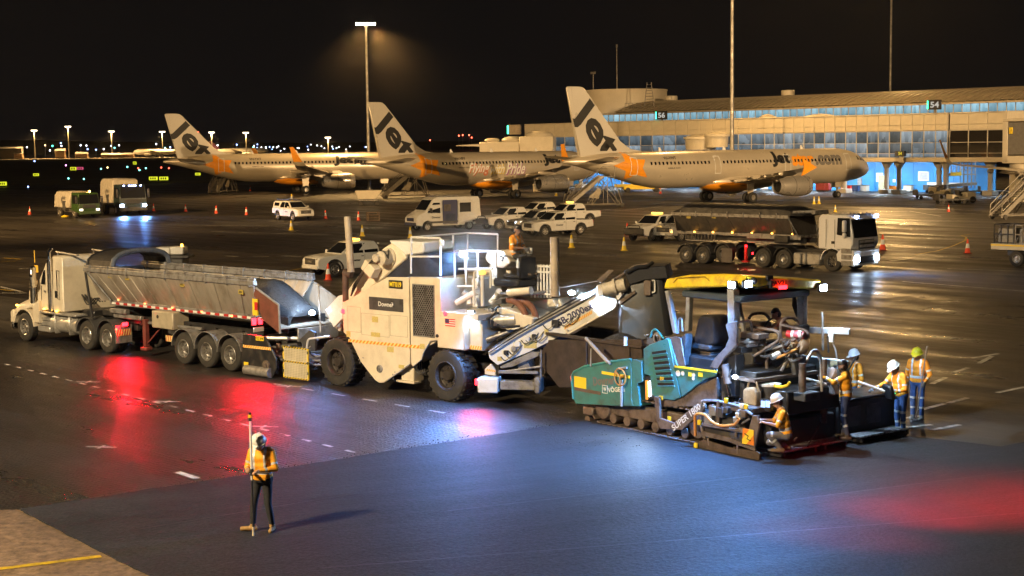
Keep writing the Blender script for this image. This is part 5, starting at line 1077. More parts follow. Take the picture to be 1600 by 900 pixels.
(a, _), (c, _) = M7z(100, 500, 0), M7z(560, 500, 0); m = MB(); m.hull([(a, .05, .75), (a, 2.5, .75), (c + .5, .3, .5), (c + .5, 2.2, .5), (a, .05, .68), (a, 2.5, .68), (c + .5, .3, .42), (c + .5, 2.2, .42)]); build('hopper_floor', m, STEEL, mt)
m = MB(); p, p2 = M7z(340, 360, .2), M7z(720, 370, .6); m.cyl((p[0], .15, p[1]), (p2[0], .7, p2[1]), .06, n=8); m.cyl((p[0] + .2, .4, p[1] - .05), (p2[0], 1.1, p2[1]), .06, n=8); p3 = M7z(830, 265, .6); m.bx(p2[0] - .05, p2[0] + .02, .6, 2.2, p2[1] - .1, p3[1], .01); build('hopper_crossbar', m, SILVER, mt)
l = [M7z(*q, .35) for q in ((720, 380), (840, 265), (900, 300), (900, 520), (780, 520))]; m = MB(); m.prism(l, 'y', .4, .48, .01); build('hopper_cheek', m, DARKG, mt)
(a, b), (c, d) = M7z(562, 815, -.05), M7z(832, 490, -.05); m = MB(); m.bx(a, c, -.07, -.035, b, d, .01); gt = build('perforated_gate', m, mat('gate_cream', (.62, .55, .40), .5, var=.2), mt)
hm = None
for i in range(14):
    for j in range(17):
        M = Matrix.Translation((a + .04 + (c - a - .08) * (i + .5) / 14, -.0715, b + .04 + (d - b - .08) * (j + .5) / 17))
        if hm is None:
            q = MB(); q.bx(-.012, .012, -.002, .002, -.012, .012); o = build('perforation', q, mat('hole_brown', (.2, .16, .1), .8, var=0), gt); o.matrix_local = M; hm = o.data
        else: share('perforation', hm, gt, M)
for p0, p1 in (((a - .02, d - .03), (c, d - .03)), ((a - .02, b - .02), (c, b - .02)), ((a, (b + d) / 2), (c, (b + d) / 2))): hazard(gt, p0, p1, .045, -.072, 9, .5, BLACK, INKY)
for xx in (a - .03, c - .01):
    hazard(gt, (xx, b), (xx + .001, b), d - b, -.074, 1, 0, INKY, INKY); m = MB(); m.bx(xx, xx + .04, -.08, -.03, b, d, .01)
    for k in range(6): m.mat(k % 2).bx(xx - .002, xx + .042, -.084, -.078, b + (d - b) * k / 6, b + (d - b) * (k + .55) / 6)
    build('gate_edge', m, [INKY, INK], gt)
l = [M7z(*q, -.04) for q in ((822, 820), (812, 520), (835, 372), (1090, 342))]; m = MB(); m.tube([(q[0], -.04, q[1]) for q in l], .03, 8, .1); build('grab_rail', m, WHITE, mt)
R9 = random.Random(5)
for k in range(22):                       # hoses, chains and rods between hopper and front wheel
    u, v, y = R9.uniform(430, 900), R9.uniform(430, 760), R9.uniform(.1, .7); p = M7z(u, v, y); p2 = M7z(u + R9.uniform(20, 240), v + R9.uniform(-120, 100), y + .15)
    m = MB(); m.tube([(p[0], y, p[1]), ((p[0] + p2[0]) / 2, y - .05, min(p[1], p2[1]) - R9.uniform(-.02, .1)), (p2[0], y + .15, p2[1])], R9.choice((.018, .025, .035)), 6, .1); build('hydraulic_hose', m, R9.choice((BLACK, STEEL, STEEL, DARKG)), mt)
for k in range(8):
    u, v, y = R9.uniform(440, 560), R9.uniform(430, 760), R9.uniform(.15, .6); p = M7z(u, v, y); s_ = R9.uniform(.05, .12); m = MB(); m.bx(p[0] - s_, p[0] + s_, y, y + s_, p[1] - s_, p[1] + s_, .02); build('valve_block', m, R9.choice((STEEL, SILVER, BROWNST)), mt)
p, p2 = M2z(415, 355, .9), M2z(425, 560, .9); m = MB(); m.cyl((p[0], .9, p[1]), (p2[0], .9, p2[1]), .03, n=6); lamp('SPOT', FM.w((p[0] - .1, .8, p[1] + .1)), 650, COOLW, FM.w((p[0] - 2.6, 1.2, 1.7)), .06, 110, .7, name='added_load_light'); m.sph((p[0], .9, p[1]), .06, 8, 6); build('signal_post', m, SILVER, mt)  # added spot brightens the trailer load; the post itself has no lamp
l = [M2z(*q, .7) for q in ((445, 460), (500, 400), (522, 395), (522, 500), (480, 540))]; m = MB(); m.prism(l, 'y', .7, .78, .02); build('conveyor_side', m, WHITE, mt)
# work lamps
for (u, v, y, pw, aim) in ((722, 397, .55, 300, (2.6, -3.5, 2.6)), (738, 504, .25, 1500, (5.2, -2.6, .5)), (735, 490, .3, 40, (6, -1, 1))):
    x, z = FM.s(u, v, y); m = MB(); m.bx(x - .1, x + .1, y + .03, y + .12, z - .09, z + .09, .02); h = build('work_lamp', m, BLACK, mt); m = MB(); m.bx(x - .085, x + .085, y, y + .028, z - .07, z + .07, .008); build('lens', m, WORKL, h)
    lamp('SPOT', FM.w((x, y - .3, z)), pw, COOL, FM.w((aim[0], aim[1], 0)), .08, 150, .8, name='work_lamp_light')
    if u == 722:
        m = MB(); m.cyl((x, y + .1, z - .05), (x, y + .15, z - .9), .025, n=6); build('lamp_stalk', m, WHITE, mt); lamp('POINT', FM.w((x + .25, y - .1, z)), 80, COOLW, None, .08, name='work_lamp_light')
lamp('SPOT', FM.w(M7z(900, 420, .4)[0:1] + (.5,) + (1.9,)), 200, COOL, FM.w((-1.2, -.8, .3)), .1, 140, .8, name='hopper_lamp_light'); q = M7z(900, 200, .5); lampbox(mt, 'work_lamp', (q[0], .45, 2.0), (.08, .05, .06), WORKL)
# ---- slewing discharge conveyor (one machine with the body)
FC = Fr((760, 634), (1010, 640)); C4 = Zm(FC, 3.75, 740, 400)
off = FC.o - FM.o; dc = bpy.data.objects.new('discharge_conveyor', None); COL.objects.link(dc); dc.parent = mt; a_ = FC.ang - FM.ang; ov = Vector((off.dot(FM.ex), off.dot(FM.ey), 0)); dc.location = ov; dc.rotation_euler.z = a_; dc.empty_display_size = .4
c4 = lambda l, y=0: [C4(a, b, y) for a, b in l]
beam = c4(((92, 600), (86, 560), (400, 385), (728, 208), (830, 222), (842, 278), (840, 290), (530, 460), (330, 560), (140, 640)))
m = MB(); m.prism(beam, 'y', .0, .06, .01); build('side_beam', m, WHITE, dc); m = MB(); m.prism(beam, 'y', 1.0, 1.06, .01); build('side_beam', m, WHITE, dc)
m = MB(); m.prism(c4(((110, 600), (420, 430), (740, 255), (835, 285), (800, 312), (520, 510), (340, 552), (150, 645))), 'y', .07, .99, .01); build('belt_trough', m, mat('belt_purple_grey', (.10, .085, .10), .55, var=.3), dc)
for k in range(6):
    l = c4(((95, 575 - 5 * k), (250, 475 - 5 * k), (420, 378 - 5 * k), (560, 302 - 6 * k), (715, 215 - 4 * k))); m = MB(); m.tube([(q[0], .0 + .03 * k - .05, q[1] + .01 * (k % 2)) for q in l], .024, 6); build('hydraulic_hose', m, BLACK if k % 3 else SILVER, dc)
p0, p1 = C4(532, 432, 0), C4(697, 336, 0); hazard(dc, p0, p1, .085, 0, 12, .9, up=(-.22, 0, .95)); p0, p1 = C4(555, 455, 0), C4(830, 300, 0)
m = MB(); m.tube([(C4(545, 430)[0], -.05, C4(545, 430)[1]), (p0[0], -.07, p0[1]), (p1[0], -.07, p1[1]), (p1[0], 0, p1[1] + .1)], .035, 6, .05); build('light_bar', m, CREAM, dc)
d_ = (Vector((C4(700, 300)[0], 0, C4(700, 300)[1])) - Vector((C4(510, 400)[0], 0, C4(510, 400)[1]))).normalized(); o_ = C4(594, 340)
panel_text('lettering', 'SB-2000ex', 1.02, .19, INKB, dc, (o_[0], -.001, o_[1]), d_, d_.cross(Vector((0, 1, 0))) * (1 if d_.cross(Vector((0, 1, 0))).z > 0 else -1), .03)
for u, v, s_ in ((480, 395, .10), (310, 490, .09), (258, 515, .08), (355, 470, .06), (238, 545, .07), (190, 565, .06)):
    p = C4(u, v); m = MB(); m.bx(p[0] - s_, p[0] + s_, -.06, .0, p[1] - s_, p[1] + s_, .02); build('junction_box', m, R9.choice((BLACK, STEEL, WHITE)), dc)
for (q0, q1) in (((415, 430), (440, 460)), ((140, 590), (165, 615)), ((295, 500), (370, 540))):
    (a, b), (c, d) = C4(q0[0], q1[1]), C4(q1[0], q0[1]); m = MB(); m.bx(a, c, -.008, .001, b, d); build('warning_label', m, mat('label_yellow', (.62, .5, .18), .5, var=.3, scale=30), dc)
for k in range(10):
    u = R9.uniform(110, 560); v = 640 - (u - 90) * .56 + R9.uniform(-60, -10); p = C4(u, v); m = MB(); m.tube([(p[0], -.02, p[1]), (p[0] + .12, -.09, p[1] - .12), (p[0] + .3, -.06, p[1] + .02), (p[0] + .38, .0, p[1] + .15)], .014, 5, .1); build('cable', m, BLACK, dc)
m = MB()                                 # suspension cable and rams
p, p2 = C4(100, 260, .5), C4(735, 145, .5); m.cyl((p[0], .5, p[1]), (p2[0], .5, p2[1]), .012, n=5); p, p2 = C4(40, 500, .5), C4(310, 405, .5); m.cyl((p[0], .3, p[1]), (p2[0], .3, p2[1]), .05, n=8); build('suspension_cable', m, STEEL, dc)
# lower bumper frame with lamps
(a, b), (c, d) = C4(40, 795, .1), C4(160, 705, .1); m = MB(); m.bx(a, c, -.25, .2, b + .02, d, .03); bf = build('rear_bumper', m, WHITE, dc); m = MB(); m.bx(c + .01, c + 1.0, -.15, .1, b + .1, d - .08, .02); m.bx(c + .95, c + 1.12, -.25, .3, b + .03, d + .05, .04); m.bx(c, c + 1.05, -.2, -.12, d + .12, d + .2, .01); m.cyl((c + 1.1, -.1, d), (c + 1.12, -.1, d + .75), .03, n=6); m.cyl((c + .1, -.16, d + .16), (c + 1.12, -.16, d + .32), .03, n=6); build('bumper_frame', m, STEEL, dc)
q = C4(22, 738, -.2); lampbox(dc, 'tail_lamp', (q[0], -.2, q[1]), (.06, .04, .08), TAILL); lampbox(dc, 'indicator_lamp', (q[0] + .13, -.2, q[1]), (.05, .04, .08), mat('amber_lens', (.8, .4, .02), .2)); lamp('SPOT', FC.w((q[0] - .02, -.4, q[1])), 170, RED, FC.w((q[0] + .4, -5, -1)), .08, 150, .7, name='tail_lamp_light')
m = MB(); m.prism(c4(((70, 660), (105, 628), (130, 660), (135, 700), (70, 690))), 'y', -.1, .0, .01); o = build('hinge_plate', m, CREAM, dc); hazard(o, C4(75, 672, -.1), C4(130, 680, -.1), .05, -.1, 5, .5)
m = MB(); m.prism(c4(((150, 650), (340, 560), (390, 565), (380, 590), (230, 650), (160, 662))), 'y', .0, .9, .02); m.prism(c4(((250, 640), (310, 605), (330, 660), (260, 680))), 'y', .1, .8, .02); build('belly_plate', m, STEEL, dc)
# head: pulley housing, motor, hood, hanging chute
m = MB(); (p, q) = C4(790, 195), C4(870, 165); m.cyl((p[0] - .1, -.12, p[1]), (q[0] + .1, -.12, q[1]), .17, n=16); m.lathe([(.22, -.02), (.22, .05)], ((p[0] + q[0]) / 2, -.12, (p[1] + q[1]) / 2), (1, 0, .25), 18); m.bx(p[0] - .28, p[0] - .1, -.2, .1, p[1] - .16, p[1] + .12, .02); build('head_motor', m, mat('cream_motor', (.6, .53, .42), .5, var=.3, scale=6), dc)
m = MB(); m.prism(c4(((720, 140), (790, 80), (822, 84), (745, 165))), 'y', .1, .16, .01); m.tube([(C4(820, 145)[0], .0, C4(820, 145)[1]), (C4(940, 60)[0], .0, C4(940, 60)[1]), (C4(1050, 45)[0], .1, C4(1050, 45)[1])], .035, 6); m.prism(c4(((850, 265), (945, 200), (955, 215), (860, 285))), 'y', -.1, -.02, .01); build('head_bracket', m, BROWNST, dc)
m = MB(); m.prism(c4(((880, 88), (905, 75), (1125, 55), (1142, 130), (1000, 142), (915, 170))), 'y', -.05, 1.15, .02); build('head_hood', m, mat('hood_black', (.022, .022, .026), .5, var=.4), dc)
m = MB(); m.tube([(C4(900, 95)[0], -.08, C4(900, 95)[1]), (C4(960, 60)[0], -.08, C4(960, 60)[1]), (C4(1020, 62)[0], -.08, C4(1020, 62)[1]), (C4(1045, 40)[0], .1, C4(1045, 40)[1])], .05, 6, .1); build('hydraulic_hose', m, BLACK, dc)
tb_ = c4(((915, 170), (1105, 140), (1162, 465), (1000, 488), (850, 470), (842, 262))); m = MB(); n_ = len(tb_); cx = sum(p[0] for p in tb_) / n_
m.hull([(x, y, z) for x, z in tb_ for y in (.1, 1.05)] + [((x - cx) * .8 + cx, y, z) for x, z in tb_ for y in (-.05, 1.2)], .03); build('discharge_chute', m, mat('rubber_chute', (.05, .055, .06), .5, var=.45, scale=2.5, dirt=(.10, .09, .08), rv=.2), dc)
(a, b), (c, d) = C4(998, 233, -.1), C4(1040, 143, -.1); m = MB(); m.bx(a, c, -.13, -.06, b, d, .02); build('mirror_plate', m, BROWNST, dc); m = MB(); m.tube([(c + .02, -.1, d), (c + .1, -.1, d), (c + .1, -.1, b + .1), (c + .02, -.1, b + .08)], .02, 6, .04); build('grab_handle', m, WHITE, dc)
p = C4(575, 215, .3); m = MB(); m.sph((p[0], .3, p[1]), .07, 10, 8, (1.3, 1, .8)); build('work_lamp', m, WORKL, dc); lamp('SPOT', FC.w((p[0] + .1, .1, p[1])), 500, COOLW, FC.w((C4(760, 240)[0], .0, C4(760, 240)[1])), .05, 70, .6, name='work_lamp_light'); lamp('SPOT', FC.w((p[0] + .2, -.2, p[1] + .1)), 900, COOLW, FC.w((C4(960, 340)[0], .2, C4(960, 340)[1])), .05, 60, .7, name='work_lamp_light')
# ---------------------------------------------------------------- asphalt paver
FP = Fr((945, 664), (1092, 695)); P5 = Zm(FP, 2.727, 880, 400); P6 = Zm(FP, 2.6475, 1080, 400); P4 = Zm(FP, 5.625, 1120, 420); PC = Zm(FP, 5.294, 1080, 560); PH = Zm(FP, 3.75, 740, 400)
pv = thing('paver', 'teal tracked asphalt paver with a yellow canopy laying the fresh mat', 'paver', FP.o, FP.ang)
PW = 2.5
def pp(name, zf, l, y0, y1, m_, ch=.012, par=None):
    b = MB(); b.prism([zf(a, c, y0) for a, c in l], 'y', y0, y1, ch); return build(name, b, m_, par or pv)
# hopper wing, folded edge, print
hp_ = pp('hopper_side', P5, ((36, 512), (46, 493), (92, 470), (200, 450), (290, 440), (292, 610), (300, 641), (245, 641), (52, 632), (43, 610)), -.10, -.04, TEAL, .02)
pp('hopper_edge', P5, ((292, 441), (334, 446), (336, 535), (316, 545), (327, 640), (303, 641), (293, 600)), -.09, .35, TEAL, .01)
m = MB(); m.tube([(*[P5(a, b, -.1)[0]], -.1, P5(a, b, -.1)[1]) for a, b in ((44, 610), (36, 512), (46, 493), (92, 470), (200, 450), (290, 440))], .03, 6); build('edge_tube', m, mat('teal_light', (.06, .30, .30), .35, coat=.4), hp_)
plaque(hp_, P5, 48, 520, 98, 558, -.1, INKY, None, th=.008)
d_ = Vector((P5(218, 530, -.1)[0] - P5(130, 536, -.1)[0], 0, P5(218, 530, -.1)[1] - P5(130, 536, -.1)[1])).normalized(); u_ = d_.cross(Vector((0, 1, 0))); u_ = u_ if u_.z > 0 else -u_
def ptext(txt, zf, u, v, wd, hg, m_, y=-.1, par=None, dd=None, bold=.02, shear=0):
    d2 = dd or d_; u2 = d2.cross(Vector((0, 1, 0))); u2 = u2 if u2.z > 0 else -u2; p = zf(u, v, y); return panel_text('lettering', txt, wd, hg, m_, par or hp_, (p[0], y - .002, p[1]), d2, u2, bold, shear)
ptext('Downer', P5, 174, 531, .82, .22, INKG, bold=.035); ptext('VÖGELE', P5, 226, 567, .62, .14, INKW, bold=.03); ptext('W', P5, 178, 568, .12, .10, INKW, bold=.03)
m = MB(); p = P5(178, 568, -.1); 
for q in ((-.1, .1, -.1, -.085), (-.1, .1, .085, .1), (-.1, -.085, -.1, .1), (.085, .1, -.1, .1)): m.bx(p[0] + q[0], p[0] + q[1], -.108, -.099, p[1] + q[2], p[1] + q[3])
build('logo_frame', m, INKW, hp_)
m = MB(); p, p2 = P5(165, 496, -.1), P5(285, 494, -.1); m.bx(p[0], p2[0], -.108, -.099, p[1] - .035, p[1] + .035); build('stripe_print', m, INKY, hp_); m = MB(); p, p2 = P5(50, 565, -.1), P5(160, 566, -.1); m.bx(p[0], p2[0], -.107, -.099, p[1] - .04, p[1] + .04); build('stripe_print', m, mat('brown_stripe', (.12, .09, .07), .6), hp_)
p = P5(250, 515, -.12); m = MB(); m.lathe([(.20, -.02), (.225, 0), (.20, .02), (.185, 0), (.20, -.02)], (p[0], -.18, p[1]), (0, -1, 0), 20)
for k in range(3): a = 2 * PI * k / 3 + .4; m.cyl((p[0], -.18, p[1]), (p[0] + .2 * math.cos(a), -.18, p[1] + .2 * math.sin(a)), .02, n=5)
build('hand_wheel', m, mat('orange_wheel', (.55, .25, .06), .5, var=.4), hp_)
for (u0, v0, u1, v1, r) in ((247, 530, 247, 640, .035), (235, 480, 270, 476, .03), (200, 460, 95, 348, .035), (185, 455, 92, 352, .02), (118, 395, 116, 470, .02), (265, 345, 263, 382, .045)):
    p, p2 = P5(u0, v0, -.15), P5(u1, v1, -.15); m = MB(); m.cyl((p[0], -.14, p[1]), (p2[0], -.14, p2[1]), r, n=7); build('latch_bar', m, SILVER if r < .04 else WHITE, pv)
HOPB = mat('dark_brown_steel', (.07, .05, .038), .6, .2, var=.4, scale=3)
ih = pp('insert_hopper', PH, ((395, 492), (985, 489), (990, 730), (900, 770), (500, 770), (395, 640)), .55, .62, HOPB)
(xa, za), (xb, zb) = PH(395, 492, .55), PH(985, 489, .55); zz = (za + zb) / 2
m = MB(); m.bx(xa, xb, 2.2, 2.28, .5, zz, .01); m.bx(xa, xa + .06, .63, 2.19, .5, zz, .01); m.bx(xb - .06, xb, .63, 2.19, .5, zz, .01); m.bx(xa - .03, xb + .03, .50, .66, zz - .03, zz + .04, .01); m.bx(xa - .03, xb + .03, 2.16, 2.32, zz - .03, zz + .04, .01)
for u in (665, 915): q = PH(u, 560, .55)[0]; m.bx(q - .03, q + .03, .50, .549, .55, zz - .04, .01)
build('hopper_frame', m, HOPB, ih)
heap('asphalt_heap', xa + .07, xb - .07, .66, 2.14, lambda u, v: zz - .35 + .5 * math.exp(-((u - .62) ** 2 / .05 + (v - .4) ** 2 / .12)), HOTMIX, 24, 14, 9, .05, 'mound of fresh asphalt in the brown hopper under the rubber chute', 'asphalt', FP.o, FP.ang, kind='stuff', base=zz - .75)
# engine side, louvres, tail panel, lower body
es = pp('engine_side', P5, ((340, 397), (366, 378), (442, 350), (449, 352), (500, 602), (470, 615), (402, 608), (377, 590), (370, 512), (342, 502)), -.06, .0, TEAL, .015)
for i in range(7):
    l = [(377 + 4 * i, 409 + 22.0 * i), (437 + 5.4 * i, 400 + 23.4 * i), (440 + 5.4 * i, 411 + 23.4 * i), (380 + 4 * i, 420 + 22.0 * i)]; pp('louvre', P5, l, -.066, -.055, INK, 0, es)
    l = [(377 + 4 * i, 420 + 22.0 * i), (440 + 5.4 * i, 412 + 23.4 * i), (442 + 5.4 * i, 416 + 23.4 * i), (380 + 4 * i, 424 + 22.0 * i)]; pp('louvre_lip', P5, l, -.085, -.058, TEAL, 0, es)
tp = pp('tail_panel', P5, ((452, 356), (486, 472), (653, 498), (650, 512), (612, 522), (575, 545), (540, 575), (505, 602)), -.05, -.0, TEAL, .012)
pp('yellow_strip', P5, ((474, 466), (655, 489), (654, 499), (476, 475)), -.075, -.055, YELLOWP, 0, tp)
for u, v, r in ((490, 500, .07), (510, 500, .055), (556, 507, .05), (555, 521, .045)): p = P5(u, v, -.05); m = MB(); m.cyl((p[0], -.05, p[1]), (p[0], -.058, p[1]), r, n=14); build('round_sticker', m, INKW, tp)
for q in ((533, 497, 548, 512), (576, 498, 595, 513), (413, 517, 430, 530), (408, 598, 425, 612), (445, 685, 460, 705)): plaque(pv, P5, *q, -.06, INKY, None, th=.006)
pp('lower_body', P5, ((498, 608), (577, 552), (655, 517), (657, 612), (560, 642), (414, 642), (404, 612)), .0, .06, BROWNST, .01)
(xa, _), (xb, _) = P5(345, 500, .1), P5(655, 500, .1)
m = MB(); l = [P5(a, b, .0) for a, b in ((345, 400), (445, 356), (486, 474), (652, 500), (655, 610), (404, 610), (375, 590))]; m.prism(l, 'y', .065, PW - .06, .02); build('engine_body', m, DARKG, pv)
m = MB(); l = [P5(a, b, .0) for a, b in ((340, 397), (366, 378), (449, 352), (500, 602), (370, 512))]; m.prism(l, 'y', PW - .05, PW, .02); build('engine_side', m, TEAL, pv)
pp('top_panel', P5, ((440, 350), (478, 342), (500, 350), (520, 472), (486, 470)), .0, .04, BROWNST, .01)
pp('lamp_recess', P5, ((346, 512), (378, 512), (400, 612), (350, 612)), -.02, .1, BLACK, .01)
pp('glowing_reflector', P5, ((349, 530), (357, 530), (359, 612), (351, 612)), -.05, -.02, mat('glowing_reflector', (.8, .3, .05), .3, emit=(1, .35, .05), es=.5), 0)  # the reflector's lit look is a glow put into its material
pp('strip_lamp', P5, ((362, 535), (367, 533), (370, 596), (365, 600)), -.06, -.025, glow('strip_glow', (.8, .88, 1), 14), 0)
# crawler track
xs, zs_ = -.15, .40; xe_ = 3.15; loop = []; ZR = .36; nP = 46
def trackp(t):
    L1 = xe_ - xs; c = PI * ZR; tot = 2 * L1 + 2 * c; d = t * tot
    if d < L1: return Vector((xs + d, 0, .03)), 0
    d -= L1
    if d < c: a = d / ZR; return Vector((xe_ + ZR * math.sin(a), 0, .03 + ZR - ZR * math.cos(a))), a
    d -= c
    if d < L1: return Vector((xe_ - d, 0, .03 + 2 * ZR)), PI
    d -= L1; a = d / ZR; return Vector((xs - ZR * math.sin(a), 0, .03 + ZR + ZR * math.cos(a))), PI + a
for y0 in (.0, PW - .36):
    pm_ = None
    for k in range(nP):
        p, a = trackp((k + .5) / nP); M = Matrix.Translation((p.x, y0, p.z)) @ Matrix.Rotation(-a, 4, 'Y')
        if pm_ is None:
            m = MB(); m.bx(-.066, .066, 0, .36, -.03, .012, .012); m.bx(-.02, .02, .02, .34, -.06, -.03, .008); o = build('track_pad', m, BROWNST, pv); o.matrix_local = M; pm_ = o.data
        else: share('track_pad', pm_, pv, M)
    for x in (xs, xe_): m = MB(); m.lathe([(.0, -.0), (.1, -.03), (.26, -.0), (.3, .06), (.3, .3)], (x, y0 + .05, .03 + ZR), (0, 1, 0), 18); build('sprocket', m, BROWNST, pv)
    for k in range(6): m = MB(); x = xs + .4 + k * .5; m.lathe([(0, 0), (.12, .0), (.13, .03), (.13, .26), (0, .26)], (x, y0 + .05, .19), (0, 1, 0), 14); build('track_roller', m, BROWNST, pv)
    m = MB(); m.bx(xs + .1, xe_ - .1, y0 + .1, y0 + .28, .26, .60, .03); build('track_frame', m, BROWNST, pv)
m = MB(); m.bx(-.7, 4.2, .37, PW - .37, .4, .95, .03); build('chassis', m, BLACK, pv)
m = MB(); p = P5(100, 660, 0); m.bx(p[0] - .15, p[0] + .25, -.02, 2.4, p[1] - .1, p[1] + .1, .03); m.cyl((p[0] - .1, .1, p[1] - .25), (p[0] - .1, 2.3, p[1] - .25), .1, n=12); build('push_roller', m, BROWNST, pv)
ar = pp('tow_arm', P5, ((385, 600), (408, 600), (412, 690), (470, 712), (560, 636), (600, 628), (606, 648), (505, 742), (412, 737), (398, 705)), -.16, -.09, BROWNST, .012)
p0, p1 = P5(488, 716, -.16), P5(578, 641, -.16); d2 = Vector((p1[0] - p0[0], 0, p1[1] - p0[1])).normalized(); ptext('SUPER 1800-3', P5, 533, 679, 1.28, .145, INKW, -.16, ar, d2, .02)
# platform, seat, consoles
m = MB(); (xa, za), (xb, zb) = P5(480, 470, .1), P5(760, 480, .1); m.bx(xa, xb + .4, .1, PW - .1, za - .1, za - .02, .01); build('platform_floor', m, BROWNST, pv)
st_ = thing('x', 'x', 'x'); bpy.data.objects.remove(st_)
l = [P5(a, b, .55) for a, b in ((556, 372), (553, 352), (572, 262), (590, 252), (630, 252), (643, 270), (647, 370), (630, 383), (575, 383))]; m = MB(); m.prism(l, 'y', .55, 1.05, .05); se = build('seat', m, BLACK, pv)
p = P5(600, 400, .6); m = MB(); m.bx(p[0] - .32, p[0] + .28, .5, 1.1, p[1] + .0, p[1] + .14, .04); m.bx(p[0] - .2, p[0] + .2, .6, 1.0, p[1] - .28, p[1] - .0, .03); build('seat_base', m, DARKG, se)
for k in range(4): m = MB(); m.bx(p[0] - .21, p[0] + .21, .585, 1.01, p[1] - .25 + k * .06, p[1] - .22 + k * .06, .01); build('seat_bellows', m, BROWNST, se)
pp('side_console', P5, ((482, 425), (500, 345), (522, 330), (524, 350), (510, 470), (484, 462)), .08, .3, DARKG, .02)
(a, b), (c, d) = P5(525, 380, .9), P5(700, 315, .9); m = MB(); m.bx(a, c, 1.3, 2.2, b, d, .03); m.bx(a + .3, c + .5, 1.2, 2.3, b - .5, b - .02, .03); build('rear_console', m, DARKG, pv)
(a, b), (c, d) = P5(510, 470, .3), P5(655, 430, .3); m = MB(); m.bx(a, c, .25, 1.2, b, d - .05, .03); build('step_box', m, BLACK, pv)
for l in (((490, 320), (492, 268), (505, 265), (508, 320)), ((372, 345), (378, 318), (395, 310), (430, 352))):
    m = MB(); m.tube([(P5(a, b, .15)[0], .15, P5(a, b, .15)[1]) for a, b in l], .026, 6, .08); build('grab_rail', m, STEEL if l[0][0] > 400 else mat('teal_light', (.06, .3, .3)), pv)
p = P5(400, 350, .15); m = MB(); m.lathe([(.14, -.05), (.14, .05), (.08, .06)], (p[0], .2, p[1]), (0, -1, 0), 14); build('filter', m, STEEL, pv)
# canopy: posts, roof, work lamps
for nm, l, y, r in (('canopy_post', ((446, 148), (482, 330)), .12, .06), ('canopy_post', ((540, 150), (534, 320)), 2.1, .07), ('canopy_post', ((724, 140), (728, 290)), .12, .10), ('canopy_post', ((740, 170), (772, 330)), 1.0, .05)):
    p, p2 = P5(*l[0], y), P5(*l[1], y); m = MB(); m.hull([(p[0] + s * r, y + t * r, p[1]) for s in (-1, 1) for t in (-1, 1)] + [(p2[0] + s * r, y + t * r, p2[1]) for s in (-1, 1) for t in (-1, 1)], .015); build(nm, m, GREYP, pv)
for y, q in ((2.35, ((752, 140), (765, 560))),):
    p, p2 = P4(*q[0], y), P4(*q[1], y); m = MB(); m.bx(p[0] - .1, p[0] + .1, y - .08, y + .08, p2[1], p[1], .02); build('canopy_post', m, GREYP, pv); m = MB(); m.hull([(p[0] - .3, y, p[1] - .25), (p[0] - .22, y, p[1] - .22), (p[0] - .1, y, p[1] - .8), (p[0] - .2, y, p[1] - .75), (p[0] - .2, y + .06, p[1] - .5), (p[0] - .28, y - .05, p[1] - .5)], .01); build('mirror', m, BLACK, pv)
pp('post_bracket', P5, ((690, 295), (700, 282), (738, 280), (738, 380), (725, 395), (690, 430), (660, 482), (622, 475), (640, 440), (690, 388), (705, 350)), .0, .08, BROWNST, .015)
(xa, za), (xb, zb) = P5(432, 120, .0), P5(735, 105, .0); n0 = lambda x: za + (zb - za) * (x - xa) / (xb - xa)
m = MB(); m.hull([(x, y, n0(x) + h) for x, y, h in ((xa, -.05, -.10), (xa, 2.4, -.32), (xa + .1, -.05, .12), (xa + .1, 2.4, -.1), (xa + .8, .02, .19), (xa + .8, 2.35, -.02), (xb + .25, -.05, -.12), (xb + .25, 2.45, -.36), (xb + .3, .0, .09), (xb + .3, 2.45, -.15), (xb - .4, .05, .17), (xb - .4, 2.4, -.06))], .03); rf_ = build('canopy_roof', m, YELLOWP, pv)
m = MB(); m.bx(xa + .5, xb + .1, .05, 2.3, min(za, zb) - .26, min(za, zb) - .115, .03); build('roof_lining', m, mat('lining_blue_grey', (.05, .07, .09), .5), rf_)
p0 = Vector((xa + .15, -.055, n0(xa + .15) - .08)); m = MB(); m.tube([(xa + .35, -.06, n0(xa + .35) + .02), (xa + .5, -.06, n0(xa + .5) + .13), (xb - .9, -.06, n0(xb - .9) + .13), (xb - .75, -.06, n0(xb - .75) + .02)], .01, 4); build('roof_crease', m, mat('dark_yellow', (.4, .25, .02)), rf_)
panel_text('lettering', 'PAV21', .5, .11, INK, rf_, (xb + .285, 1.05, n0(xb) - .1), (0, 1, 0), (0, 0, 1), .03)
q = P4(385, 90, 1.0); m = MB(); m.bx(xb + .28, xb + .36, .62, .82, n0(xb) - .02, n0(xb) + .1, .02); m.bx(xb + .28, xb + .4, .68, .76, n0(xb) - .2, n0(xb) - .02, .02); m.sph((xb + .3, .25, n0(xb) + .0), .08, 10, 8); m.tube([(xb + .3, .1, n0(xb) - .1), (xb + .35, .3, n0(xb) - .16), (xb + .35, .65, n0(xb) - .12), (xb + .32, .9, n0(xb) - .14)], .015, 5); build('roof_camera', m, BLACK, rf_)
lampbox(rf_, 'tail_lamp', (xb + .32, 1.15, n0(xb) - .2), (.03, .12, .04), TAILL)
PLAMPS = []
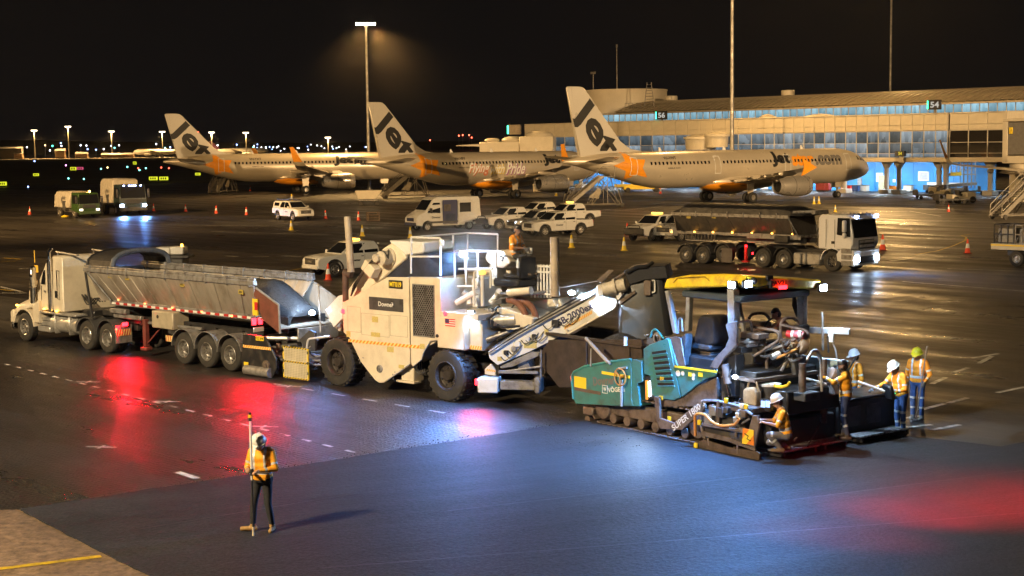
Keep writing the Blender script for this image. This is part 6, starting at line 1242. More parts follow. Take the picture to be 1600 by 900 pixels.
for y in (.0, 2.42):
    x = xb + .30; z = n0(xb) - .04 - (.24 if y > 1 else 0); m = MB(); m.bx(x - .02, x + .07, y - .13, y + .13, z - .1, z + .08, .03); h = build('work_lamp', m, BLACK, pv); m = MB(); m.bx(x + .071, x + .10, y - .10, y + .10, z - .08, z + .06, .01); build('lens', m, WORKL, h); PLAMPS.append((x + .2, y, z))
    lamp('SPOT', FP.w((x + .2, y, z - .04)), 420 if y < 1 else 1100, COOLW, FP.w((x + 3.2, y + (.3 if y < 1 else 2.0), 0.6)), .07, 155, .7, name='canopy_lamp_light')
lamp('SPOT', FP.w((xb + .5, -.1, n0(xb) - .1)), 4200, COOL, FP.w((xb + 1.8, -4.6, 0)), .1, 125, 1, name='canopy_lamp_light')
# front work lamp under the roof and the lamps washing the new mat
x, z = P5(735, 122, -.1); m = MB(); m.bx(x - .12, x + .12, -.22, -.12, z - .09, z + .09, .03); h = build('work_lamp', m, BLACK, pv); m = MB(); m.bx(x - .10, x + .10, -.245, -.221, z - .07, z + .07, .01); build('lens', m, WORKL, h)
lamp('SPOT', FP.w((x, -.35, z)), 7000, COOL, FP.w((x - 2.6, -2.6, 0)), .12, 118, 1, name='canopy_lamp_light')
for q in ((733, 515),): p = P5(*q, -.1); m = MB(); m.sph((p[0], -.1, p[1]), .055, 10, 8, (1.3, 1, .7)); build('work_lamp', m, WORKL, pv); lamp('SPOT', FP.w((p[0], -.2, p[1])), 60, COOL, FP.w((p[0] + .5, -2, 0)), .05, 150, .8, name='side_lamp_light')
lamp('SPOT', FP.w((P5(366, 560, -.1)[0], -.2, P5(366, 560)[1])), 420, (.6, .78, 1), FP.w((P5(366, 560)[0] - .6, -3, .0)), .08, 160, .8, name='strip_lamp_light')
# ---- rear: tow tower, rails, second seat, hoses
def prail(zf, l, r=.028, m_=BROWNST, bend=.12, nm='hand_rail'):
    b = MB(); b.tube([(zf(u, v, y)[0], y, zf(u, v, y)[1]) for u, v, y in l], r, 7, bend); return build(nm, b, m_, pv)
prail(P4, ((285, 435, 1.5), (300, 405, 1.6), (350, 390, 1.8), (425, 390, 2.0), (470, 450, 2.1)), .035)
prail(P4, ((320, 510, .8), (520, 545, .9), (550, 570, .9), (545, 630, .9), (320, 770, .6)), .035); prail(P4, ((560, 660, 1.2), (562, 470, 1.2), (600, 430, 1.3), (680, 430, 1.6), (715, 480, 1.7), (715, 520, 1.7)), .035)
prail(P4, ((560, 490, 1.2), (780, 540, 1.5), (805, 570, 1.5), (800, 630, 1.5), (640, 730, 1.2), (440, 760, 1.0)), .035); prail(P4, ((440, 900, .9), (440, 770, .9), (560, 680, 1.0), (690, 620, 1.3)), .04)
prail(P4, ((560, 625, 1.2), (740, 660, 1.6)), .05); prail(P4, ((320, 650, .8), (460, 680, .9)), .03, STEEL)
prail(P4, ((780, 830, 1.6), (830, 720, 1.7), (880, 710, 1.8), (920, 880, 1.9)), .03, STEEL); prail(P4, ((565, 900, 1.0), (650, 745, 1.2), (700, 745, 1.3), (730, 900, 1.4)), .04, STEEL); prail(P4, ((660, 750, 1.2), (690, 930, 1.2)), .07, DARKG)
prail(P4, ((170, 600, .15), (175, 470, .15), (300, 455, .6), (310, 560, .7)), .03, STEEL)
for (u0, v0, u1, v1, y, m_) in ((200, 575, 365, 605, .5, BROWNST), (195, 640, 290, 655, .4, STEEL), (110, 690, 220, 730, .3, DARKG), (300, 470, 390, 570, 1.5, BROWNST), (550, 640, 610, 760, 1.2, DARKG), (610, 650, 660, 720, 1.15, mat('tan_box', (.4, .25, .12), .6)), (250, 615, 270, 690, .45, INKW)):
    (a, b), (c, d) = P4(u0, v1, y), P4(u1, v0, y); m = MB(); m.bx(a, c, y, y + .35, b, d, .02); build('control_box', m, m_, pv)
p = P4(700, 645, 1.4); m = MB(); m.lathe([(0, 0), (.26, 0), (.28, .03), (.28, .16), (0, .16)], (p[0], 1.4, p[1]), (.3, 1, 0), 24); build('cable_reel', m, mat('tan_reel', (.36, .26, .17), .6, var=.3), pv)
for u, c in ((650, REDP), (715, mat('pink_red', (.6, .15, .18), .5))): p = P4(u, 575, 1.3); m = MB(); m.cyl((p[0] - .1, 1.3, p[1]), (p[0] + .13, 1.36, p[1] - .02), .085, n=12); m.mat(1).cyl((p[0] + .02, 1.3, p[1]), (p[0] + .08, 1.33, p[1]), .088, n=12); build('fire_extinguisher', m, [c, INKW], pv)
for (u0, v0, u1, v1, y, r, m_) in ((520, 790, 710, 700, .9, .03, mat('orange_brown', (.5, .22, .05))), (380, 730, 640, 660, .8, .03, STEEL), (330, 760, 560, 660, .8, .025, DARKG), (210, 740, 430, 600, .6, .03, BLACK), (480, 780, 550, 740, .8, .07, WHITE)):
    p, p2 = P4(u0, v0, y), P4(u1, v1, y + .2); m = MB(); m.cyl((p[0], y, p[1]), (p2[0], y + .2, p2[1]), r, n=7); build('shovel_handle', m, m_, pv)
(a, b), (c, d) = P5(655, 600, .1), P5(800, 500, .1); m = MB(); m.bx(a, c, .25, PW - .2, b, d, .03); m.bx(c - .02, c + .7, .5, PW - .3, b - .25, b + .28, .03); build('rear_body', m, BLACK, pv)
pp('tank_curve', P5, ((655, 475), (700, 430), (735, 420), (735, 600), (660, 605)), .12, .4, BLACK, .02)
p, p2 = P5(692, 460, .0), P5(716, 590, .0); m = MB(); m.cyl((p[0], -.02, p[1]), ((p[0] + p2[0]) / 2, -.02, (p[1] + p2[1]) / 2 - .1), .085, n=14); m.mat(1).cyl(((p[0] + p2[0]) / 2, -.02, (p[1] + p2[1]) / 2 - .1), (p2[0], -.02, p2[1] - .05), .045, n=10); build('lift_cylinder', m, [BROWNST, CHROME], pv)
RP = random.Random(21)
for k in range(26):
    u, v, y = RP.uniform(640, 790), RP.uniform(440, 620), RP.uniform(.0, .5); p = P5(u, v, y); p2 = P5(u + RP.uniform(-60, 90), v + RP.uniform(-20, 90), y + .2)
    m = MB(); m.tube([(p[0], y, p[1]), ((p[0] + p2[0]) / 2 + .05, y - .08, min(p[1], p2[1]) - RP.uniform(-.03, .1)), (p2[0], y + .2, p2[1])], RP.choice((.014, .02, .03)), 5, .1); build('hydraulic_hose', m, RP.choice((BLACK, BLACK, DARKG, STEEL, ORANGE if k % 9 == 0 else BLACK)), pv)
for k in range(16):
    u, v, y = RP.uniform(300, 780), RP.uniform(600, 880), RP.uniform(.5, 1.4); p = P4(u, v, y); p2 = P4(u + RP.uniform(-140, 140), v + RP.uniform(-60, 60), y + .2)
    m = MB(); m.tube([(p[0], y, p[1]), ((p[0] + p2[0]) / 2, y, min(p[1], p2[1]) - .06), (p2[0], y + .2, p2[1])], RP.choice((.015, .02, .03)), 5, .1); build('hydraulic_hose', m, RP.choice((BLACK, DARKG, BROWNST)), pv)
# ---- screed across the mat
scx0, scx1 = 4.15, 5.15; SY0, SY1 = -.32, 4.75
SC = mat('screed_black', (.028, .028, .03), .5, .2, var=.5, scale=3, dirt=(.075, .062, .05))
m = MB(); m.bx(scx0, scx1, .35, 2.9, .12, .72, .03); m.bx(scx0 + .1, scx1 - .2, .35, 2.2, .73, .92, .03); build('screed_body', m, SC, pv)
m = MB(); m.bx(scx0 + .25, scx1 + .1, 2.4, SY1 - .3, .10, .95, .04); m.bx(scx0 + .2, scx1 + .14, 2.42, SY1 - .28, .951, 1.0, .02); ex = build('screed_extension', m, SC, pv)
for y in (2.7, 3.4): m = MB(); m.bx(scx1 + .101, scx1 + .115, y, y + .5, .35, .8, .01); build('access_panel', m, DARKG, ex)
m = MB(); m.bx(scx0 - .9, scx1 + .02, SY1 - .29, SY1 - .2, .02, .95, .02); build('end_plate', m, DARKG, pv)
for y0, y1 in ((.05, 1.3), (1.36, 2.3), (2.6, 3.45), (3.5, 4.45)):
    m = MB(); m.bx(scx1 + .16, scx1 + .58, y0, y1, .17, .215, .01); fp_ = build('foot_step', m, mat('step_steel', (.38, .37, .36), .45, .7, var=.5, scale=8, dirt=(.1, .09, .085)), pv); m = MB(); m.bx(scx1 + .1, scx1 + .56, y0 + .1, y0 + .16, .06, .166); build('step_bracket', m, SC, fp_); m = MB(); m.bx(scx1 + .1, scx1 + .56, y1 - .16, y1 - .1, .06, .166); build('step_bracket', m, SC, fp_)
m = MB(); m.bx(scx0 + .1, scx1 + .12, .1, SY1 - .3, .022, .10); build('screed_plate', m, STEEL, pv)
# near end of the screed: frame, hose, sign
ys = SY0
ef = pp('screed_end_frame', PC, ((78, 600), (300, 650), (525, 745), (525, 768), (300, 690), (80, 640)), ys, ys + .06, BROWNST, .01)
pp('edge_plate', PC, ((56, 690), (100, 670), (300, 735), (540, 770), (565, 790), (560, 848), (300, 800), (60, 742)), ys + .02, ys + .08, mat('rusty_edge', (.12, .085, .06), .6, .3, var=.5, scale=4), .01)
pp('end_panel', PC, ((470, 600), (505, 470), (548, 470), (560, 560), (525, 742), (430, 705)), ys - .01, ys + .05, BROWNST, .012)
q = PC(436, 690, ys); q2 = PC(520, 606, ys); m = MB(); cx_, cz_ = (q[0] + q2[0]) / 2, (q[1] + q2[1]) / 2; h_ = .17
m.bx(cx_ - h_, cx_ + h_, ys - .03, ys - .011, cz_ - h_, cz_ + h_, .01); m.mat(1).prism([(cx_ - h_, cz_ - h_), (cx_ - h_ * .3, cz_ - h_), (cx_ + h_, cz_ + h_ * .4), (cx_ + h_, cz_ + h_), (cx_ + h_ * .3, cz_ + h_), (cx_ - h_, cz_ - h_ * .4)], 'y', ys - .036, ys - .0305); m.mat(2).tube([(cx_ - .09, ys - .04, cz_ + .06), (cx_ + .02, ys - .04, cz_ + .02), (cx_ - .02, ys - .04, cz_ - .04), (cx_ + .08, ys - .04, cz_ - .07)], .012, 4); build('warning_sign', m, [ORANGE, INKY, INK], pv)
for l, r, m_ in ((((78, 450), (90, 350), (210, 350), (400, 396), (508, 468)), .03, STEEL), (((225, 350), (225, 540)), .045, BROWNST), (((80, 440), (82, 560), (110, 660)), .04, BROWNST), (((370, 560), (372, 650)), .035, BROWNST), (((140, 660), (150, 720)), .03, BROWNST), (((385, 700), (385, 790)), .03, BROWNST), (((100, 545), (420, 600)), .05, BROWNST), (((420, 540), (480, 500)), .025, STEEL)):
    prail(PC, tuple((a, b, ys + .04) for a, b in l), r, m_, .08, 'frame_tube')
m = MB(); l = [(PC(a, b, ys - .03)[0], ys - .05, PC(a, b, ys - .03)[1]) for a, b in ((40, 640), (35, 470), (60, 455), (120, 460), (175, 525), (255, 560), (370, 548), (405, 495))]; m.tube(l, .032, 8, .12); build('gas_hose', m, mat('orange_hose', (.62, .25, .05), .5, var=.2), pv)
for u, v, c in ((40, 720, INKY), (68, 530, INKY), (385, 470, mat('cream_tag', (.7, .6, .45))), (290, 350, INKY), (365, 505, SILVER), (420, 395, INKW), (455, 400, INKY)):
    p = PC(u, v, ys - .02); s_ = .055; m = MB(); m.bx(p[0] - s_, p[0] + s_, ys - .05, ys, p[1] - s_ * 1.1, p[1] + s_ * 1.1, .015); build('valve_tag', m, c, pv)
(a, b), (c, d) = PC(95, 640, .0), PC(520, 380, .0); m = MB(); m.hull([(a, ys + .1, .35), (c, ys + .1, .2), (a, .35, .35), (c, .35, .2), (a, ys + .1, .8), (c - .1, ys + .15, .78), (a, .35, .95), (c - .1, .35, .9)], .03); build('screed_end_box', m, SC, pv)
for k in range(7): p = PC(RP.uniform(110, 430), RP.uniform(420, 620), ys); s_ = RP.uniform(.06, .13); m = MB(); m.bx(p[0] - s_, p[0] + s_, ys + .0, ys + .12, p[1] - s_, p[1] + s_, .02); build('mechanism_block', m, RP.choice((BROWNST, DARKG, STEEL)), pv)
p0 = PC(345, 350, .1); p1 = PC(560, 360, .1); m = MB(); m.bx(p0[0], p1[0] + .1, ys + .1, .6, p0[1] - .15, p0[1] - .02, .02); build('top_shelf', m, BROWNST, pv)
# things lying on the screed shelf
zsh = p0[1] - .02
x, _ = PC(505, 300, .15); jc = thing('jerrycan', 'tan plastic jerrycan with a looped handle standing on the paver screed', 'jerrycan', FP.w((x, .15, zsh)), FP.ang)
m = MB(); m.hull([(sx_ * .2, sy_ * .09, z) for sx_ in (-1, 1) for sy_ in (-1, 1) for z in (0, .3)] + [(.1, sy_ * .07, .4) for sy_ in (-1, 1)] + [(-.14, sy_ * .07, .36) for sy_ in (-1, 1)], .03); build('body', m, mat('tan_plastic', (.36, .26, .14), .6, var=.3, scale=9), jc); m = MB(); m.tube([(-.14, 0, .35), (-.1, 0, .5), (.12, 0, .52), (.2, 0, .3)], .025, 7, .06); build('handle', m, mat('tan_plastic', (.36, .26, .14)), jc)
x, _ = PC(635, 330, .5); bk = thing('bucket', 'dark bucket with a white lid and wire handle standing behind the jerrycan', 'bucket', FP.w((x, .55, zsh - .02)), FP.ang)
m = MB(); m.lathe([(0, 0), (.20, 0), (.24, .42), (.22, .42)], (0, 0, 0), (0, 0, 1), 20); build('body', m, DARKG, bk); m = MB(); m.lathe([(.26, .42), (.26, .46), (0, .47)], (0, 0, 0), (0, 0, 1), 20); build('lid', m, INKW, bk)
m = MB(); m.tube([(-.2, -.2, .34), (-.17, -.24, .2), (-.05, -.26, .2), (-.02, -.24, .34)], .014, 5, .04); build('handle', m, mat('tan_plastic', (.36, .26, .14)), bk)
l = [PC(*q, .0) for q in ((556, 345), (570, 332), (650, 350), (662, 395), (640, 445), (610, 440))]; m = MB(); m.prism(l, 'y', .0, .12, .02); cb = build('screed_console', m, BLACK, pv)
for u, v in ((596, 378), (634, 378)): p = PC(u, v, 0); m = MB(); m.bx(p[0] - .06, p[0] + .06, -.012, .001, p[1] - .07, p[1] + .07, .004); build('screen', m, glow('screen_glow', (.35, .55, 1.0), 2.2), cb)
m = MB(); l = [(PC(a, b, .3)[0], .3, PC(a, b, .3)[1]) for a, b in ((690, 228), (740, 240), (800, 225), (815, 195))]; m.tube(l, .035, 6, .08); build('yellow_hose', m, YELLOWP, pv)
(a, b), (c, d) = PC(700, 340, .5), PC(860, 250, .5); m = MB(); m.bx(a, c + .1, .7, 1.2, b, d - .12, .02); build('tool_tray', m, DARKG, pv)
# grade control uprights, ski beam, tubes
for (u0, v0, u1, v1, y, r, m_, nm) in ((460, 445, 460, 585, .9, .085, BROWNST, 'upright_tube'), (548, 425, 548, 690, 1.8, .075, BROWNST, 'upright_tube'), (541, 232, 545, 390, 2.4, .028, STEEL, 'sensor_pole'), (566, 330, 568, 400, 2.5, .02, BLACK, 'sensor_pole')):
    p, p2 = P6(u0, v0, y), P6(u1, v1, y); m = MB(); m.cyl((p[0], y, p[1]), (p2[0], y, p2[1]), r, n=12); build(nm, m, m_, pv)
(a, b), (c, d) = P6(490, 320, 2.4), P6(620, 306, 2.4); m = MB(); m.bx(0, (c - a), -.05, .05, -.07, .07, .01); o = build('levelling_beam', m, SILVER, pv); o.location = (a, 2.4, (b + d) / 2); o.rotation_euler.z = .45
(a, b), (c, d) = P6(571, 355, 2.55), P6(592, 318, 2.55); m = MB(); m.bx(a, c, 2.5, 2.56, b, d, .01); build('sensor_box', m, INKW, pv); m = MB(); m.tube([(c - .03, 2.53, b), (c + .05, 2.55, b - .2), (c + .12, 2.55, b - .55), (c + .02, 2.53, b - .6)], .018, 5, .06); build('sensor_cable', m, SILVER, pv)
(a, b), (c, d) = P6(440, 470, 2.2), P6(640, 435, 2.2); m = MB(); m.bx(a, c, 2.2, 2.3, b, d, .01); build('light_blue_bar', m, mat('pale_blue_paint', (.35, .5, .6), .5, var=.3), pv)
p = P6(575, 470, 1.95); m = MB(); m.hull([(-.22, -.12, .0), (.22, -.12, .0), (-.22, .12, .0), (.22, .12, .0), (-.15, -.1, .3), (.12, -.1, .32), (-.15, .1, .3), (.12, .1, .32)], .04); m.hull([(-.14, -.08, .33), (.1, -.08, .33), (.14, .08, .33), (-.1, .08, .33), (-.2, 0, .55), (.2, .02, .6), (0, .1, .62)], .03); o = build('gas_burner_bag', m, mat('dusty_bag', (.32, .25, .22), .8, var=.4), pv); o.location = (p[0], 1.95, p[1] - .55)
for l in (((690, 520, 2.2), (760, 545, 2.3), (800, 560, 2.3)), ((470, 505, 1.2), (560, 530, 1.4)), ((480, 430, .9), (500, 390, 1.0), (525, 395, 1.2), (535, 420, 1.3), (540, 560, 1.3))): prail(P6, l, .03, SILVER)
pp('end_cover', P6, ((745, 580), (765, 555), (800, 560), (805, 600), (790, 660), (755, 680)), 4.2, 4.3, DARKG, .01)

# unseen post and lamp added past the right edge, standing in for a roller's halo lamp
rl = thing('halo_stand_in', 'red lamp on an added post standing in for a roller just past the right edge', 'lamp', (13.2, 21, .022), 0)
m = MB(); m.cyl((0, 0, 0), (0, 0, 6.0), .05, n=8); m.bx(-.3, .3, -.3, .3, 0, .08, .02); build('post', m, STEEL, rl); m = MB(); m.bx(-.12, .06, -.1, .1, 6.0, 6.15, .03); build('lens', m, TAILL, rl)
for dx, dy, pw, an in ((7.0, 27.7, 52000, 13), (8.1, 27.9, 30000, 16), (9.3, 28.3, 26000, 18), (10.7, 28.8, 30000, 19), (5.7, 26.2, 18000, 14), (8.4, 29.9, 14000, 20)): lamp('SPOT', (13.0, 21.1, 6.08), pw, RED, (dx, dy, 0), .3, an, 1, name='red_halo_light')  # several spots overlap to shape the red band on the mat
# ---------------------------------------------------------------- people
import numpy as np
HIVIS = mat('hivis_orange', (.90, .33, .015), .75, var=.22, scale=9, dirt=(.62, .20, .01)); HIVIS_Y = mat('hivis_amber', (.92, .40, .015), .75, var=.2, scale=9, dirt=(.70, .26, .01))
REFL = mat('reflective_tape_silver', (.62, .63, .62), .4, .2, var=.15, scale=12); NAVY = mat('navy_cloth', (.035, .045, .10), .8, var=.3, scale=8); BLUEC = mat('blue_denim', (.05, .10, .26), .8, var=.35, scale=8)
BLKC = mat('black_cloth', (.022, .022, .026), .8, var=.3, scale=8); GREYC = mat('grey_cloth', (.16, .15, .16), .8, var=.3, scale=8); SKIN = mat('skin', (.48, .27, .18), .55, var=.12, scale=10); SKIND = mat('tanned_skin', (.30, .16, .10), .55, var=.12, scale=10)
HAIR = mat('dark_hair', (.02, .014, .010), .6, var=.2, scale=30); BOOT = mat('tan_boot', (.42, .25, .09), .6, var=.3, scale=12); BOOTD = mat('dark_boot', (.06, .045, .035), .6, var=.3); GLOVE = mat('grey_glove', (.11, .11, .12), .8, var=.2); EYE = mat('eye_dark', (.02, .02, .02), .3, var=0); LIP = mat('lip', (.35, .15, .12), .5, var=0); BROWNC = mat('brown_vest', (.25, .14, .07), .8, var=.3, scale=8)
def person(label, loc, rotz, J, shirt=HIVIS, pants=NAVY, skin=SKIN, boots=BOOTD, hands=None, sleeves=True, hat='white', beard=False, bands=True, vox=.0125, curl=.6, group=None):
    V = lambda *a: Vector(a); D = dict(pelvis=V(0, 0, .95), chest=V(.01, 0, 1.28), neck=V(.01, 0, 1.49), head=V(.045, 0, 1.645), look=None)
    for s, q in ((1, 'L'), (-1, 'R')):
        D.update({'sh' + q: V(0, s * .185, 1.43), 'el' + q: V(-.02, s * .26, 1.15), 'wr' + q: V(.06, s * .27, .90), 'hd' + q: None, 'hip' + q: V(0, s * .095, .92), 'kn' + q: V(.03, s * .11, .50), 'an' + q: V(0, s * .11, .09), 'to' + q: None})
    for k, v in J.items(): D[k] = Vector(v) if not isinstance(v, (int, float)) else v
    mats = [shirt, pants, skin, boots, hands or skin, HAIR, REFL, EYE, LIP, skin if not sleeves else shirt]; caps = []
    def cap(a, b, ra, rb, mi, bd=()): caps.append((Vector(a), Vector(b), ra, rb, mi, bd))
    pe, ch, nk, hd = D['pelvis'], D['chest'], D['neck'], D['head']; lat = (D['shL'] - D['shR']).normalized(); up = (nk - pe).normalized(); fw = lat.cross(up).normalized()
    # trunk
    cap(pe + lat * .08, pe - lat * .08, .125, .125, 1); w1 = pe * .62 + ch * .38
    cap(pe + up * .05 + lat * .06, pe + up * .05 - lat * .06, .137, .137, 0); cap(w1 + lat * .06, w1 - lat * .06, .13, .13, 0, ((-9, 9),) if bands else ())
    w2 = pe * .25 + ch * .75; cap(w2 + lat * .075, w2 - lat * .075, .135, .135, 0); cap(ch + up * .05 + lat * .09, ch + up * .05 - lat * .09, .135, .135, 0); cap(D['shL'] * .72 + nk * .28, D['shR'] * .72 + nk * .28, .088, .088, 0)
    cap(nk - up * .06, nk + (hd - nk) * .45, .062, .058, 2); cap(nk - up * .05 + fw * .01, nk - up * .03, .082, .075, 0)
    for q, s in (('L', 1), ('R', -1)):
        sh, el, wr = D['sh' + q], D['el' + q], D['wr' + q]; cap(sh, el, .072, .056, 0, ((.60, .74),) if bands else ()); fm = 9
        cap(el, wr, .052 if fm == 9 and sleeves else .045, .040 if sleeves else .03, fm, ((.55, .70),) if bands and sleeves else ())
        hv = D['hd' + q]; d = (Vector(hv) if hv is not None else (wr - el)).normalized(); pal = wr + d * .05; side = d.cross(Vector((0, 0, 1))); side = side.normalized() if side.length > .2 else lat.copy(); nrm = side.cross(d).normalized()
        cap(wr, wr + d * .03, .030, .032, 4); cap(pal + side * .018, pal + d * .045 + side * .020, .021, .020, 4); cap(pal - side * .018, pal + d * .045 - side * .020, .021, .020, 4)
        for k, ln in enumerate((.068, .078, .074, .058)):
            b0 = wr + d * .10 + side * (.031 - .0207 * k); m_ = b0 + d * ln * .55 - nrm * ln * .3 * curl; e_ = m_ + d * ln * .35 * (1 - curl) - nrm * ln * .75 * curl; cap(b0, m_, .0105, .010, 4); cap(m_, e_, .010, .0085, 4)
        t0 = wr + d * .03 + side * .034 * s; t1 = t0 + d * .04 + side * .022 * s - nrm * .015; cap(t0, t1, .013, .011, 4); cap(t1, t1 + d * .032 - nrm * .012, .011, .009, 4)
        hp, kn, an = D['hip' + q], D['kn' + q], D['an' + q]; cap(hp, kn, .098, .068, 1, ((.80, .92),) if pants in (BLUEC, NAVY, GREYC) and bands else ()); cap(kn, an + (kn - an) * .12, .068, .056, 1, ((.42, .56),) if pants in (BLUEC, NAVY, GREYC) and bands else ())
        to = D['to' + q]; to = Vector(to) if to is not None else an + Vector((.17, 0, -.045)); cap(an + (kn - an) * .22, an - Vector((0, 0, .03)), .056, .052, 3); fd = (to - an); fd.z = 0; fd.normalize(); cap(an - fd * .05 - Vector((0, 0, .045)), Vector((to.x, to.y, an.z - .045)), .046, .043, 3)
    # head
    lk = Vector(D['look']).normalized() if D['look'] is not None else fw; hu = (hd - nk).normalized(); hl = hu.cross(lk).normalized(); lk = hl.cross(hu).normalized(); hu = (hu + lk * 0).normalized()
    cap(hd + hu * .035 - lk * .025, hd + hu * .03 + lk * .01, .092, .09, 2); cap(hd - hu * .055 + lk * .035, hd - hu * .04 + lk * .02, .055, .066, 2); cap(hd - hu * .01 + lk * .092, hd - hu * .03 + lk * .108, .012, .016, 2)
    cap(hd - hu * .01 + hl * .088 - lk * .01, hd - hu * .04 + hl * .086 - lk * .005, .02, .014, 2); cap(hd - hu * .01 - hl * .088 - lk * .01, hd - hu * .04 - hl * .086 - lk * .005, .02, .014, 2)
    for s in (1, -1): cap(hd + hu * .008 + hl * .032 * s + lk * .083, hd + hu * .008 + hl * .036 * s + lk * .083, .0125, .0125, 7)
    cap(hd - hu * .06 + lk * .088 + hl * .02, hd - hu * .06 + lk * .088 - hl * .02, .009, .009, 8)
    cap(hd + hu * .06 - lk * .035, hd + hu * .05 + lk * .0, .094, .088, 5); cap(hd - hu * .02 - lk * .045, hd + hu * .02 - lk * .04, .078, .085, 5)
    if beard: cap(hd - hu * .085 + lk * .055, hd - hu * .05 + lk * .05, .05, .058, 5); cap(hd - hu * .05 + hl * .07 + lk * .02, hd - hu * .05 - hl * .07 + lk * .02, .03, .03, 5)
    mb = MB()
    for a, b, ra, rb, mi, bd in caps:
        if (b - a).length > 1e-4: mb.cyl(a, b, ra, rb, 12)
        mb.sph(a, ra, 12, 8); mb.sph(b, rb, 12, 8)
    me = bpy.data.meshes.new('tmp'); me.from_pydata(mb.v, [], mb.f); o = bpy.data.objects.new('tmp', me); COL.objects.link(o)
    r = o.modifiers.new('r', 'REMESH'); r.mode = 'VOXEL'; r.voxel_size = vox; sm = o.modifiers.new('s', 'SMOOTH'); sm.iterations = 3; sm.factor = .5
    dg = bpy.context.evaluated_depsgraph_get(); nm = bpy.data.meshes.new_from_object(o.evaluated_get(dg)); bpy.data.objects.remove(o); bpy.data.meshes.remove(me)
    nf = len(nm.polygons); C = np.empty(nf * 3); nm.polygons.foreach_get('center', C); C = C.reshape(-1, 3); best = np.full(nf, 1e9); mi_ = np.zeros(nf, np.int32)
    latn = np.array(lat); chn = np.array(ch)
    for a, b, ra, rb, mi, bd in caps:
        a_, b_ = np.array(a), np.array(b); ab = b_ - a_; L2 = max(1e-9, ab @ ab); t = np.clip((C - a_) @ ab / L2, 0, 1); d = np.linalg.norm(C - a_ - t[:, None] * ab, axis=1) - (ra + (rb - ra) * t)
        m_ = np.full(nf, mi, np.int32)
        for lo, hi in bd: m_[(t > lo) & (t < hi)] = 6
        if mi == 0 and bands and bd and bd[0][0] < -1: m_[np.abs((C - (a_ + b_) / 2) @ np.array(up)) > .035] = 0
        if mi == 0 and bands and not len(bd):
            la = np.abs((C - chn) @ latn); hgt = (C - np.array(w1)) @ np.array(up); m_[(la > .085) & (la < .125) & (hgt > .03)] = 6
        k = d < best; best[k] = d[k]; mi_[k] = m_[k]
    for m in mats: nm.materials.append(m)
    nm.polygons.foreach_set('material_index', mi_); nm.polygons.foreach_set('use_smooth', np.ones(nf, bool))
    p = bpy.data.objects.new('person', nm); COL.objects.link(p); p.location = loc; p.rotation_euler.z = rotz; tag(p, label, 'person', group)
    R3 = Matrix((lk, hl, hu)).transposed().to_4x4()
    if hat in ('white', 'yellow', 'cream'):
        hm = {'white': mat('white_helmet', (.80, .80, .78), .3, var=.06, coat=.5), 'yellow': mat('yellow_helmet', (.85, .72, .03), .3, var=.06, coat=.5), 'cream': mat('cream_helmet', (.78, .68, .55), .35, var=.1, coat=.4)}[hat]
        m = MB(); m.lathe([(.135, 0), (.132, .03), (.120, .075), (.088, .118), (.045, .138), (0, .143)], (0, 0, 0), (0, 0, 1), 24); m.lathe([(.150, -.006), (.136, .010), (.13, -.004)], (0, 0, 0), (0, 0, 1), 24)
        m.hull([(.10, .085, .012), (.10, -.085, .012), (.195, .05, -.012), (.195, -.05, -.012), (.10, .085, -.0), (.10, -.085, -.0), (.195, .05, -.02), (.195, -.05, -.02)], .004); m.tube([(.11, 0, .085), (.05, 0, .135), (-.05, 0, .14), (-.12, 0, .09)], .014, 6)
        h = build('hard_hat', m, hm, p); h.matrix_local = Matrix.Translation(hd + hu * .052 - lk * .012) @ R3
        m = MB(); m.tube([(.0, .115, -.02), (.02, .10, -.09), (.06, .045, -.15), (.06, -.045, -.15), (.02, -.10, -.09), (0, -.115, -.02)], .005, 4); cs = build('chin_strap', m, BLACK, p); cs.matrix_local = Matrix.Translation(hd + hu * .04) @ R3
    elif hat == 'cap':
        m = MB(); m.lathe([(.108, 0), (.108, .04), (.085, .085), (.04, .105), (0, .108)], (0, 0, 0), (0, 0, 1), 20); m.hull([(.07, .07, .0), (.07, -.07, 0), (.19, .045, -.012), (.19, -.045, -.012), (.07, .07, .014), (.07, -.07, .014), (.19, .045, 0), (.19, -.045, 0)], .003)
        h = build('cap', m, BLACK, p); h.matrix_local = Matrix.Translation(hd + hu * .05 - lk * .015) @ R3
    return p
def hd_of(wx, wy): return math.atan2(wy, wx)
# surveyor with staff
ps = G(412, 829, .022)
person('surveyor in amber jacket and white helmet looking down at the tablet on a tall staff', ps, hd_of(-.22, -1), dict(neck=(.03, 0, 1.48), head=(.105, 0, 1.60), look=(.75, 0, -.65), elR=(.02, -.27, 1.16), wrR=(.26, -.17, 1.17), hdR=(.8, .35, 0), elL=(.04, .27, 1.14), wrL=(.27, .06, 1.14), hdL=(.85, -.4, .05), anR=(.03, -.19, .09), toR=(.10, -.37, .045), knR=(.06, -.15, .5), anL=(.0, .17, .09), toL=(.19, .20, .045)), HIVIS_Y, BLKC, SKIN, BOOT)
sf = thing('survey_staff', 'tall pale and black survey staff held upright by the lone surveyor', 'survey staff', G(396, 837, .022), hd_of(-.22, -1))
m = MB(); m.cyl((0, 0, 0), (0, 0, .16), .022, n=10); build('foot', m, mat('cream_foot', (.75, .6, .4)), sf); m = MB(); m.cyl((0, 0, .16), (0, 0, 1.0), .017, n=10); build('lower_tube', m, BLACK, sf); m = MB(); m.cyl((0, 0, 1.0), (0, 0, 2.05), .02, n=10); build('upper_tube', m, INKW, sf)
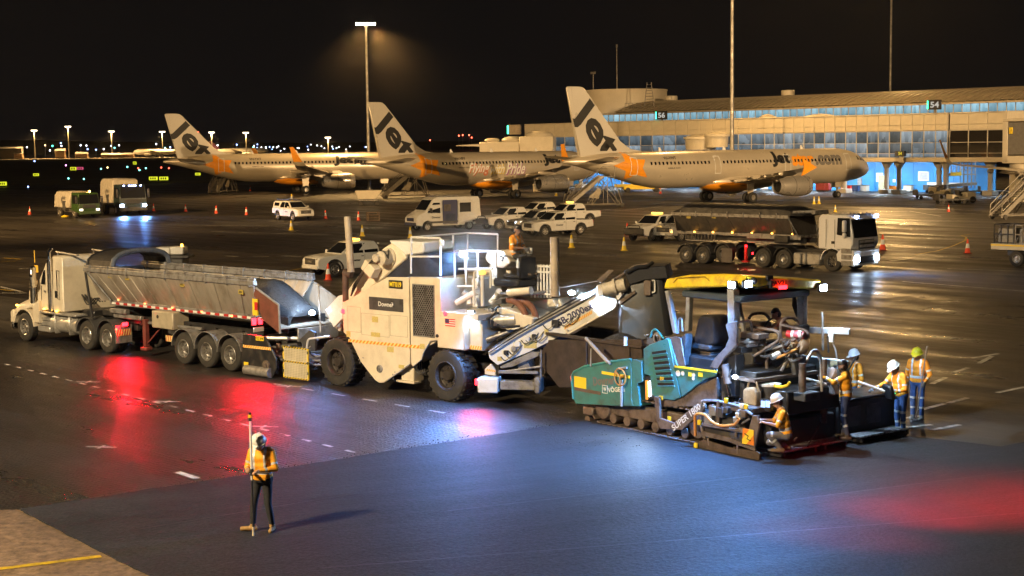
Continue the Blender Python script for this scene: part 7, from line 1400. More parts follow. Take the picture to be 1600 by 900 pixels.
m = MB(); m.cyl((0, 0, 2.05), (0, 0, 2.11), .03, n=10); m.mat(1).cyl((0, 0, 2.11), (0, 0, 2.16), .036, n=10); m.mat(0).cyl((0, 0, 2.16), (0, 0, 2.2), .02, n=8); build('prism_head', m, [BLACK, INKY], sf)
m = MB(); m.bx(-.05, .02, -.1, .34, 1.12, 1.14, .006); m.cyl((0, 0, 1.08), (0, 0, 1.2), .03, n=8); m.cyl((0, -.1, 1.13), (.0, -.22, 1.14), .012, n=5); build('tablet', m, BLACK, sf)
# yellow helmet man with a long handled rake
pw_ = G(1433, 656)
person('worker in a yellow helmet and blue trousers standing at the far right with a rake', pw_, hd_of(-.55, -.85), dict(neck=(.02, 0, 1.47), head=(.07, .0, 1.61), look=(.85, -.1, -.45), elL=(-.02, .30, 1.14), wrL=(.16, .24, .98), elR=(-.05, -.28, 1.15), wrR=(.1, -.24, .95)), HIVIS, BLUEC, SKIN, mat('grey_boot', (.3, .29, .27), .6, var=.3), GLOVE, hat='yellow')
def tool(name, label, a, b, r=.016, head=None, m_=STEEL, cat='rake'):
    a, b = Vector(a), Vector(b); t = thing(name, label, cat, a); m = MB(); m.cyl((0, 0, .01), b - a, r, n=8); build('handle', m, m_, t)
    if head: m = MB(); m.bx(-head / 2, head / 2, -.04, .04, .0, .05, .01); o = build('head', m, STEEL, t); o.rotation_euler.z = .6
    return t
tool('rake', 'long thin rake held upright by the yellow helmeted worker', G(1431, 658), at(1448.5, 541, 36.6), .015, .35, mat('worn_handle', (.22, .18, .15), .6))
# man with the remote console at the screed end
pc_ = G(1407, 680, .022)
person('worker in a white helmet working the remote console beside the end of the screed', pc_, hd_of(-.95, -.32), dict(chest=(.05, 0, 1.26), neck=(.10, 0, 1.45), head=(.19, 0, 1.575), look=(.75, .05, -.6), shL=(.05, .185, 1.40), shR=(.10, -.185, 1.40), elR=(.30, -.24, 1.18), wrR=(.58, -.22, 1.10), elL=(.06, .27, 1.12), wrL=(.28, .20, 1.05), hdL=(.9, -.2, -.1), knL=(.02, .11, .5), anL=(-.02, .10, .09)), HIVIS, BLUEC, SKIND, BOOTD, GLOVE)
rc = thing('remote_console', 'black hand held remote console with small green lights', 'remote control', pc_ + Vector((-.30, -.30, .93)), hd_of(-.95, -.32)); m = MB(); m.bx(-.05, .06, -.17, .17, -.02, .33, .03, Matrix.Rotation(.35, 3, 'Y')); build('case', m, BLACK, rc)
for k, (y, z) in enumerate(((-.08, .12), (.06, .1), (-.02, .05))): m = MB(); m.cyl((-.03 - .02 * 0, y, z), (-.065, y, z + .01), .012, n=8); build('indicator', m, glow('green_led', (.1, 1, .35), 4), rc)
# bearded man standing on the screed step
pb_ = G(1321, 686, .22)
person('bearded worker in a dark cap standing on the screed step reaching to the burner', pb_, hd_of(-.86, .32), dict(neck=(.03, 0, 1.48), head=(.08, 0, 1.63), elL=(.24, .26, 1.30), wrL=(.46, .16, 1.40), elR=(.22, -.24, 1.28), wrR=(.46, -.12, 1.38), hdL=(.9, 0, .3), hdR=(.9, 0, .3), knR=(.06, -.11, .5), anR=(.06, -.12, .09), anL=(-.07, .13, .09)), HIVIS_Y, NAVY, SKIND, BOOTD, GLOVE, hat='cap', beard=True)
tool('rake', 'long dark rake leaning diagonally across the screed in front of the bearded worker', G(1262, 698, .22), at(1336, 560, 36.3), .018, None, mat('dark_handle', (.05, .04, .035), .6)); tool('rake', 'short wooden handled rake lying on the step behind the crouching worker', G(1240, 690, .25), at(1270, 655, 35.0), .02, None, mat('worn_handle', (.22, .18, .15), .6))
# man behind with white helmet
person('worker in a white helmet half hidden behind the bearded worker', G(1337, 664), hd_of(-.95, -.2), dict(neck=(.02, 0, 1.50), head=(.06, 0, 1.66), elR=(.15, -.24, 1.2), wrR=(.38, -.15, 1.2)), HIVIS, BLUEC, SKIND, BOOTD, GLOVE)
# crouching man at the console
pk_ = G(1221, 706, .2)
person('worker in a pale helmet crouching on the screed step at the lit console', pk_, hd_of(-.97, .10), dict(pelvis=(-.10, 0, .38), chest=(-.03, 0, .72), neck=(.02, 0, .93), head=(.09, 0, 1.075), look=(.95, 0, -.15), shL=(-.01, .185, .87), shR=(.0, -.185, .87), elL=(.10, .26, .62), wrL=(.33, .20, .66), elR=(.14, -.24, .63), wrR=(.36, -.18, .66), hipL=(-.10, .10, .36), hipR=(-.10, -.10, .36), knL=(.28, .14, .40), anL=(.02, .13, .10), toL=(.20, .14, .05), knR=(.26, -.12, .18), anR=(-.12, -.12, .11), toR=(.0, -.12, .05)), HIVIS_Y, GREYC, SKIN, mat('brown_boot', (.22, .15, .09), .6, var=.3), None, sleeves=False, hat='cream')
# paver driver and transfer machine operator
x, z = FP.s(1226, 535, 1.75); person('paver driver in a brown vest leaning over the wheel under the canopy', FP.w((x, 1.75, z - .62)), hd_of(-.9, .12), dict(pelvis=(-.12, 0, .62), chest=(.02, 0, .95), neck=(.12, 0, 1.13), head=(.20, 0, 1.26), look=(.8, 0, -.6), shL=(.05, .185, 1.08), shR=(.07, -.185, 1.08), elL=(.28, .26, .92), wrL=(.52, .2, .94), elR=(.28, -.24, .92), wrR=(.52, -.16, .96), hipL=(-.10, .10, .60), hipR=(-.1, -.1, .60), knL=(.36, .14, .60), anL=(.38, .14, .18), knR=(.36, -.14, .60), anR=(.38, -.14, .18)), BROWNC, BLKC, SKIND, BOOTD, None, sleeves=False, hat=None, bands=False)
m = MB(); p = FP.w((x, 1.75, z)); o = thing('x', 'x', 'x'); bpy.data.objects.remove(o)
m = MB(); m.bx(x + .0, x + .5, 1.5, 2.0, z - .16, z - .06, .04); m.bx(x + .42, x + .54, 1.5, 2.0, z - .06, z + .45, .04); m.cyl((x + .25, 1.75, z - .6), (x + .25, 1.75, z - .16), .08, n=8); build('driver_seat', m, BLACK, pv)
m = MB(); c = Vector((x - .42, 1.75, z + .36)); m.tube([c + Vector((.17 * math.cos(a) * .5, .2 * math.sin(a), .17 * math.cos(a))) for a in [2 * PI * k / 16 for k in range(17)]], .018, 6); m.cyl(c, c + Vector((-.25, 0, -.4)), .03, n=6); build('steering_wheel', m, BLACK, pv)
x, z = FM.s(806, 400, 1.6); po_ = FM.w((x, 1.6, z - .62)); person('machine operator in an orange shirt and cap seated high on the transfer machine', po_, hd_of(.75, -.55), dict(pelvis=(-.05, 0, .62), chest=(0, 0, .96), neck=(.03, 0, 1.16), head=(.07, 0, 1.31), look=(.9, -.2, -.2), shL=(0, .185, 1.10), shR=(0, -.185, 1.10), elL=(.05, .27, .86), wrL=(.26, .1, .82), elR=(.08, -.25, .86), wrR=(.27, -.04, .84), hipL=(-.03, .10, .60), hipR=(-.03, -.1, .60), knL=(.4, .14, .62), anL=(.42, .14, .2), knR=(.4, -.14, .62), anR=(.42, -.14, .2)), HIVIS, BLKC, SKIND, BOOTD, GLOVE, sleeves=False, hat='cap')
# ---------------------------------------------------------------- utes and van
def ute(label, front_px, ang, paint=VWHITE, lit=False, canopy=False, bull=False, beacon=False, rack=False, letter=True, group='white utes parked around the works'):
    """front_px = foot of the front wheel on the camera side; ang = heading"""
    P = G(*front_px); f = Vector((math.cos(ang), math.sin(ang), 0)); left = Vector((-f.y, f.x, 0)); sgn = 1 if left.y < 0 else -1
    o = P - f * 1.61 - left * .82 * sgn; t = thing('ute', label, 'ute', (o.x, o.y, 0), ang, group)
    ar = lambda cx, a0, a1: [(cx + .50 * math.cos(math.radians(a0 + (a1 - a0) * i / 8)), .40 + .50 * math.sin(math.radians(a0 + (a1 - a0) * i / 8))) for i in range(9)]
    low = [(-2.80, .62), (-2.78, 1.12), (-1.28, 1.14), (1.15, 1.16), (1.95, 1.10), (2.42, 1.02), (2.55, .88), (2.56, .48), (2.2, .40)] + ar(1.61, 0, 180) + [(1.05, .38), (-1.05, .38)] + ar(-1.61, 0, 180) + [(-2.2, .55)]
    m = MB(); m.sided([(x, z, .93 - max(0, z - .8) * .10 - (.10 if x > 2.3 else 0)) for x, z in low], .035); build('body', m, paint, t)
    m = MB(); m.sided([(-1.30, 1.12, .86), (1.18, 1.14, .86), (.32, 1.75, .70), (-.2, 1.80, .69), (-1.02, 1.77, .70), (-1.22, 1.5, .78)], .03); cab = build('cab', m, paint, t)
    yw = lambda z: .86 - (z - 1.14) * .262 + .004
    for s in (-1, 1):
        for xs_ in (((.95, 1.18), (.40, 1.66), (-.22, 1.69), (-.22, 1.18)), ((-.30, 1.18), (-.30, 1.69), (-.98, 1.67), (-1.16, 1.30), (-1.14, 1.18))):
            q = MB(); q.quad(*[(x, s * yw(z), z) for x, z in xs_]); build('side_window', q, GLASS, cab)
        q = MB(); q.hull([(.86, s * .90, 1.16), (.98, s * .90, 1.16), (.86, s * 1.10, 1.18), (.96, s * 1.10, 1.18), (.86, s * .92, 1.3), (.96, s * .92, 1.3), (.86, s * 1.1, 1.34), (.96, s * 1.1, 1.34)], .02); build('mirror', q, paint, t)
        for x in (-.26, -1.2): q = MB(); q.bx(x - .006, x + .006, s * .925, s * .933, .45, 1.12); build('door_seam', q, INKG, t)
        for x in (-.12, -1.0): q = MB(); q.bx(x - .09, x + .07, s * .905, s * .935, 1.0, 1.04, .01); build('door_handle', q, BLACK, t)
        q = MB(); q.hull([(2.40, s * .62, .86), (2.56, s * .55, .86), (2.25, s * .85, .90), (2.38, s * .62, 1.0), (2.5, s * .55, .99), (2.2, s * .86, 1.0)], .01); build('headlight', q, HEADL if lit else CHROME, t)
        q = MB(); q.bx(-2.82, -2.76, s * .72, s * .88, .75, 1.1, .01); build('tail_lamp', q, REDP, t)
        for x in (1.61, -1.61): wheel(t, x, s * .93, .39, .39, .25, 'car', None, s)
        for cx in (1.61, -1.61): q = MB(); arc(q, cx, .40, .54, 0, 180, s * .90 - .03, s * .90 + .055, .05, 10); build('wheel_arch', q, BLACK if bull or cx else paint, t)
        q = MB(); q.bx(-.95, .95, s * .80, s * .98, .34, .39, .02); build('side_step', q, BLACK, t)
    dx, dz = .32 - 1.18, 1.75 - 1.14; q = MB(); q.quad(*[(1.18 + dx * a + .012, y, 1.14 + dz * a + .012) for a, y in ((.1, .74), (.1, -.74), (.9, -.62), (.9, .62))]); build('windscreen', q, GLASS, cab)
    q = MB(); q.bx(2.555, 2.575, -.52, .52, .66, .98, .02); build('grille', q, BLACK, t); q = MB(); q.bx(2.57, 2.585, -.2, .2, .78, .86, .004); build('badge_bar', q, CHROME, t); q = MB(); q.bx(2.5, 2.62, -.80, .80, .42, .6, .04); build('front_bumper', q, BLACK if bull else paint, t); q = MB(); q.bx(2.621, 2.63, -.2, .2, .48, .57, .002); build('number_plate', q, INKW, t)
    if bull: q = MB(); q.bx(2.62, 2.72, -.84, .84, .5, .92, .04); q.tube([(2.68, -.55, .9), (2.68, -.5, 1.12), (2.68, .5, 1.12), (2.68, .55, .9)], .035, 6, .1); build('bull_bar', q, BLACK, t)
    q = MB(); q.bx(-2.70, -1.36, -.72, .72, 1.11, 1.15, .01); build('tray_cover', q, BLACK, t)
    if canopy:
        q = MB(); q.sided([(-2.76, 1.13, .84), (-1.28, 1.14, .85), (-1.24, 1.74, .70), (-2.55, 1.76, .70), (-2.7, 1.6, .75)], .04); cn = build('canopy', q, paint, t)
        for s in (-1, 1): q = MB(); q.quad(*[(x, s * (yw(z) + .004), z) for x, z in ((-2.5, 1.3), (-1.45, 1.3), (-1.42, 1.62), (-2.45, 1.62))]); build('canopy_window', q, GLASS, cn)
    if rack:
        q = MB()
        for x in (-1.0, 0): q.bx(x - .03, x + .03, -.7, .7, 1.84, 1.88)
        for y in (-.6, 0, .6): q.bx(-2.2 if canopy else -1.2, .3, y - .02, y + .02, 1.88, 1.92)
        build('roof_rack', q, BLACK, t)
    if beacon: q = MB(); q.bx(-.3, -.1, -.45, .45, 1.83, 1.92, .03); build('light_bar', q, mat('amber_bar', (.8, .4, .05), .3, emit=(1, .5, .06), es=6), t); lamp('POINT', o + Vector((0, 0, 2.15)), 14, (1, .55, .1), None, .1, name='beacon_light')
    if letter: panel_text('lettering', 'Downer', .62, .13, INK, t, (.32, sgn * .935, .82), (-sgn, 0, 0), (0, 0, 1), .03)
    if lit:
        for s in (-1, 1): lamp('SPOT', o + f * 2.7 + left * .7 * s + Vector((0, 0, .9)), 60, COOL, o + f * 9 + Vector((0, 0, 0)), .05, 70, .6, name='headlight_beam')
    return t
def ang_to(px, u2, wb, lo, hi): return solve_ang(G(*px), wb, u2, math.radians(lo), math.radians(hi))
a_u = ang_to((851, 369.6), 906.4, 3.22, 5, 80) + PI
ute('white ute nearest the transfer machine, parked at the front of the row', (851, 369.6), a_u)
ute('silver grey ute with a lit headlight second from the front of the row', (824, 366), a_u, mat('silver_car_paint', (.50, .49, .47), .3, .4, var=.1, coat=.5), lit=True, letter=False)
ute('white ute with a black bull bar parked beside the rear of the van', (779, 359.5), a_u + .05, bull=True, letter=False)
ute('white ute roof with an amber beacon behind the front ute of the row', (872, 352), a_u, beacon=True, letter=False)
ute('white ute roof with a black rack behind the bull bar ute', (826, 349), a_u, rack=True, letter=False)
ute('white ute with amber light bar behind the lifting conveyor, red cone at its bumper', (522, 432.5), math.radians(38) + PI, beacon=True)
ute('white ute with a canopy and roof rack alone at left, facing the works', (458.8, 345), math.radians(-56), canopy=True, rack=True)
ute('white ute with a black bull bar beside the parked grey tipper', (1019, 377), math.radians(50) + PI, bull=True, letter=False, beacon=True)
ute('silver ute nose peeping from behind the tail of the parked grey tipper', (1063, 377), math.radians(52) + PI, mat('silver_car_paint', (.50, .49, .47)), letter=False)
# van
px = (667.5, 361.5); av = ang_to(px, 733, 3.9, 5, 80) + PI; P = G(*px); f = Vector((math.cos(av), math.sin(av), 0)); lf = Vector((-f.y, f.x, 0)); o = P - f * 1.95 - lf * .9
vn = thing('van', 'white high roof van with its sliding side door open', 'van', (o.x, o.y, 0), av)
arv = lambda cx: [(cx + .46 * math.cos(PI * i / 8), .38 + .46 * math.sin(PI * i / 8)) for i in range(9)]
pr = [(-3.0, .5), (-3.05, 1.2), (-2.98, 2.5), (-2.85, 2.68), (.95, 2.70), (1.35, 2.55), (2.05, 1.62), (2.75, 1.30), (2.95, 1.05), (2.98, .5), (2.5, .42)] + arv(1.95) + [(1.4, .40), (-1.4, .40)] + arv(-1.95) + [(-2.5, .45)]
m = MB(); m.sided([(x, z, 1.0 - max(0, z - 1.1) * .085 - (.08 if x > 2.6 else 0)) for x, z in pr], .04); build('body', m, VWHITE, vn); vy = lambda z: 1.0 - max(0, z - 1.1) * .085 + .004
for s in (-1, 1):
    q = MB(); q.quad(*[(x, s * vy(z), z) for x, z in ((1.95, 1.5), (1.35, 2.25), (.75, 2.25), (.75, 1.42))]); build('side_window', q, GLASS, vn)
    q = MB(); q.quad(*[(x, s * vy(z), z) for x, z in ((-.95, 1.45), (-.95, 2.2), (-2.15, 2.2), (-2.15, 1.45))]); build('side_window', q, GLASS, vn)
    q = MB(); q.bx(-2.9, 2.0, s * .99, s * 1.02, .62, .78, .01); build('rub_strip', q, DARKG, vn)
    q = MB(); q.hull([(2.6, s * .70, 1.02), (2.95, s * .6, .95), (2.35, s * .93, 1.1), (2.5, s * .72, 1.25), (2.88, s * .6, 1.15), (2.3, s * .93, 1.22)], .01); build('headlight', q, CHROME, vn); q = MB(); q.bx(1.6, 1.75, s * 1.02, s * 1.25, 1.45, 1.85, .04); build('mirror', q, BLACK, vn)
    for x in (1.95, -1.95): wheel(vn, x, s * .99, .36, .36, .24, 'car', None, s)
q = MB(); q.bx(-.80, .55, .985, 1.012, .55, 2.45, .01); build('door_opening', q, INKB, vn); q = MB(); q.bx(-.2, .45, 1.013, 1.02, 1.55, 2.1); build('interior_window', q, mat('interior_dim', (.12, .10, .08), .8), vn); q = MB(); q.bx(-.78, .5, 1.0, 1.08, .5, .58, .01); build('door_step', q, STEEL, vn); q = MB(); q.bx(-.6, .3, 1.013, 1.03, .75, 1.35, .03); build('seat_back', q, NAVY, vn)
q = MB(); q.bx(-2.2, -.85, 1.01, 1.06, .6, 2.4, .03); q2 = q; o_ = build('sliding_door', q, VWHITE, vn); q = MB(); q.bx(-2.05, -1.0, 1.061, 1.068, 1.45, 2.2, .005); build('window', q, GLASS, o_)
dx, dz = 1.35 - 2.05, 2.55 - 1.62; q = MB(); q.quad(*[(2.05 + dx * a + .015, y, 1.62 + dz * a + .01) for a, y in ((.06, .86), (.06, -.86), (.9, -.78), (.9, .78))]); build('windscreen', q, GLASS, vn)
q = MB(); q.bx(2.96, 2.99, -.55, .55, .8, 1.08, .02); build('grille', q, BLACK, vn); q = MB(); q.bx(2.9, 3.03, -.9, .9, .45, .72, .05); build('front_bumper', q, DARKG, vn); q = MB(); q.bx(-1.2, .9, -.3, .6, 2.72, 2.80, .03); q.bx(.9, 1.05, -.5, .5, 2.7, 2.82, .02); build('roof_rail', q, STEEL, vn); q = MB(); q.bx(-3.07, -3.0, .75, .93, 1.0, 1.5, .01); build('tail_lamp', q, REDP, vn)
panel_text('lettering', 'Downer', .8, .16, INK, vn, (1.15, 1.003, 1.1), (-1, 0, 0), (0, 0, 1), .03)
# ---------------------------------------------------------------- cab-over prime mover and covered tipper at right
FR = Fr((1072, 411), (1300, 424.5)); R4 = Zm(FR, 7.5, 970, 305); R5 = Zm(FR, 6.922, 1170, 310); dk = thing('prime_mover', 'pale cab over prime mover with bright headlights at right of the works', 'truck', FR.o, FR.ang); W2 = 2.45
LIL = mat('pale_grey_cab', (.80, .78, .77), .28, var=.06, coat=.6)
xb, zt = R5(752, 172); xf, zb = R5(1120, 560); _, zlow = R5(1120, 740)
m = MB(); m.sided([(xb, zb, W2 / 2), (xf - .12, zb, W2 / 2), (xf + .02, zb + .3, W2 / 2), (xf, zt - 1.0, W2 / 2), (xf - .22, zt - .12, W2 / 2 - .06), (xf - .4, zt, W2 / 2 - .12), (xb + .1, zt, W2 / 2 - .1), (xb, zt - .2, W2 / 2)], .05, W2 / 2); cb = build('cab', m, LIL, dk)
m = MB(); m.prism([(xf - .95, zlow + .25), (xf + .04, zlow), (xf + .1, zb - .003), (xf - .8, zb - .003), (xf - 1.0, zb - .25)], 'y', .01, W2 - .01, .04); build('front_bumper', m, LIL, dk)
(a, b), (c, d) = R5(952, 392), R5(1098, 215); m = MB(); m.prism([(a, b), (c, b - .1), (c - .05, d), (a + .05, d)], 'y', -.006, .02); build('side_window', m, GLASS, cb); m = MB(); m.prism([(xf + .03, zt - 1.18), (xf + .05, zt - 1.18), (xf - .14, zt - .24), (xf - .17, zt - .24)], 'y', .12, W2 - .12); build('windscreen', m, GLASS, cb)
m = MB(); m.hull([(xf - .15, .08, zt - .2), (xf - .15, W2 - .08, zt - .2), (xf + .18, .1, zt - .22), (xf + .18, W2 - .1, zt - .22), (xf - .2, .1, zt - .06), (xf - .2, W2 - .1, zt - .06)], .02); build('sun_visor', m, LIL, cb)
(_, g0), (_, g1) = R5(1200, 590), R5(1200, 480); gx = xf + .055
m = MB(); m.bx(gx - .03, gx + .03, .5, W2 - .5, g0 - .05, g1 + .1, .02); gr = build('grille', m, BLACK, dk)
for k in range(3): m = MB(); m.bx(gx + .031, gx + .06, .55, W2 - .55, g0 + .02 + k * .22, g0 + .15 + k * .22, .02); build('grille_bar', m, SILVER, gr)
m = MB(); m.bx(gx + .01, gx + .05, .45, W2 - .45, zlow + .15, zlow + .5, .03); build('lower_grille', m, BLACK, dk)
for y0, y1 in ((.06, .52), (W2 - .52, W2 - .06)):
    m = MB(); m.bx(xf + .02, xf + .14, y0, y1, zlow + .22, zlow + .52, .04); build('headlight', m, HEADL, dk); m = MB(); m.bx(xf + .0, xf + .12, y0 + .1, y1 - .1, zt - .12, zt - .03, .02); build('marker_lamp', m, glow('blue_marker', (.4, .55, 1), 25), dk)
    lamp('SPOT', FR.w((xf + .3, (y0 + y1) / 2, zlow + .4)), 1500, COOL, FR.w((xf + 7, (y0 + y1) / 2, 0)), .08, 80, .7, name='headlight_beam')
m = MB(); p = R5(1040, 300, -.1); m.bx(p[0] - .1, p[0] + .1, -.28, -.04, p[1] - .32, p[1] + .3, .05); m.bx(p[0] - .1, p[0] + .1, -.26, -.05, p[1] - .62, p[1] - .36, .05); build('mirror', m, LIL, dk); p = R5(910, 477); m = MB(); m.bx(p[0] - .1, p[0] + .1, -.02, .01, p[1] - .07, p[1] + .07, .02); build('door_handle', m, BLACK, cb)
for u in (835, 930): q = R5(u, 300)[0]; m = MB(); m.bx(q - .01, q + .01, -.006, .01, zb + .1, zt - .25); build('door_seam', m, INKG, cb)
(a, b), (c, d) = R5(1000, 735), R5(1130, 570); m = MB()
for k in range(3): m.bx(a, c - .1, -.04, .1, b + .05 + k * .32, b + .3 + k * .32, .02)
build('step', m, STEEL, dk)
dax = [R5(145, 645)[0], R5(370, 665)[0]]; sax = R5(895, 705)[0]
for x in dax: wheel(dk, x, .02, .52, .52, .58); wheel(dk, x, W2 - .02, .52, .52, .58, out=1)
wheel(dk, sax, .02, .53, .53, .32, 'truck', CHROME); wheel(dk, sax, W2 - .02, .53, .53, .32, out=1)
for x in dax:
    for y0, y1 in ((0, .62), (W2 - .62, W2)): m = MB(); arc(m, x, .53, .64, 10, 170, y0, y1, .03, 12); build('mudguard', m, BLACK, dk)
m = MB(); arc(m, sax, .53, .72, 5, 175, .0, .4, .05, 12); build('wheel_arch', m, LIL, dk)
(a, b), (c, d) = R5(470, 710), R5(765, 600); m = MB()
for q0, q1 in ((.0, .28), (.33, .47), (.5, .98)): m.bx(a + (c - a) * q0, a + (c - a) * q1, .06, .7, b, d, .06)
build('fuel_tank', m, SILVER, dk); m = MB()
for y in (.72, W2 - .82): m.bx(dax[0] - .8, xf - .3, y, y + .1, .8, 1.05)
m.bx(dax[0] - .3, dax[1] + .3, .8, W2 - .8, 1.05, 1.2, .02); build('chassis', m, BLACK, dk)
for k in range(4): m = MB(); m.tube([(xb - .05, .7 + .15 * k, zb + .9), (xb - .45, .7 + .15 * k, zb + 1.1 - .1 * k), (xb - .7, .75 + .15 * k, zb + .2), (xb - .2, .7 + .15 * k, zb - .1)], .03, 6, .2); build('air_hose', m, BLACK, dk)
m = MB()
for k in range(5): m.bx(xf - .5 - .0, xf - .42, .4 + k * .4, .5 + k * .4, zt, zt + .08, .02)
m.bx(xf - .62, xf - .2, .3, W2 - .3, zt + .001, zt + .03, .01); build('roof_light_bar', m, STEEL, cb)
# trailer
tt = thing('tipping_trailer', 'dark grey tipper trailer with a black tarpaulin cover, parked at right behind the paver', 'trailer', FR.o, FR.ang)
x0, z0 = R4(600, 205); x1, _ = R5(415, 175); zTT = z0; xb0, zBB = R4(690, 410, .4); xb1, _ = R5(518, 385, .4); TUB2 = mat('tub_dark_grey', (.13, .115, .10), .5, .4, var=.3, scale=1.5)
n = 10
for i in range(n):
    u0, u1 = i / n, (i + 1) / n
    for near in (0, 1):
        Y = (lambda y: y) if not near else (lambda y: W2 - y); e = .01 * (i % 2); a_, b_ = x0 + (x1 - x0) * u0, x0 + (x1 - x0) * u1; c_, d_ = xb0 + (xb1 - xb0) * u0, xb0 + (xb1 - xb0) * u1
        m = MB(); m.hull([(a_ + .005, Y(.03 + e), zTT - .15), (b_ - .005, Y(.03 + e), zTT - .15), (c_ + .005, Y(.4 + e), zBB), (d_ - .005, Y(.4 + e), zBB), (a_ + .005, Y(.1 + e), zTT - .15), (b_ - .005, Y(.1 + e), zTT - .15), (c_ + .005, Y(.47 + e), zBB), (d_ - .005, Y(.47 + e), zBB)], .005); build('side_panel', m, TUB2, tt)
for y0, y1 in ((-.02, .14), (W2 - .14, W2 + .02)):
    m = MB(); m.bx(x0 - .05, x1 + .1, y0, y1, zTT - .16, zTT + .06, .03)
    for k in range(7): m.bx(x0 + .6 + k * 1.1, x0 + .66 + k * 1.1, y0 - .02, y1 + .02, zTT - .2, zTT + .14, .01)
    build('top_rail', m, STEEL, tt)
m = MB(); m.bx(xb0 - .2, xb1 + .1, .38, W2 - .38, zBB - .2, zBB - .02, .02); build('lower_rail', m, STEEL, tt); m = MB(); m.prism([(x0, zTT - .1), (xb0, zBB), (xb0 + .06, zBB), (x0 + .06, zTT - .1)], 'y', .08, W2 - .08); build('end_wall', m, TUB2, tt); m = MB(); m.prism([(x1, zTT - .1), (xb1, zBB), (xb1 + .06, zBB), (x1 + .06, zTT - .1)], 'y', .08, W2 - .08); build('end_wall', m, TUB2, tt)
m = MB(); m.cyl((x1 + .05, .04, zTT - .1), (xb1 + .2, .3, zBB - .1), .045, n=6); build('front_strut', m, STEEL, tt); m = MB(); m.cyl((x1 + .05, W2 - .04, zTT - .1), (xb1 + .2, W2 - .3, zBB - .1), .045, n=6); build('front_strut', m, STEEL, tt)
q = R5(720, 122, W2 / 2)[0]; q3 = R4(710, 80, W2 / 2); hz_ = q3[1] - zTT
m = MB(); rows = []
for k in range(23):
    x = x0 + (q - x0) * k / 22; hh = hz_ * min(1, k / 2.0 + .12) * (1 if x < x1 - .2 else max(.12, 1 - (x - x1 + .2) / max(.1, q - x1 + .2) * .85)); rows.append([(x, W2 / 2 - (W2 / 2 + .02) * math.cos(PI * j / 8), zTT + .02 + (hh - .05 * (k % 2)) * math.sin(PI * j / 8) ** .6) for j in range(9)])
for k in range(22):
    for j in range(8): m.quad(rows[k][j], rows[k + 1][j], rows[k + 1][j + 1], rows[k][j + 1])
m.quad(*rows[0]); m.quad(*rows[-1]); build('tarpaulin', m, TARP, tt)
m = MB(); (a, b) = R5(480, 150, .1); m.cyl((a, .1, b), (a + 1.1, .4, b + .05), .09, n=10); m.bx(a + 1.0, a + 1.25, .3, 1.6, b - .1, b + .12, .03); build('tarp_winder', m, STEEL, tt)
m = MB()
for y in (.65, W2 - .75): m.bx(xb0 + .3, xb1 + .4, y, y + .1, zBB - .48, zBB - .2)
build('chassis', m, BLACK, tt)
(a, b), (c, d) = R4(730, 530), R4(1110, 455); m = MB()
for k in range(10): m.bx(a + (c - a) * k / 10, a + (c - a) * (k + .06) / 10, .2, .28, b, d)
m.bx(a, c, .2, .28, d - .05, d); m.bx(a, c, .2, .28, b, b + .05); build('side_guard', m, STEEL, tt); (a, b), (c, d) = R5(258, 480), R5(412, 410); m = MB(); m.bx(a, c, .1, .6, b, d, .04); build('tool_box', m, BLACK, tt); (a, b), (c, d) = R5(-60, 500), R5(525, 400); m = MB(); m.bx(a, c, .3, .36, b + .1, b + .2, .01); m.bx(a, c, .3, .36, b + .35, d, .01); build('side_rail', m, STEEL, tt)
for u, v in ((755, 690), (955, 710), (1190, 690)):
    x = R4(u, v)[0]; rz = .50 if u < 1100 else .62
    wheel(tt, x, .02, rz, .50, .58); wheel(tt, x, W2 - .02, rz, .50, .58, out=1)
    for y0, y1 in ((0, .6), (W2 - .6, W2)): m = MB(); arc(m, x, rz, .60, 10, 172, y0, y1, .03, 10); build('mudguard', m, DARKG, tt)
p = R4(1240, 700, .1); m = MB(); m.bx(p[0] - .3, p[0] + .45, .0, .04, .15, .95, .02); build('mud_flap', m, mat('flap_grey', (.12, .10, .09), .6), tt)
p = R4(1465, 650, .4); m = MB(); m.bx(p[0] - .07, p[0] + .07, .33, .47, .3, 1.2, .02); m.bx(p[0] - .18, p[0] + .18, .25, .55, .2, .29, .02); build('landing_leg', m, REDP, tt); lampbox(tt, 'tail_lamp', (R5(45, 595, .1)[0], .08, R5(45, 595, .1)[1]), (.04, .03, .06), TAILL); lampbox(tt, 'red_lamp', (p[0] + .1, .3, 1.1), (.05, .03, .05), TAILL); lamp('POINT', FR.w((p[0] + .3, .1, 1.0)), 10, RED, None, .05, name='leg_lamp_light')
for zf, u, v in ((R4, 595, 430), (R4, 862, 428), (R4, 1080, 433), (R4, 1305, 437), (R4, 1535, 443), (R5, 250, 380), (R5, 475, 385)): x, z = zf(u, v, .35); lampbox(tt, 'marker_lamp', (x, .35, z), (.05, .02, .035), AMBERL)
for u in (795, 1090, 1500): x, z = R4(u, 260, .1); plaque(tt, R4, u - 25, 245, u + 25, 272, .06, mat('faded_yellow', (.5, .38, .08)), None, th=.01)
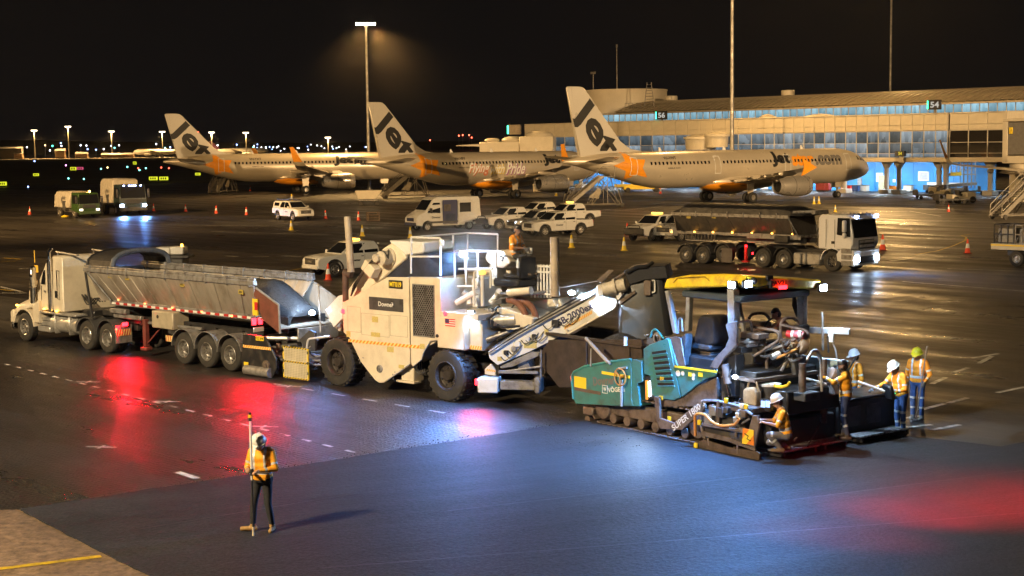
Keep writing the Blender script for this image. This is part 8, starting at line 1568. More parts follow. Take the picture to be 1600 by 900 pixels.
# ---------------------------------------------------------------- sweeper trucks at left
GREENP = mat('dark_green_paint', (.035, .075, .018), .35, var=.1, coat=.5)
def sweeper(label, px, ang, s, cabc, tankh, lit, cabl=1.75):
    P = G(*px); f = Vector((math.cos(ang), math.sin(ang), 0)); lf = Vector((-f.y, f.x, 0)); sg = -1; o = P - f * 1.75 * s + lf * 1.0 * s
    t = thing('sweeper_truck', label, 'truck', (o.x, o.y, 0), ang, 'green cabbed sweeper trucks'); h = 2.55 * s; wd = 1.15 * s; xr = 1.1 * s; xf_ = xr + cabl * s
    m = MB(); m.sided([(xr, .75 * s, wd), (xf_ - .05, .55 * s, wd), (xf_ + .05, 1.2 * s, wd), (xf_ - .18, h - .1, wd - .1), (xf_ - .35, h, wd - .15), (xr + .05, h, wd - .1)], .05); cb = build('cab', m, cabc, t)
    m = MB(); m.quad((xf_ + .045, -wd + .15, 1.45 * s), (xf_ + .045, wd - .15, 1.45 * s), (xf_ - .13, wd - .22, h - .2), (xf_ - .13, -wd + .22, h - .2)); build('windscreen', m, GLASS, cb)
    for q in (-1, 1):
        m = MB(); m.bx(xr + .35 * s, xf_ - .35 * s, q * (wd - .04), q * (wd + .006), 1.45 * s, h - .25 * s); build('side_window', m, GLASS, cb); m = MB(); m.bx(xf_ - .1, xf_ + .08, q * (wd + .08), q * (wd + .3), 1.5 * s, 2.2 * s, .03); build('mirror', m, BLACK, cb)
        m = MB(); m.bx(xf_ + .02, xf_ + .1, q * (wd - .45), q * (wd - .08), .75 * s, .95 * s, .03); build('headlight', m, HEADL if lit else glow('dim_lamp', (1, .8, .6), 4), t)
        for x in (1.75 * s, -1.75 * s): wheel(t, x, q * wd, .48 * s, .48 * s, .35 * s, 'truck', None, q)
        if lit: lamp('SPOT', o + f * (xf_ + .3) + lf * q * wd * .75 + Vector((0, 0, .9)), 1500, COOL, o + f * 11 + lf * q * 1.2, .06, 75, .6, name='headlight_beam')
    m = MB(); m.bx(xf_ - .0, xf_ + .14, -wd, wd, .4 * s, .72 * s, .04); build('front_bumper', m, cabc if not lit else DARKG, t); m = MB(); m.bx(xf_ + .03, xf_ + .07, -wd * .6, wd * .6, 1.0 * s, 1.35 * s, .02); build('grille', m, BLACK, t)
    m = MB(); m.sided([(-3.0 * s, 1.0 * s, wd), (xr - .45 * s, 1.0 * s, wd), (xr - .3 * s, 1.6 * s, wd), (xr - .3 * s, tankh - .2, wd - .1), (xr - .6 * s, tankh, wd - .25), (-2.6 * s, tankh, wd - .25), (-2.95 * s, tankh - .35, wd - .08)], .08); tk = build('hopper_body', m, mat('dusty_white', (.42, .39, .34), .5, var=.25), t)
    m = MB(); m.bx(-3.0 * s, xr, -wd * .7, wd * .7, .55 * s, .95 * s, .03); m.bx(-.9 * s, -.2 * s, -wd - .02, wd + .02, .75 * s, 1.7 * s, .04); build('chassis', m, DARKG, t)
    panel_text('lettering', 'α', .9 * s, .8 * s, INKG, tk, (-.75 * s, -wd - .003, 1.75 * s), (1, 0, 0), (0, 0, 1), .02)
    if lit:
        m = MB()
        for y in (-.7, -.25, -.08, .08, .25, .7): m.bx(xf_ - .16, xf_ - .06, y * s - .07, y * s + .07, h - .16, h - .06, .02)
        build('roof_light', m, glow('blue_roof_lamp', (.35, .45, 1), 30), cb)
    else:
        m = MB(); m.lathe([(.09, 0), (.09, .14), (0, .2)], (xf_ - .7, .4, h), (0, 0, 1), 10); build('amber_beacon', m, glow('beacon_glow', (1, .45, .06), 40), cb); lamp('POINT', o + f * 1.5 + lf * .5 + Vector((0, 0, h + .45)), 40, (1, .5, .1), None, .1, name='beacon_light'); m = MB(); m.lathe([(.36, 0), (.4, .1), (.15, .22), (0, .24)], (-.1, -wd - .1, .06), (0, 0, 1), 14); build('sweeping_brush', m, INKY, t)
    return t
sweeper('small green cabbed sweeper truck with an amber beacon and yellow brush', (118, 341), math.radians(-50), 1.0, GREENP, 2.65, False)
sweeper('larger sweeper truck with blue roof lamps and bright headlights', (184, 337), math.radians(-60), 1.25, mat('dark_blue_green', (.02, .035, .035), .35, coat=.5), 3.75, True)
# ---------------------------------------------------------------- cones, stairs, trolleys
_CN = {}
def cone(px, kind, sc=1.0, label=''):
    P = G(*px); key = kind
    if key not in _CN:
        body, base = (ORANGE if kind == 'red' else INKY), (BLACK if kind == 'red' else INKY)
        m = MB(); m.bx(-.19, .19, -.19, .19, 0, .04, .01); b = build('base', m, mat('cone_red_base', (.3, .03, .02), .6) if kind == 'red' else base, None)
        m = MB(); cr = mat('cone_red', (.85, .07, .02), .5, var=.1) if kind == 'red' else INKY
        r = lambda z: .15 - .115 * z / .75; 
        for i, (z0, z1) in enumerate(((.04, .28), (.28, .52), (.52, .75))): m.mat(1 if i == 1 else 0).cyl((0, 0, z0), (0, 0, z1), r(z0), r(z1), 14)
        s = build('shell', m, [cr, INKW], None); _CN[key] = (b.data, s.data); bpy.data.objects.remove(b); bpy.data.objects.remove(s)
    t = thing('traffic_cone', label, 'cone', P, 0, 'traffic cones around the works'); t.scale = (sc, sc, sc)
    for nm, me in zip(('base', 'shell'), _CN[key]): o = bpy.data.objects.new(nm, me); COL.objects.link(o); o.parent = t
for px, k, lb, s in (((46.5, 335), 'red', 'red and white cone left of the small sweeper truck', 1.1), ((240, 330), 'red', 'red and white cone just right of the larger sweeper truck', 1.1), ((290, 331), 'red', 'red and white cone below the stairs of the farthest airliner', 1.1), ((338, 333.5), 'red', 'red and white cone third right of the sweeper trucks', 1.1), ((385, 336), 'red', 'red and white cone between the sweepers and the lone canopy ute', 1.1),
                     ((508.6, 342), 'red', 'red and white cone just right of the lone canopy ute', 1.1), ((560.3, 344.5), 'red', 'red and white cone beside the small dark crate', 1.1), ((513, 438), 'red', 'large red and white cone at the bumper of the ute behind the transfer machine', 1.15), ((455, 359.5), 'yellow', 'yellow cone in front of the lone canopy ute', 1.1), ((566, 369), 'yellow', 'yellow cone on the open apron left of the van', 1.15),
                     ((641, 372), 'yellow', 'yellow cone at the front bumper of the van', 1.1), ((893, 387), 'yellow', 'yellow cone behind the front ute of the row', 1.15), ((975, 391.5), 'yellow', 'yellow cone in front of the bull bar ute by the grey tipper', 1.15), ((980, 367), 'red', 'red and white cone behind the bull bar ute by the grey tipper', 1.2), ((1379, 391), 'red', 'red and white cone tucked behind the pale prime mover cab', 1.3), ((1511.7, 396), 'red', 'red and white cone alone at right on the yellow curve', 1.15),
                     ((1272, 319), 'yellow', 'dull yellow cone under the nearest airliner, left one of a pair', 1.1), ((1279.5, 318.5), 'yellow', 'dull yellow cone under the nearest airliner, right one of a pair', 1.1), ((1032, 303), 'red', 'small red cone under the rear fuselage of the nearest airliner', 1.2), ((869, 306), 'yellow', 'yellow cone by the engine of the slogan airliner', 1.2), ((456, 315), 'yellow', 'yellow cone behind the lone canopy ute', 1.3), ((1482, 331), 'red', 'small cone before the baggage tugs at right', .9), ((391, 298.5), 'red', 'tiny cone under the farthest airliner', 1.2), ((1305, 331), 'yellow', 'small yellow cone right of the covered tipper', .9)):
    cone(px, k, s, lb)
STAIR = mat('stair_steel', (.22, .20, .17), .5, .4, var=.3, scale=2)
def stairs(label, foot_px, ang, top=3.3, run=3.9, wd=1.5):
    P = G(*foot_px); t = thing('passenger_stairs', label, 'stairs', (P.x, P.y, 0), ang, 'mobile passenger stairs'); n = 15; sm = None
    for k in range(n):
        if sm is None: m = MB(); m.bx(0, .28, -wd / 2, wd / 2, -.03, .03, .006); o = build('tread', m, STAIR, t); sm = o.data; o.location = (0, 0, .25)
        else: share('tread', sm, t, Matrix.Translation((run * k / n, 0, .25 + (top - .25) * k / n)))
    for y in (-wd / 2, wd / 2):
        m = MB(); m.prism([(-.1, .15), (.2, .15), (run + .1, top - .08), (run + .1, top + .08), (run - .2, top + .08), (-.1, .38)], 'y', y - .03, y + .03); m.tube([(.0, y, .3), (.0, y, 1.25), (run, y, top + 1.05), (run + 1.3, y, top + 1.05), (run + 1.3, y, top)], .035, 6, .1); m.tube([(.1, y, .75), (run, y, top + .55), (run + 1.3, y, top + .55)], .025, 5)
        for k in range(1, 6): m.cyl((run * k / 6, y, .3 + (top - .3) * k / 6), (run * k / 6, y, .3 + (top - .3) * k / 6 + .95), .02, n=5)
        build('handrail', m, STAIR, t)
        m = MB()
        for a, b in (((run + 1.2, top), (run - 1.2, .35)), ((run - .3, top - .2), (run + 1.9, .35)), ((run + 1.2, top), (run + 2.1, .35)), ((run - .3, top - .2), (run - 1.3, .35)), ((run + .5, top), (run + .5, .35))): m.cyl((a[0], y, a[1]), (b[0], y * 1.15, b[1]), .045, n=6)
        m.cyl((-.2, y, .33), (run + 2.3, y * 1.15, .33), .06, n=6); build('leg_frame', m, STAIR, t)
        for x in (.3, run + 2.1): m = MB(); m.lathe([(0, -.08), (.2, -.08), (.22, 0), (.2, .08), (0, .08)], (x, y * 1.1, .22), (0, 1, 0), 14); build('wheel', m, RUBBER, t)
    m = MB(); m.bx(run, run + 1.35, -wd / 2, wd / 2, top - .06, top, .01); build('platform', m, STAIR, t); m = MB(); m.hull([(run - 1.6, -wd / 2 - .06, 1.1), (run - .5, -wd / 2 - .06, .95), (run - .2, -wd / 2 - .06, 1.9), (run - .5, -wd / 2 - .06, 2.1), (run - 1.6, -wd / 2 - .1, 1.1), (run - .5, -wd / 2 - .1, .95), (run - .2, -wd / 2 - .1, 1.9), (run - .5, -wd / 2 - .1, 2.1)]); build('side_panel', m, mat('stair_panel', (.3, .26, .2), .6), t)
stairs('mobile stairs below the rear door of the nearest airliner', (884, 325), math.radians(12))
stairs('mobile stairs below the rear door of the slogan airliner', (598, 310), math.radians(14))
stairs('mobile stairs seen end on below the rear door of the farthest airliner', (333, 303), math.radians(70), run=3.6)
stairs('mobile stairs at the right edge beside the boarding bridge', (1556, 343), math.radians(22))
# white tapered bin trolley by the stairs
P = G(577, 321); t = thing('bin_trolley', 'pale tapered bin on a small trolley between the airliner stairs', 'trolley', P, .1)
m = MB(); m.hull([(-1.3, -.8, .75), (.7, -.8, .75), (-1.3, .8, .75), (.7, .8, .75), (-1.6, -.95, 1.75), (1.5, -.95, 1.75), (-1.6, .95, 1.75), (1.5, .95, 1.75)], .03); build('bin', m, PANEL, t); m = MB(); m.bx(-1.2, 1.2, -.6, .6, .55, .7, .02); m.cyl((1.2, 0, .6), (2.3, 0, .4), .04, n=6); build('frame', m, STEEL, t)
for x in (-1, 0.9):
    for y in (-.65, .65): m = MB(); m.lathe([(0, -.08), (.24, -.08), (.27, 0), (.24, .08), (0, .08)], (x, y, .27), (0, 1, 0), 14); build('wheel', m, RUBBER, t)
P = G(583, 345); t = thing('crate', 'small dark wire crate standing on the apron right of a red cone', 'crate', P, .3); m = MB()
for x in (-.5, .5):
    for y in (-.35, .35): m.bx(x - .04, x + .04, y - .04, y + .04, 0, .8)
for z in (.06, .3, .54, .78): m.bx(-.5, .5, -.37, -.33, z - .03, z + .03); m.bx(-.5, .5, .33, .37, z - .03, z + .03); m.bx(-.52, -.48, -.35, .35, z - .03, z + .03); m.bx(.48, .52, -.35, .35, z - .03, z + .03)
build('slats', m, mat('crate_brown', (.12, .08, .05), .7), t, kind='stuff'); m = MB(); m.bx(-.47, .47, -.32, .32, .03, .55, .02); build('contents', m, mat('crate_dark', (.05, .04, .03), .8), t)
# equipment trailer with a white box beyond the tipper
P = at(271, 432, 64); P.z = 0; zt = at(271, 382, 64).z; t = thing('equipment_trailer', 'equipment trailer with a white roof box and amber lamp behind the tipper', 'trailer', P, -.05)
m = MB(); m.bx(-1.1, 1.2, -.7, .7, .7, zt - 1.0, .05); build('body', m, BLACK, t); m = MB(); m.bx(-.75, .55, -.5, .5, zt - 1.0, zt - .55, .05); m.bx(-.5, .8, -.5, .5, zt - .55, zt - .42, .03); build('equipment', m, DARKG, t); m = MB(); m.bx(-.62, -.02, -.4, .4, zt - .40, zt - .1, .04); m.bx(.0, .55, -.4, .4, zt - .40, zt - .08, .04); build('roof_box', m, WHITE, t); m = MB(); m.cyl((.45, -.2, zt - .08), (.45, -.2, zt + .03), .05, n=8); build('amber_lamp', m, AMBERL, t)
for x in (-.6, .7):
    for y in (-.75, .75): m = MB(); m.lathe([(0, -.1), (.33, -.1), (.36, 0), (.33, .1), (0, .1)], (x, y, .36), (0, 1, 0), 16); build('wheel', m, RUBBER, t)
# cage trolley at the right edge
FG = Fr((1586, 417), (1640, 420)); K6 = Zm(FG, 6, 1420, 280); t = thing('cage_trailer', 'flat trailer carrying wire cages at the right edge of the apron', 'trailer', FG.o, FG.ang)
x0, zd = K6(768, 660); _, zd1 = K6(768, 600); x1 = x0 + 5; _, zc = K6(800, 425)
m = MB(); m.bx(x0, x1, .0, 2.2, zd + .02, zd1, .02); dk2 = build('deck', m, PANEL, t); m = MB(); m.bx(x0, x1, -.012, .001, zd1 - .12, zd1 - .04); build('yellow_strip', m, INKY, dk2)
for k in range(3):
    a = x0 + .1 + k * 1.25; m = MB()
    for x in (a, a + .4, a + .8, a + 1.15):
        for y in (.1, 1.6): m.bx(x, x + .05, y, y + .05, zd1, zc)
    for z in (zd1 + .05, (zd1 + zc) / 2, zc): m.bx(a, a + 1.2, .09, .16, z - .03, z + .03); m.bx(a, a + 1.2, 1.59, 1.66, z - .03, z + .03); m.bx(a, a + .06, .1, 1.6, z - .03, z + .03)
    m.cyl((a, .1, zd1), (a + .6, .1, zc), .025, n=5); build('cage', m, BLACK if k == 0 else STEEL, t)
    m = MB(); m.bx(a + .15, a + 1.05, .3, 1.4, zd1 + .01, zc - .2, .03); build('cage_load', m, mat('pale_load', (.45, .42, .38), .6, var=.3), t)
xw = K6(998, 750)[0]; m = MB(); m.bx(x0 + .8, x1, .3, 1.9, zd - .3, zd, .03); build('chassis', m, BLACK, t)
for y, o_ in ((.1, -1), (2.1, 1)): wheel(t, xw, y, .42, .42, .25, 'truck', None, o_)
# baggage tugs, dollies and belt loaders at right
def tug(label, px, ang, c=PANEL):
    P = G(*px); t = thing('baggage_tug', label, 'tug', P, ang, 'baggage tugs'); m = MB(); m.hull([(-1.4, -.7, .35), (1.4, -.7, .35), (-1.4, .7, .35), (1.4, .7, .35), (-1.4, -.7, .95), (-.3, -.7, .75), (-1.4, .7, .95), (-.3, .7, .75)], .05); m.bx(.3, 1.35, -.7, .7, .5, 1.15, .08); build('body', m, c, t)
    m = MB(); m.bx(-.45, -.1, -.5, .5, .75, 1.0, .04); m.bx(-.55, -.42, -.5, .5, .9, 1.4, .04); build('seat', m, BLACK, t); m = MB(); m.tube([(.2, -.2, 1.1), (.1, -.1, 1.3), (.1, .1, 1.3), (.2, .2, 1.1)], .03, 5); build('steering_wheel', m, BLACK, t)
    for x in (-.95, .95):
        for y in (-.72, .72): m = MB(); m.lathe([(0, -.11), (.32, -.11), (.36, 0), (.32, .11), (0, .11)], (x, y, .36), (0, 1, 0), 16); build('wheel', m, RUBBER, t)
    return t
tug('cream baggage tug at the front of the equipment cluster at right', (1502, 317), .2); tug('dull tug behind the cream baggage tug at right', (1470, 307), 2.6, mat('dull_khaki', (.3, .26, .16), .6, var=.3))
dl = thing('baggage_dolly', 'flat dark baggage dolly left of the cream tug', 'dolly', G(1452, 311), .1, 'baggage dollies'); m = MB(); m.bx(-1.7, 1.7, -.8, .8, .42, .55, .03); m.bx(-1.7, -1.62, -.8, .8, .55, 1.1, .02); build('deck', m, DARKG, dl); m = MB(); m.cyl((1.7, 0, .45), (2.6, 0, .35), .04, n=6); build('drawbar', m, STEEL, dl)
for x in (-1.2, 1.2):
    for y in (-.65, .65): m = MB(); m.lathe([(0, -.07), (.2, -.07), (.22, 0), (.2, .07), (0, .07)], (x, y, .22), (0, 1, 0), 12); build('wheel', m, RUBBER, dl)
for px, a, lb in (((1486, 319), .15, 'baggage dolly in front of the cream tug'), ((1530, 305), .0, 'baggage dolly with pale load behind the tugs'), ((1552, 305), -.1, 'baggage dolly nearest the round pier'), ((1466, 302), .2, 'baggage dolly under the concourse column')): dup(dl, G(*px), a, lb)
def loader(label, px, ang, c, ln=6.5, rise=1.6, cabin=False):
    P = G(*px); t = thing('belt_loader', label, 'belt loader', P, ang, 'belt loaders'); m = MB(); m.bx(-ln * .35, ln * .3, -.75, .75, .4, .85, .05); build('body', m, c, t); m = MB(); m.prism([(-ln / 2, .75), (ln / 2, .75 + rise), (ln / 2, .95 + rise), (-ln / 2, .98)], 'y', -.5, .5, .02); m.prism([(-ln / 2, .98), (ln / 2, .95 + rise), (ln / 2, 1.08 + rise), (-ln / 2, 1.1)], 'y', -.56, -.5); m.prism([(-ln / 2, .98), (ln / 2, .95 + rise), (ln / 2, 1.08 + rise), (-ln / 2, 1.1)], 'y', .5, .56); build('belt_boom', m, c, t)
    for x in (-ln * .28, ln * .22):
        for y in (-.75, .75): m = MB(); m.lathe([(0, -.1), (.3, -.1), (.34, 0), (.3, .1), (0, .1)], (x, y, .34), (0, 1, 0), 16); build('wheel', m, RUBBER, t)
    if cabin:
        m = MB()
        for x in (-.6, .6):
            for y in (-.6, .6): m.bx(x - .05, x + .05, y - .05, y + .05, 2.4, 4.0)
        m.bx(-.7, .7, -.7, .7, 3.95, 4.05, .03); m.bx(-.7, .7, -.7, .7, 2.3, 2.6, .03); build('cabin', m, PANEL, t); m = MB(); m.bx(-.66, .66, -.71, -.66, 2.35, 2.75); build('yellow_panel', m, INKY, t); m = MB()
        for x in (-1.4, -.9, 1.0, 1.5, 2.0, 2.5): m.cyl((x, -.5, .8), (x, -.5, 3.9), .05, n=6); m.cyl((x, .5, .8), (x, .5, 3.9), .05, n=6)
        for z in (3.0, 3.45, 3.9): m.cyl((1.0, -.5, z), (2.5, -.5, z), .04, n=6); m.cyl((1.0, .5, z), (2.5, .5, z), .04, n=6)
        m.bx(.9, 2.6, -.6, .6, 2.4, 2.5); build('lift_mast', m, STAIR, t)
    return t
loader('tall loader with cabin and yellow panel standing before the dark gap in the undercroft', (1490, 304), .1, mat('loader_dark', (.14, .12, .09), .6, var=.3), 5.5, .4, True)
loader('yellow belt loader under the rear fuselage of the nearest airliner', (1005, 300), .08, INKY, 8, .1); loader('belt loader with a pale boom leaning by the right hand dollies', (1520, 300), .4, PANEL, 5, 1.0)
for u, lb in ((1284, 'red equipment cart left of the nose wheel of the nearest airliner'), (1290, 'red equipment cart close to the nose wheel of the nearest airliner')):
    t = thing('equipment_cart', lb, 'cart', G(u, 300), -.7, 'red equipment carts'); m = MB(); m.bx(-.7, .7, -.45, .45, .25, 1.6, .06); build('body', m, mat('cart_red', (.35, .05, .06), .5, var=.2), t); m = MB(); m.bx(-.6, .6, -.4, .4, .05, .25, .03); build('castor_base', m, BLACK, t)
for k, (u, v, c) in enumerate(((1325, 300, REDP), (1337, 300, BLUEC), (1350, 300, PANEL), (1392, 301, ORANGE), (1420, 300, PANEL), (1435, 300, DARKG))):
    t = thing('storage_bin', '%s stores bin in the undercroft, %s' % (('red', 'blue', 'cream', 'orange', 'pale', 'dark')[k], ('left of the blue bin', 'right of the red bin', 'below the notice board', 'by the column foot', 'under the service window', 'at the end of the blue wall')[k]), 'bin', G(u, v), -.8); m = MB(); m.bx(-.6, .6, -.4, .4, .1, .85, .05); build('body', m, c, t); m = MB(); m.bx(-.63, .63, -.43, .43, .851, .93, .02); build('lid', m, DARKG, t)
t = thing('barrier_plank', 'long pale barrier plank along the blue wall', 'barrier', T.w((70.2, 7.6, 0)), T.ang); m = MB(); m.bx(-3.2, 3.0, 0, .12, .95, 1.35, .02); build('plank', m, PANEL, t); m = MB()
for x in (-2.8, -1, 1, 2.6): m.bx(x - .05, x + .05, .0, .3, 0, .94)
build('legs', m, STEEL, t, kind='stuff')
# boarding bridge head behind the slogan airliner
x0 = at(786, 230, 222); t = thing('boarding_bridge', 'cream boarding bridge with domes behind the slogan airliner', 'boarding bridge', (x0.x, x0.y, 0), -.15); m = MB(); m.bx(-3.2, 2.6, -1.6, 1.6, 5.6, 7.2, .1); m.bx(2.605, 7.5, -1.8, 1.8, 5.4, 7.9, .1); m.prism([(-6.6, 6.75), (-3.21, 6.9), (-3.21, 6.55), (-6.6, 6.68)], 'y', -1.6, 1.6); build('cabin', m, PANEL, t); m = MB()
for x, r in ((-1.6, .8), (1.6, 1.3), (5.2, 1.5)): m.sph((x, 0, 7.4 if x < 2 else 8.0), r, 16, 8, (1.4, 1, .45))
build('dome', m, PANEL, t); m = MB(); m.cyl((5, 0, 0), (5, 0, 5.4), .7, n=16); build('pier', m, PANEL, t); m = MB(); m.cyl((-1.6, -.9, 0), (-1.6, -.9, 5.6), .3, n=10); m.cyl((-1.6, .9, 0), (-1.6, .9, 5.6), .3, n=10); m.bx(-2.2, -1.0, -1.2, 1.2, .2, .9, .05); build('drive_leg', m, STEEL, t)
m = MB(); m.bx(.9, 2.6, -.5, .5, 8.2, 9.6, .05); bx_ = build('roof_unit', m, mat('roof_unit_brown', (.25, .2, .14), .6), t); m = MB(); m.bx(.7, .88, -.52, -.3, 8.3, 9.5); build('green_light', m, SIGNG, bx_)
# ---------------------------------------------------------------- far side of the field
DL = {}; SEEN = {}; ORD = 'first second third fourth fifth sixth seventh eighth ninth tenth eleventh twelfth'.split()
def nth(k, tail): SEEN[k] = SEEN.get(k, 0) + 1; return ORD[SEEN[k] - 1] + ' ' + k + ' from the left ' + tail
def dlight(px, D, r, col, es, label, pole=True, group='distant lights across the airfield'):
    p = at(*px, D); t = thing('distant_light', label, 'light', (p.x, p.y, 0), 0, group); k = (r, col, es)
    if k not in DL: m = MB(); m.sph((0, 0, 0), r, 8, 6); o = build('lamp', m, glow('distant_%d' % len(DL), col, es), t); DL[k] = o.data
    else: o = bpy.data.objects.new('lamp', DL[k]); COL.objects.link(o); o.parent = t
    o.location = (0, 0, max(p.z, r + .02))
    if pole and p.z > 2: m = MB(); m.cyl((0, 0, 0), (0, 0, p.z - r), .22, .15, 6); build('pole', m, POLE, t)
WHT, CYN, BLU, GRN, AMB, RDD = (.9, .93, 1), (.2, .9, .8), (.3, .45, 1), (.1, 1, .7), (1, .6, .25), (1, .1, .05)
for px, c in sorted((((31, 233), BLU), ((42, 230), WHT), ((70.5, 227), AMB), ((82, 228), GRN), ((95, 223.5), BLU), ((96, 228), WHT), ((126, 227), WHT), ((135, 227.5), WHT), ((150, 234), BLU), ((162, 233), WHT), ((174, 228), WHT), ((179, 231), CYN), ((186, 227), WHT), ((137, 233), BLU), ((102, 236), RDD), ((78, 235), WHT), ((244, 225), WHT), ((258, 231), CYN), ((266, 230), BLU), ((330, 230), CYN), ((336, 227), AMB), ((340, 227), WHT), ((370, 226), BLU), ((396, 230), CYN), ((374, 233), WHT)), key=lambda q: q[0][0]):
    dlight(px, 1250, .6, c, 7, nth({WHT: 'white', BLU: 'blue', CYN: 'cyan', GRN: 'green', AMB: 'amber', RDD: 'red'}[c] + ' pole lamp', 'in the row on the far apron'))
RC = random.Random(12)
for k in range(34):
    dlight((RC.uniform(395, 575), RC.gauss(231, 2.6)), 1900, .65, WHT if k % 4 else BLU, 6 + RC.random() * 5 // 1, 'white city light on the dark horizon' if k % 4 else 'bluish city light on the dark horizon', False, 'city lights on the horizon')
for px in ((309.5, 206.5), (672, 219), (717, 212), (723, 211), (733, 211), (737, 215), (824, 203), (828, 203)): dlight(px, 1900, .8, RDD, 14, nth('red obstacle lamp', 'on a distant mast'), True, 'red obstacle lamps')
for px, c in sorted((((218, 267), CYN), ((158, 265), CYN), ((107, 280), CYN), ((131, 281), CYN), ((172, 281.5), CYN), ((54, 253), BLU), ((44, 293), BLU), ((168, 263), AMB), ((216, 264), RDD), ((228, 264), CYN), ((252, 263), RDD), ((264, 264), RDD), ((722, 224), WHT), ((725, 229), BLU), ((199, 262), CYN), ((103, 259.5), (1, .3, .9))), key=lambda q: q[0][0]):
    p = G(*px); dlight(px, p.y, .19 * p.y / 400, c, 8, nth({CYN: 'cyan', BLU: 'blue', AMB: 'amber', RDD: 'red', WHT: 'white'}.get(c, 'pink') + ' taxiway edge lamp', 'set in the dark grass'), False, 'taxiway edge lamps')
for u0, u1, v0, v1, c, lb in ((-2, 10, 284, 290, 'y', 'lit yellow taxiway sign cut by the left edge'), (52, 60.5, 271, 275, 'y', 'small lit yellow taxiway sign near the left'), (110, 119, 261, 266, 'y', 'lit yellow taxiway sign beside a red panel'), (120, 130, 261, 265, 'r', 'lit red runway sign panel'), (208, 213, 252.5, 257, 'y', 'tiny lit yellow sign above the taxiway pair'), (233, 246, 276, 281.5, 'y', 'left half of the bright pair of yellow taxiway signs'), (249, 262.5, 276, 281.5, 'y', 'right half of the bright pair of yellow taxiway signs'), (305, 313, 270, 274, 'y', 'small lit yellow sign under the farthest airliner tail')):
    p = G((u0 + u1) / 2, v1 + 2); D = p.y; a, b = at(u0, v1, D), at(u1, v0, D); t = thing('taxiway_sign', lb, 'sign', (p.x, D, 0), 0, 'lit taxiway signs'); hw = (b.x - a.x) / 2
    m = MB(); m.bx(-hw, hw, 0, .3, max(.25, a.z), max(.8, b.z), .03); build('panel', m, glow('sign_yellow', (.85, .9, .03), 1.1) if c == 'y' else glow('sign_red', (.9, .12, .25), .8), t); m = MB()
    for x in (-hw * .7, hw * .7): m.bx(x - .05, x + .05, .1, .2, 0, max(.25, a.z))
    build('legs', m, BLACK, t, kind='stuff')
    m = MB()
    for k in range(3): m.bx(-hw * .7 + k * hw * .5, -hw * .4 + k * hw * .5, -.01, .001, max(.25, a.z) + .15, max(.8, b.z) - .15)
    build('sign_mark', m, INK, t, kind='stuff')
for k, (px, vb) in enumerate((((54.5, 204), 247), ((107.5, 198), 246.5), ((175, 205.5), 246), ((254, 206), 245), ((331, 207), 244), ((384.5, 207.5), 243), ((512.5, 215), 242))):
    D = 1170; p = at(*px, D); b = at(px[0] + .5, vb, D); t = thing('far_floodlight_mast', 'far apron floodlight mast, ' + ('first from the left edge', 'tallest one, second from the left', 'third, left of the white jet', 'fourth, above the white jet', 'fifth, right of the farthest tail', 'sixth, above the farthest airliner', 'seventh, above the airliner wing')[k], 'light mast', (b.x, D, 0), 0, 'floodlight masts on the far apron')
    m = MB(); m.cyl((0, 0, 0), (0, 0, p.z), .45, .4, 8); build('pole', m, POLE, t); m = MB(); w_ = 4.4
    for i in range(4): m.bx(-w_ / 2 + i * w_ / 4 + .1, -w_ / 2 + (i + 1) * w_ / 4 - .1, -.6, .6, p.z - .4, p.z + .4, .1)
    build('lamp_head', m, glow('far_sodium', (1, .80, .52), 9), t, kind='stuff'); lamp('SPOT', (b.x, D - .5, p.z - 1), 220000, SODIUM, (b.x, D - 5, 0), .6, 150, .8, name='far_mast_light')
WHJ = mat('white_jet', (.75, .72, .66), .35, var=.08, scale=.1)
def farjet(label, px, D, ang, L, fin=True):
    p = at(*px, D); t = thing('distant_airliner', label, 'airliner', (p.x, D, 0), ang, 'airliners on the far apron'); r = L * .05; z = r * 1.75; m = MB(); pr = [(0, 0), (r * .6, L * .02), (r, L * .09), (r, L * .66), (r * .75, L * .8), (r * .3, L * .95), (0, L)]; m.lathe([(a, -b) for a, b in pr], (0, 0, z), (1, 0, 0), 20); build('fuselage', m, WHJ, t)
    for s in (-1, 1): m = MB(); loft(m, [(s * r * .5, -L * .34, -L * .55, z - r * .5, r * .5), (s * L * .46, -L * .62, -L * .66, z + r * .6, r * .1)]); build('wing', m, WHJ, t); m = MB(); m.lathe([(r * .35, 0), (r * .45, -r * .5), (r * .4, -r * 2), (r * .25, -r * 2.6)], (-L * .32, s * L * .16, z - r * .85), (1, 0, 0), 14); build('engine', m, WHJ, t); m = MB(); loft(m, [(s * .3, -L * .86, -L * .95, z + .4, r * .2), (s * L * .15, -L * .94, -L * .98, z + 1, r * .08)]); build('stabiliser', m, WHJ, t)
    m = MB(); m.sided([(-L * .80, z + r * .7, .3), (-L * .93, z + r * 3.3, .12), (-L * .985, z + r * 3.3, .12), (-L * .95, z + r * .4, .3)]); build('fin', m, mat('plum_fin', (.15, .05, .10), .4), t); m = MB()
    for x, y in ((-L * .12, 0), (-L * .48, r), (-L * .48, -r)): m.cyl((x, y, 0), (x, y, z), r * .15, n=8)
    build('landing_gear', m, DARKG, t)
farjet('white wide bodied jet parked far off left of the airliner tails', (209, 246), 1180, math.radians(160), 46); farjet('distant jet whose dark fin shows above the farthest airliner', (420, 246), 1190, math.radians(15), 46)
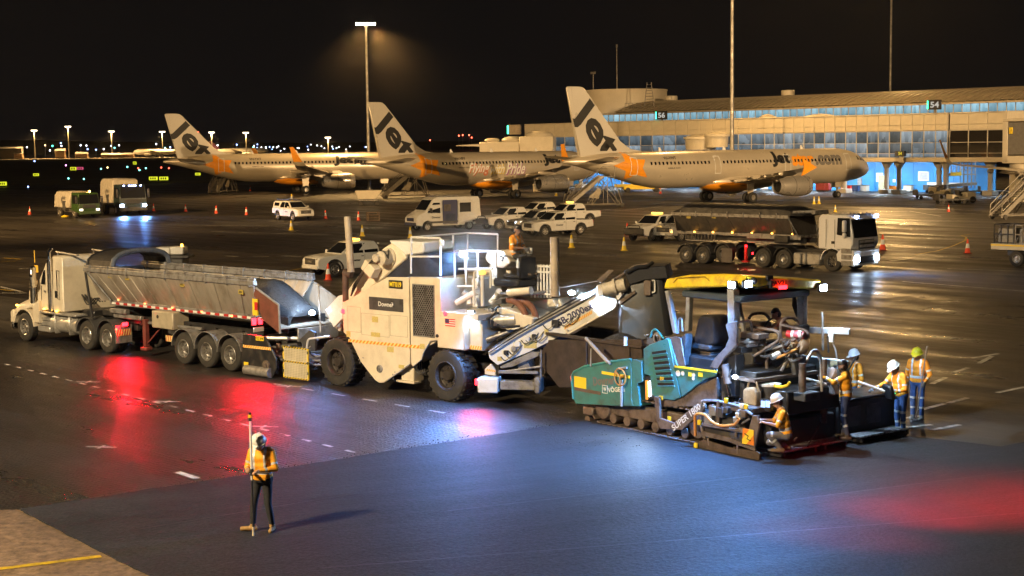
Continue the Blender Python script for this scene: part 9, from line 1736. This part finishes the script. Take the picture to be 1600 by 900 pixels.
for k, (u, w_, h_, c) in enumerate(((8, 26, 8, (.10, .09, .08)), (30, 6, 4, (.3, .2, .12)), (95, 7, 6, (.6, .42, .25)), (128, 9, 3.5, (.3, .2, .12)), (172, 12, 2.5, (.25, .17, .1)), (197, 12, 2.5, (.3, .2, .12)), (290, 14, 2.5, (.25, .18, .1)))):
    p = at(u, 247, 1165); t = thing('apron_shed', ('long dim', 'small brown', 'pale stair', 'low tan', 'low brown', 'pale low', 'tan')[k] + ' shed or vehicle on the far apron ' + ('at the left edge', 'beside the long shed', 'before the tallest mast', 'right of the tallest mast', 'left of the white jet', 'at the nose of the white jet', 'behind the farthest tail')[k], 'shed', (p.x, 1165, 0), .1); m = MB(); m.bx(-w_ / 2, w_ / 2, -3, 3, 0, h_, .3); build('walls', m, mat('shed_%d' % k, c, .7, var=.2, scale=.3), t); m = MB(); m.hull([(-w_ / 2 - .3, -3.3, h_), (w_ / 2 + .3, -3.3, h_), (-w_ / 2 - .3, 3.3, h_), (w_ / 2 + .3, 3.3, h_), (-w_ / 2, 0, h_ + 1.2), (w_ / 2, 0, h_ + 1.2)]); build('roof', m, GREYP, t)
# ---------------------------------------------------------------- thin night mist round the lamps
hz = MB(); hz.bx(-1700, 1700, -70, 2300, -1, 46); hzo = build('haze', hz, mat('x_', (1, 1, 1)), kind='stuff', label='thin night mist over the whole apron')
hm_ = bpy.data.materials.new('thin_mist'); hm_.use_nodes = True; ht = hm_.node_tree; ht.nodes.remove(ht.nodes['Principled BSDF']); pvn = ht.nodes.new('ShaderNodeVolumePrincipled'); pvn.inputs['Density'].default_value = .00006; pvn.inputs['Color'].default_value = (.9, .9, .9, 1); pvn.inputs['Anisotropy'].default_value = .55
ht.links.new(pvn.outputs[0], ht.nodes['Material Output'].inputs['Volume']); hzo.data.materials.clear(); hzo.data.materials.append(hm_)

def mist(name, label, c, r, dens, col):
    m = MB(); m.sph((0, 0, 0), 1, 16, 10, r); o = build(name, m, mat('x_', (1, 1, 1)), None, c, kind='stuff', label=label); k = bpy.data.materials.new(name); k.use_nodes = True; t = k.node_tree; t.nodes.remove(t.nodes['Principled BSDF']); v = t.nodes.new('ShaderNodeVolumePrincipled'); v.inputs['Color'].default_value = (*col, 1); v.inputs['Anisotropy'].default_value = .2
    tc = t.nodes.new('ShaderNodeTexCoord'); mp = t.nodes.new('ShaderNodeMapping'); mp.inputs['Scale'].default_value = [1 / q for q in r]; g = t.nodes.new('ShaderNodeTexGradient'); g.gradient_type = 'QUADRATIC_SPHERE'; mu = t.nodes.new('ShaderNodeMath'); mu.operation = 'MULTIPLY'; mu.inputs[1].default_value = dens
    t.links.new(tc.outputs['Object'], mp.inputs[0]); t.links.new(mp.outputs[0], g.inputs[0]); t.links.new(g.outputs['Fac'], mu.inputs[0]); t.links.new(mu.outputs[0], v.inputs['Density']); t.links.new(v.outputs[0], t.nodes['Material Output'].inputs['Volume']); o.data.materials.clear(); o.data.materials.append(k)
x, z = FM.s(722, 397, .5); mist('steam', 'pale steam drifting round the lit work lamp of the transfer machine', FM.w((x + .4, .9, z + .2)), (2.6, 1.7, 1.6), .22, (.9, .93, 1))
x, z = FC.s(905, 470, 0); mist('steam', 'pale steam round the lamp at the head of the discharge conveyor', FC.w((x, -.2, z)), (1.6, 1.0, 1.1), .12, (.9, .93, 1))
mist('lamp_mist', 'warm mist lit below the head of the tall floodlight mast', B1 + Vector((2, 0, 21)), (17, 12, 17), .002, (1, .9, .8))
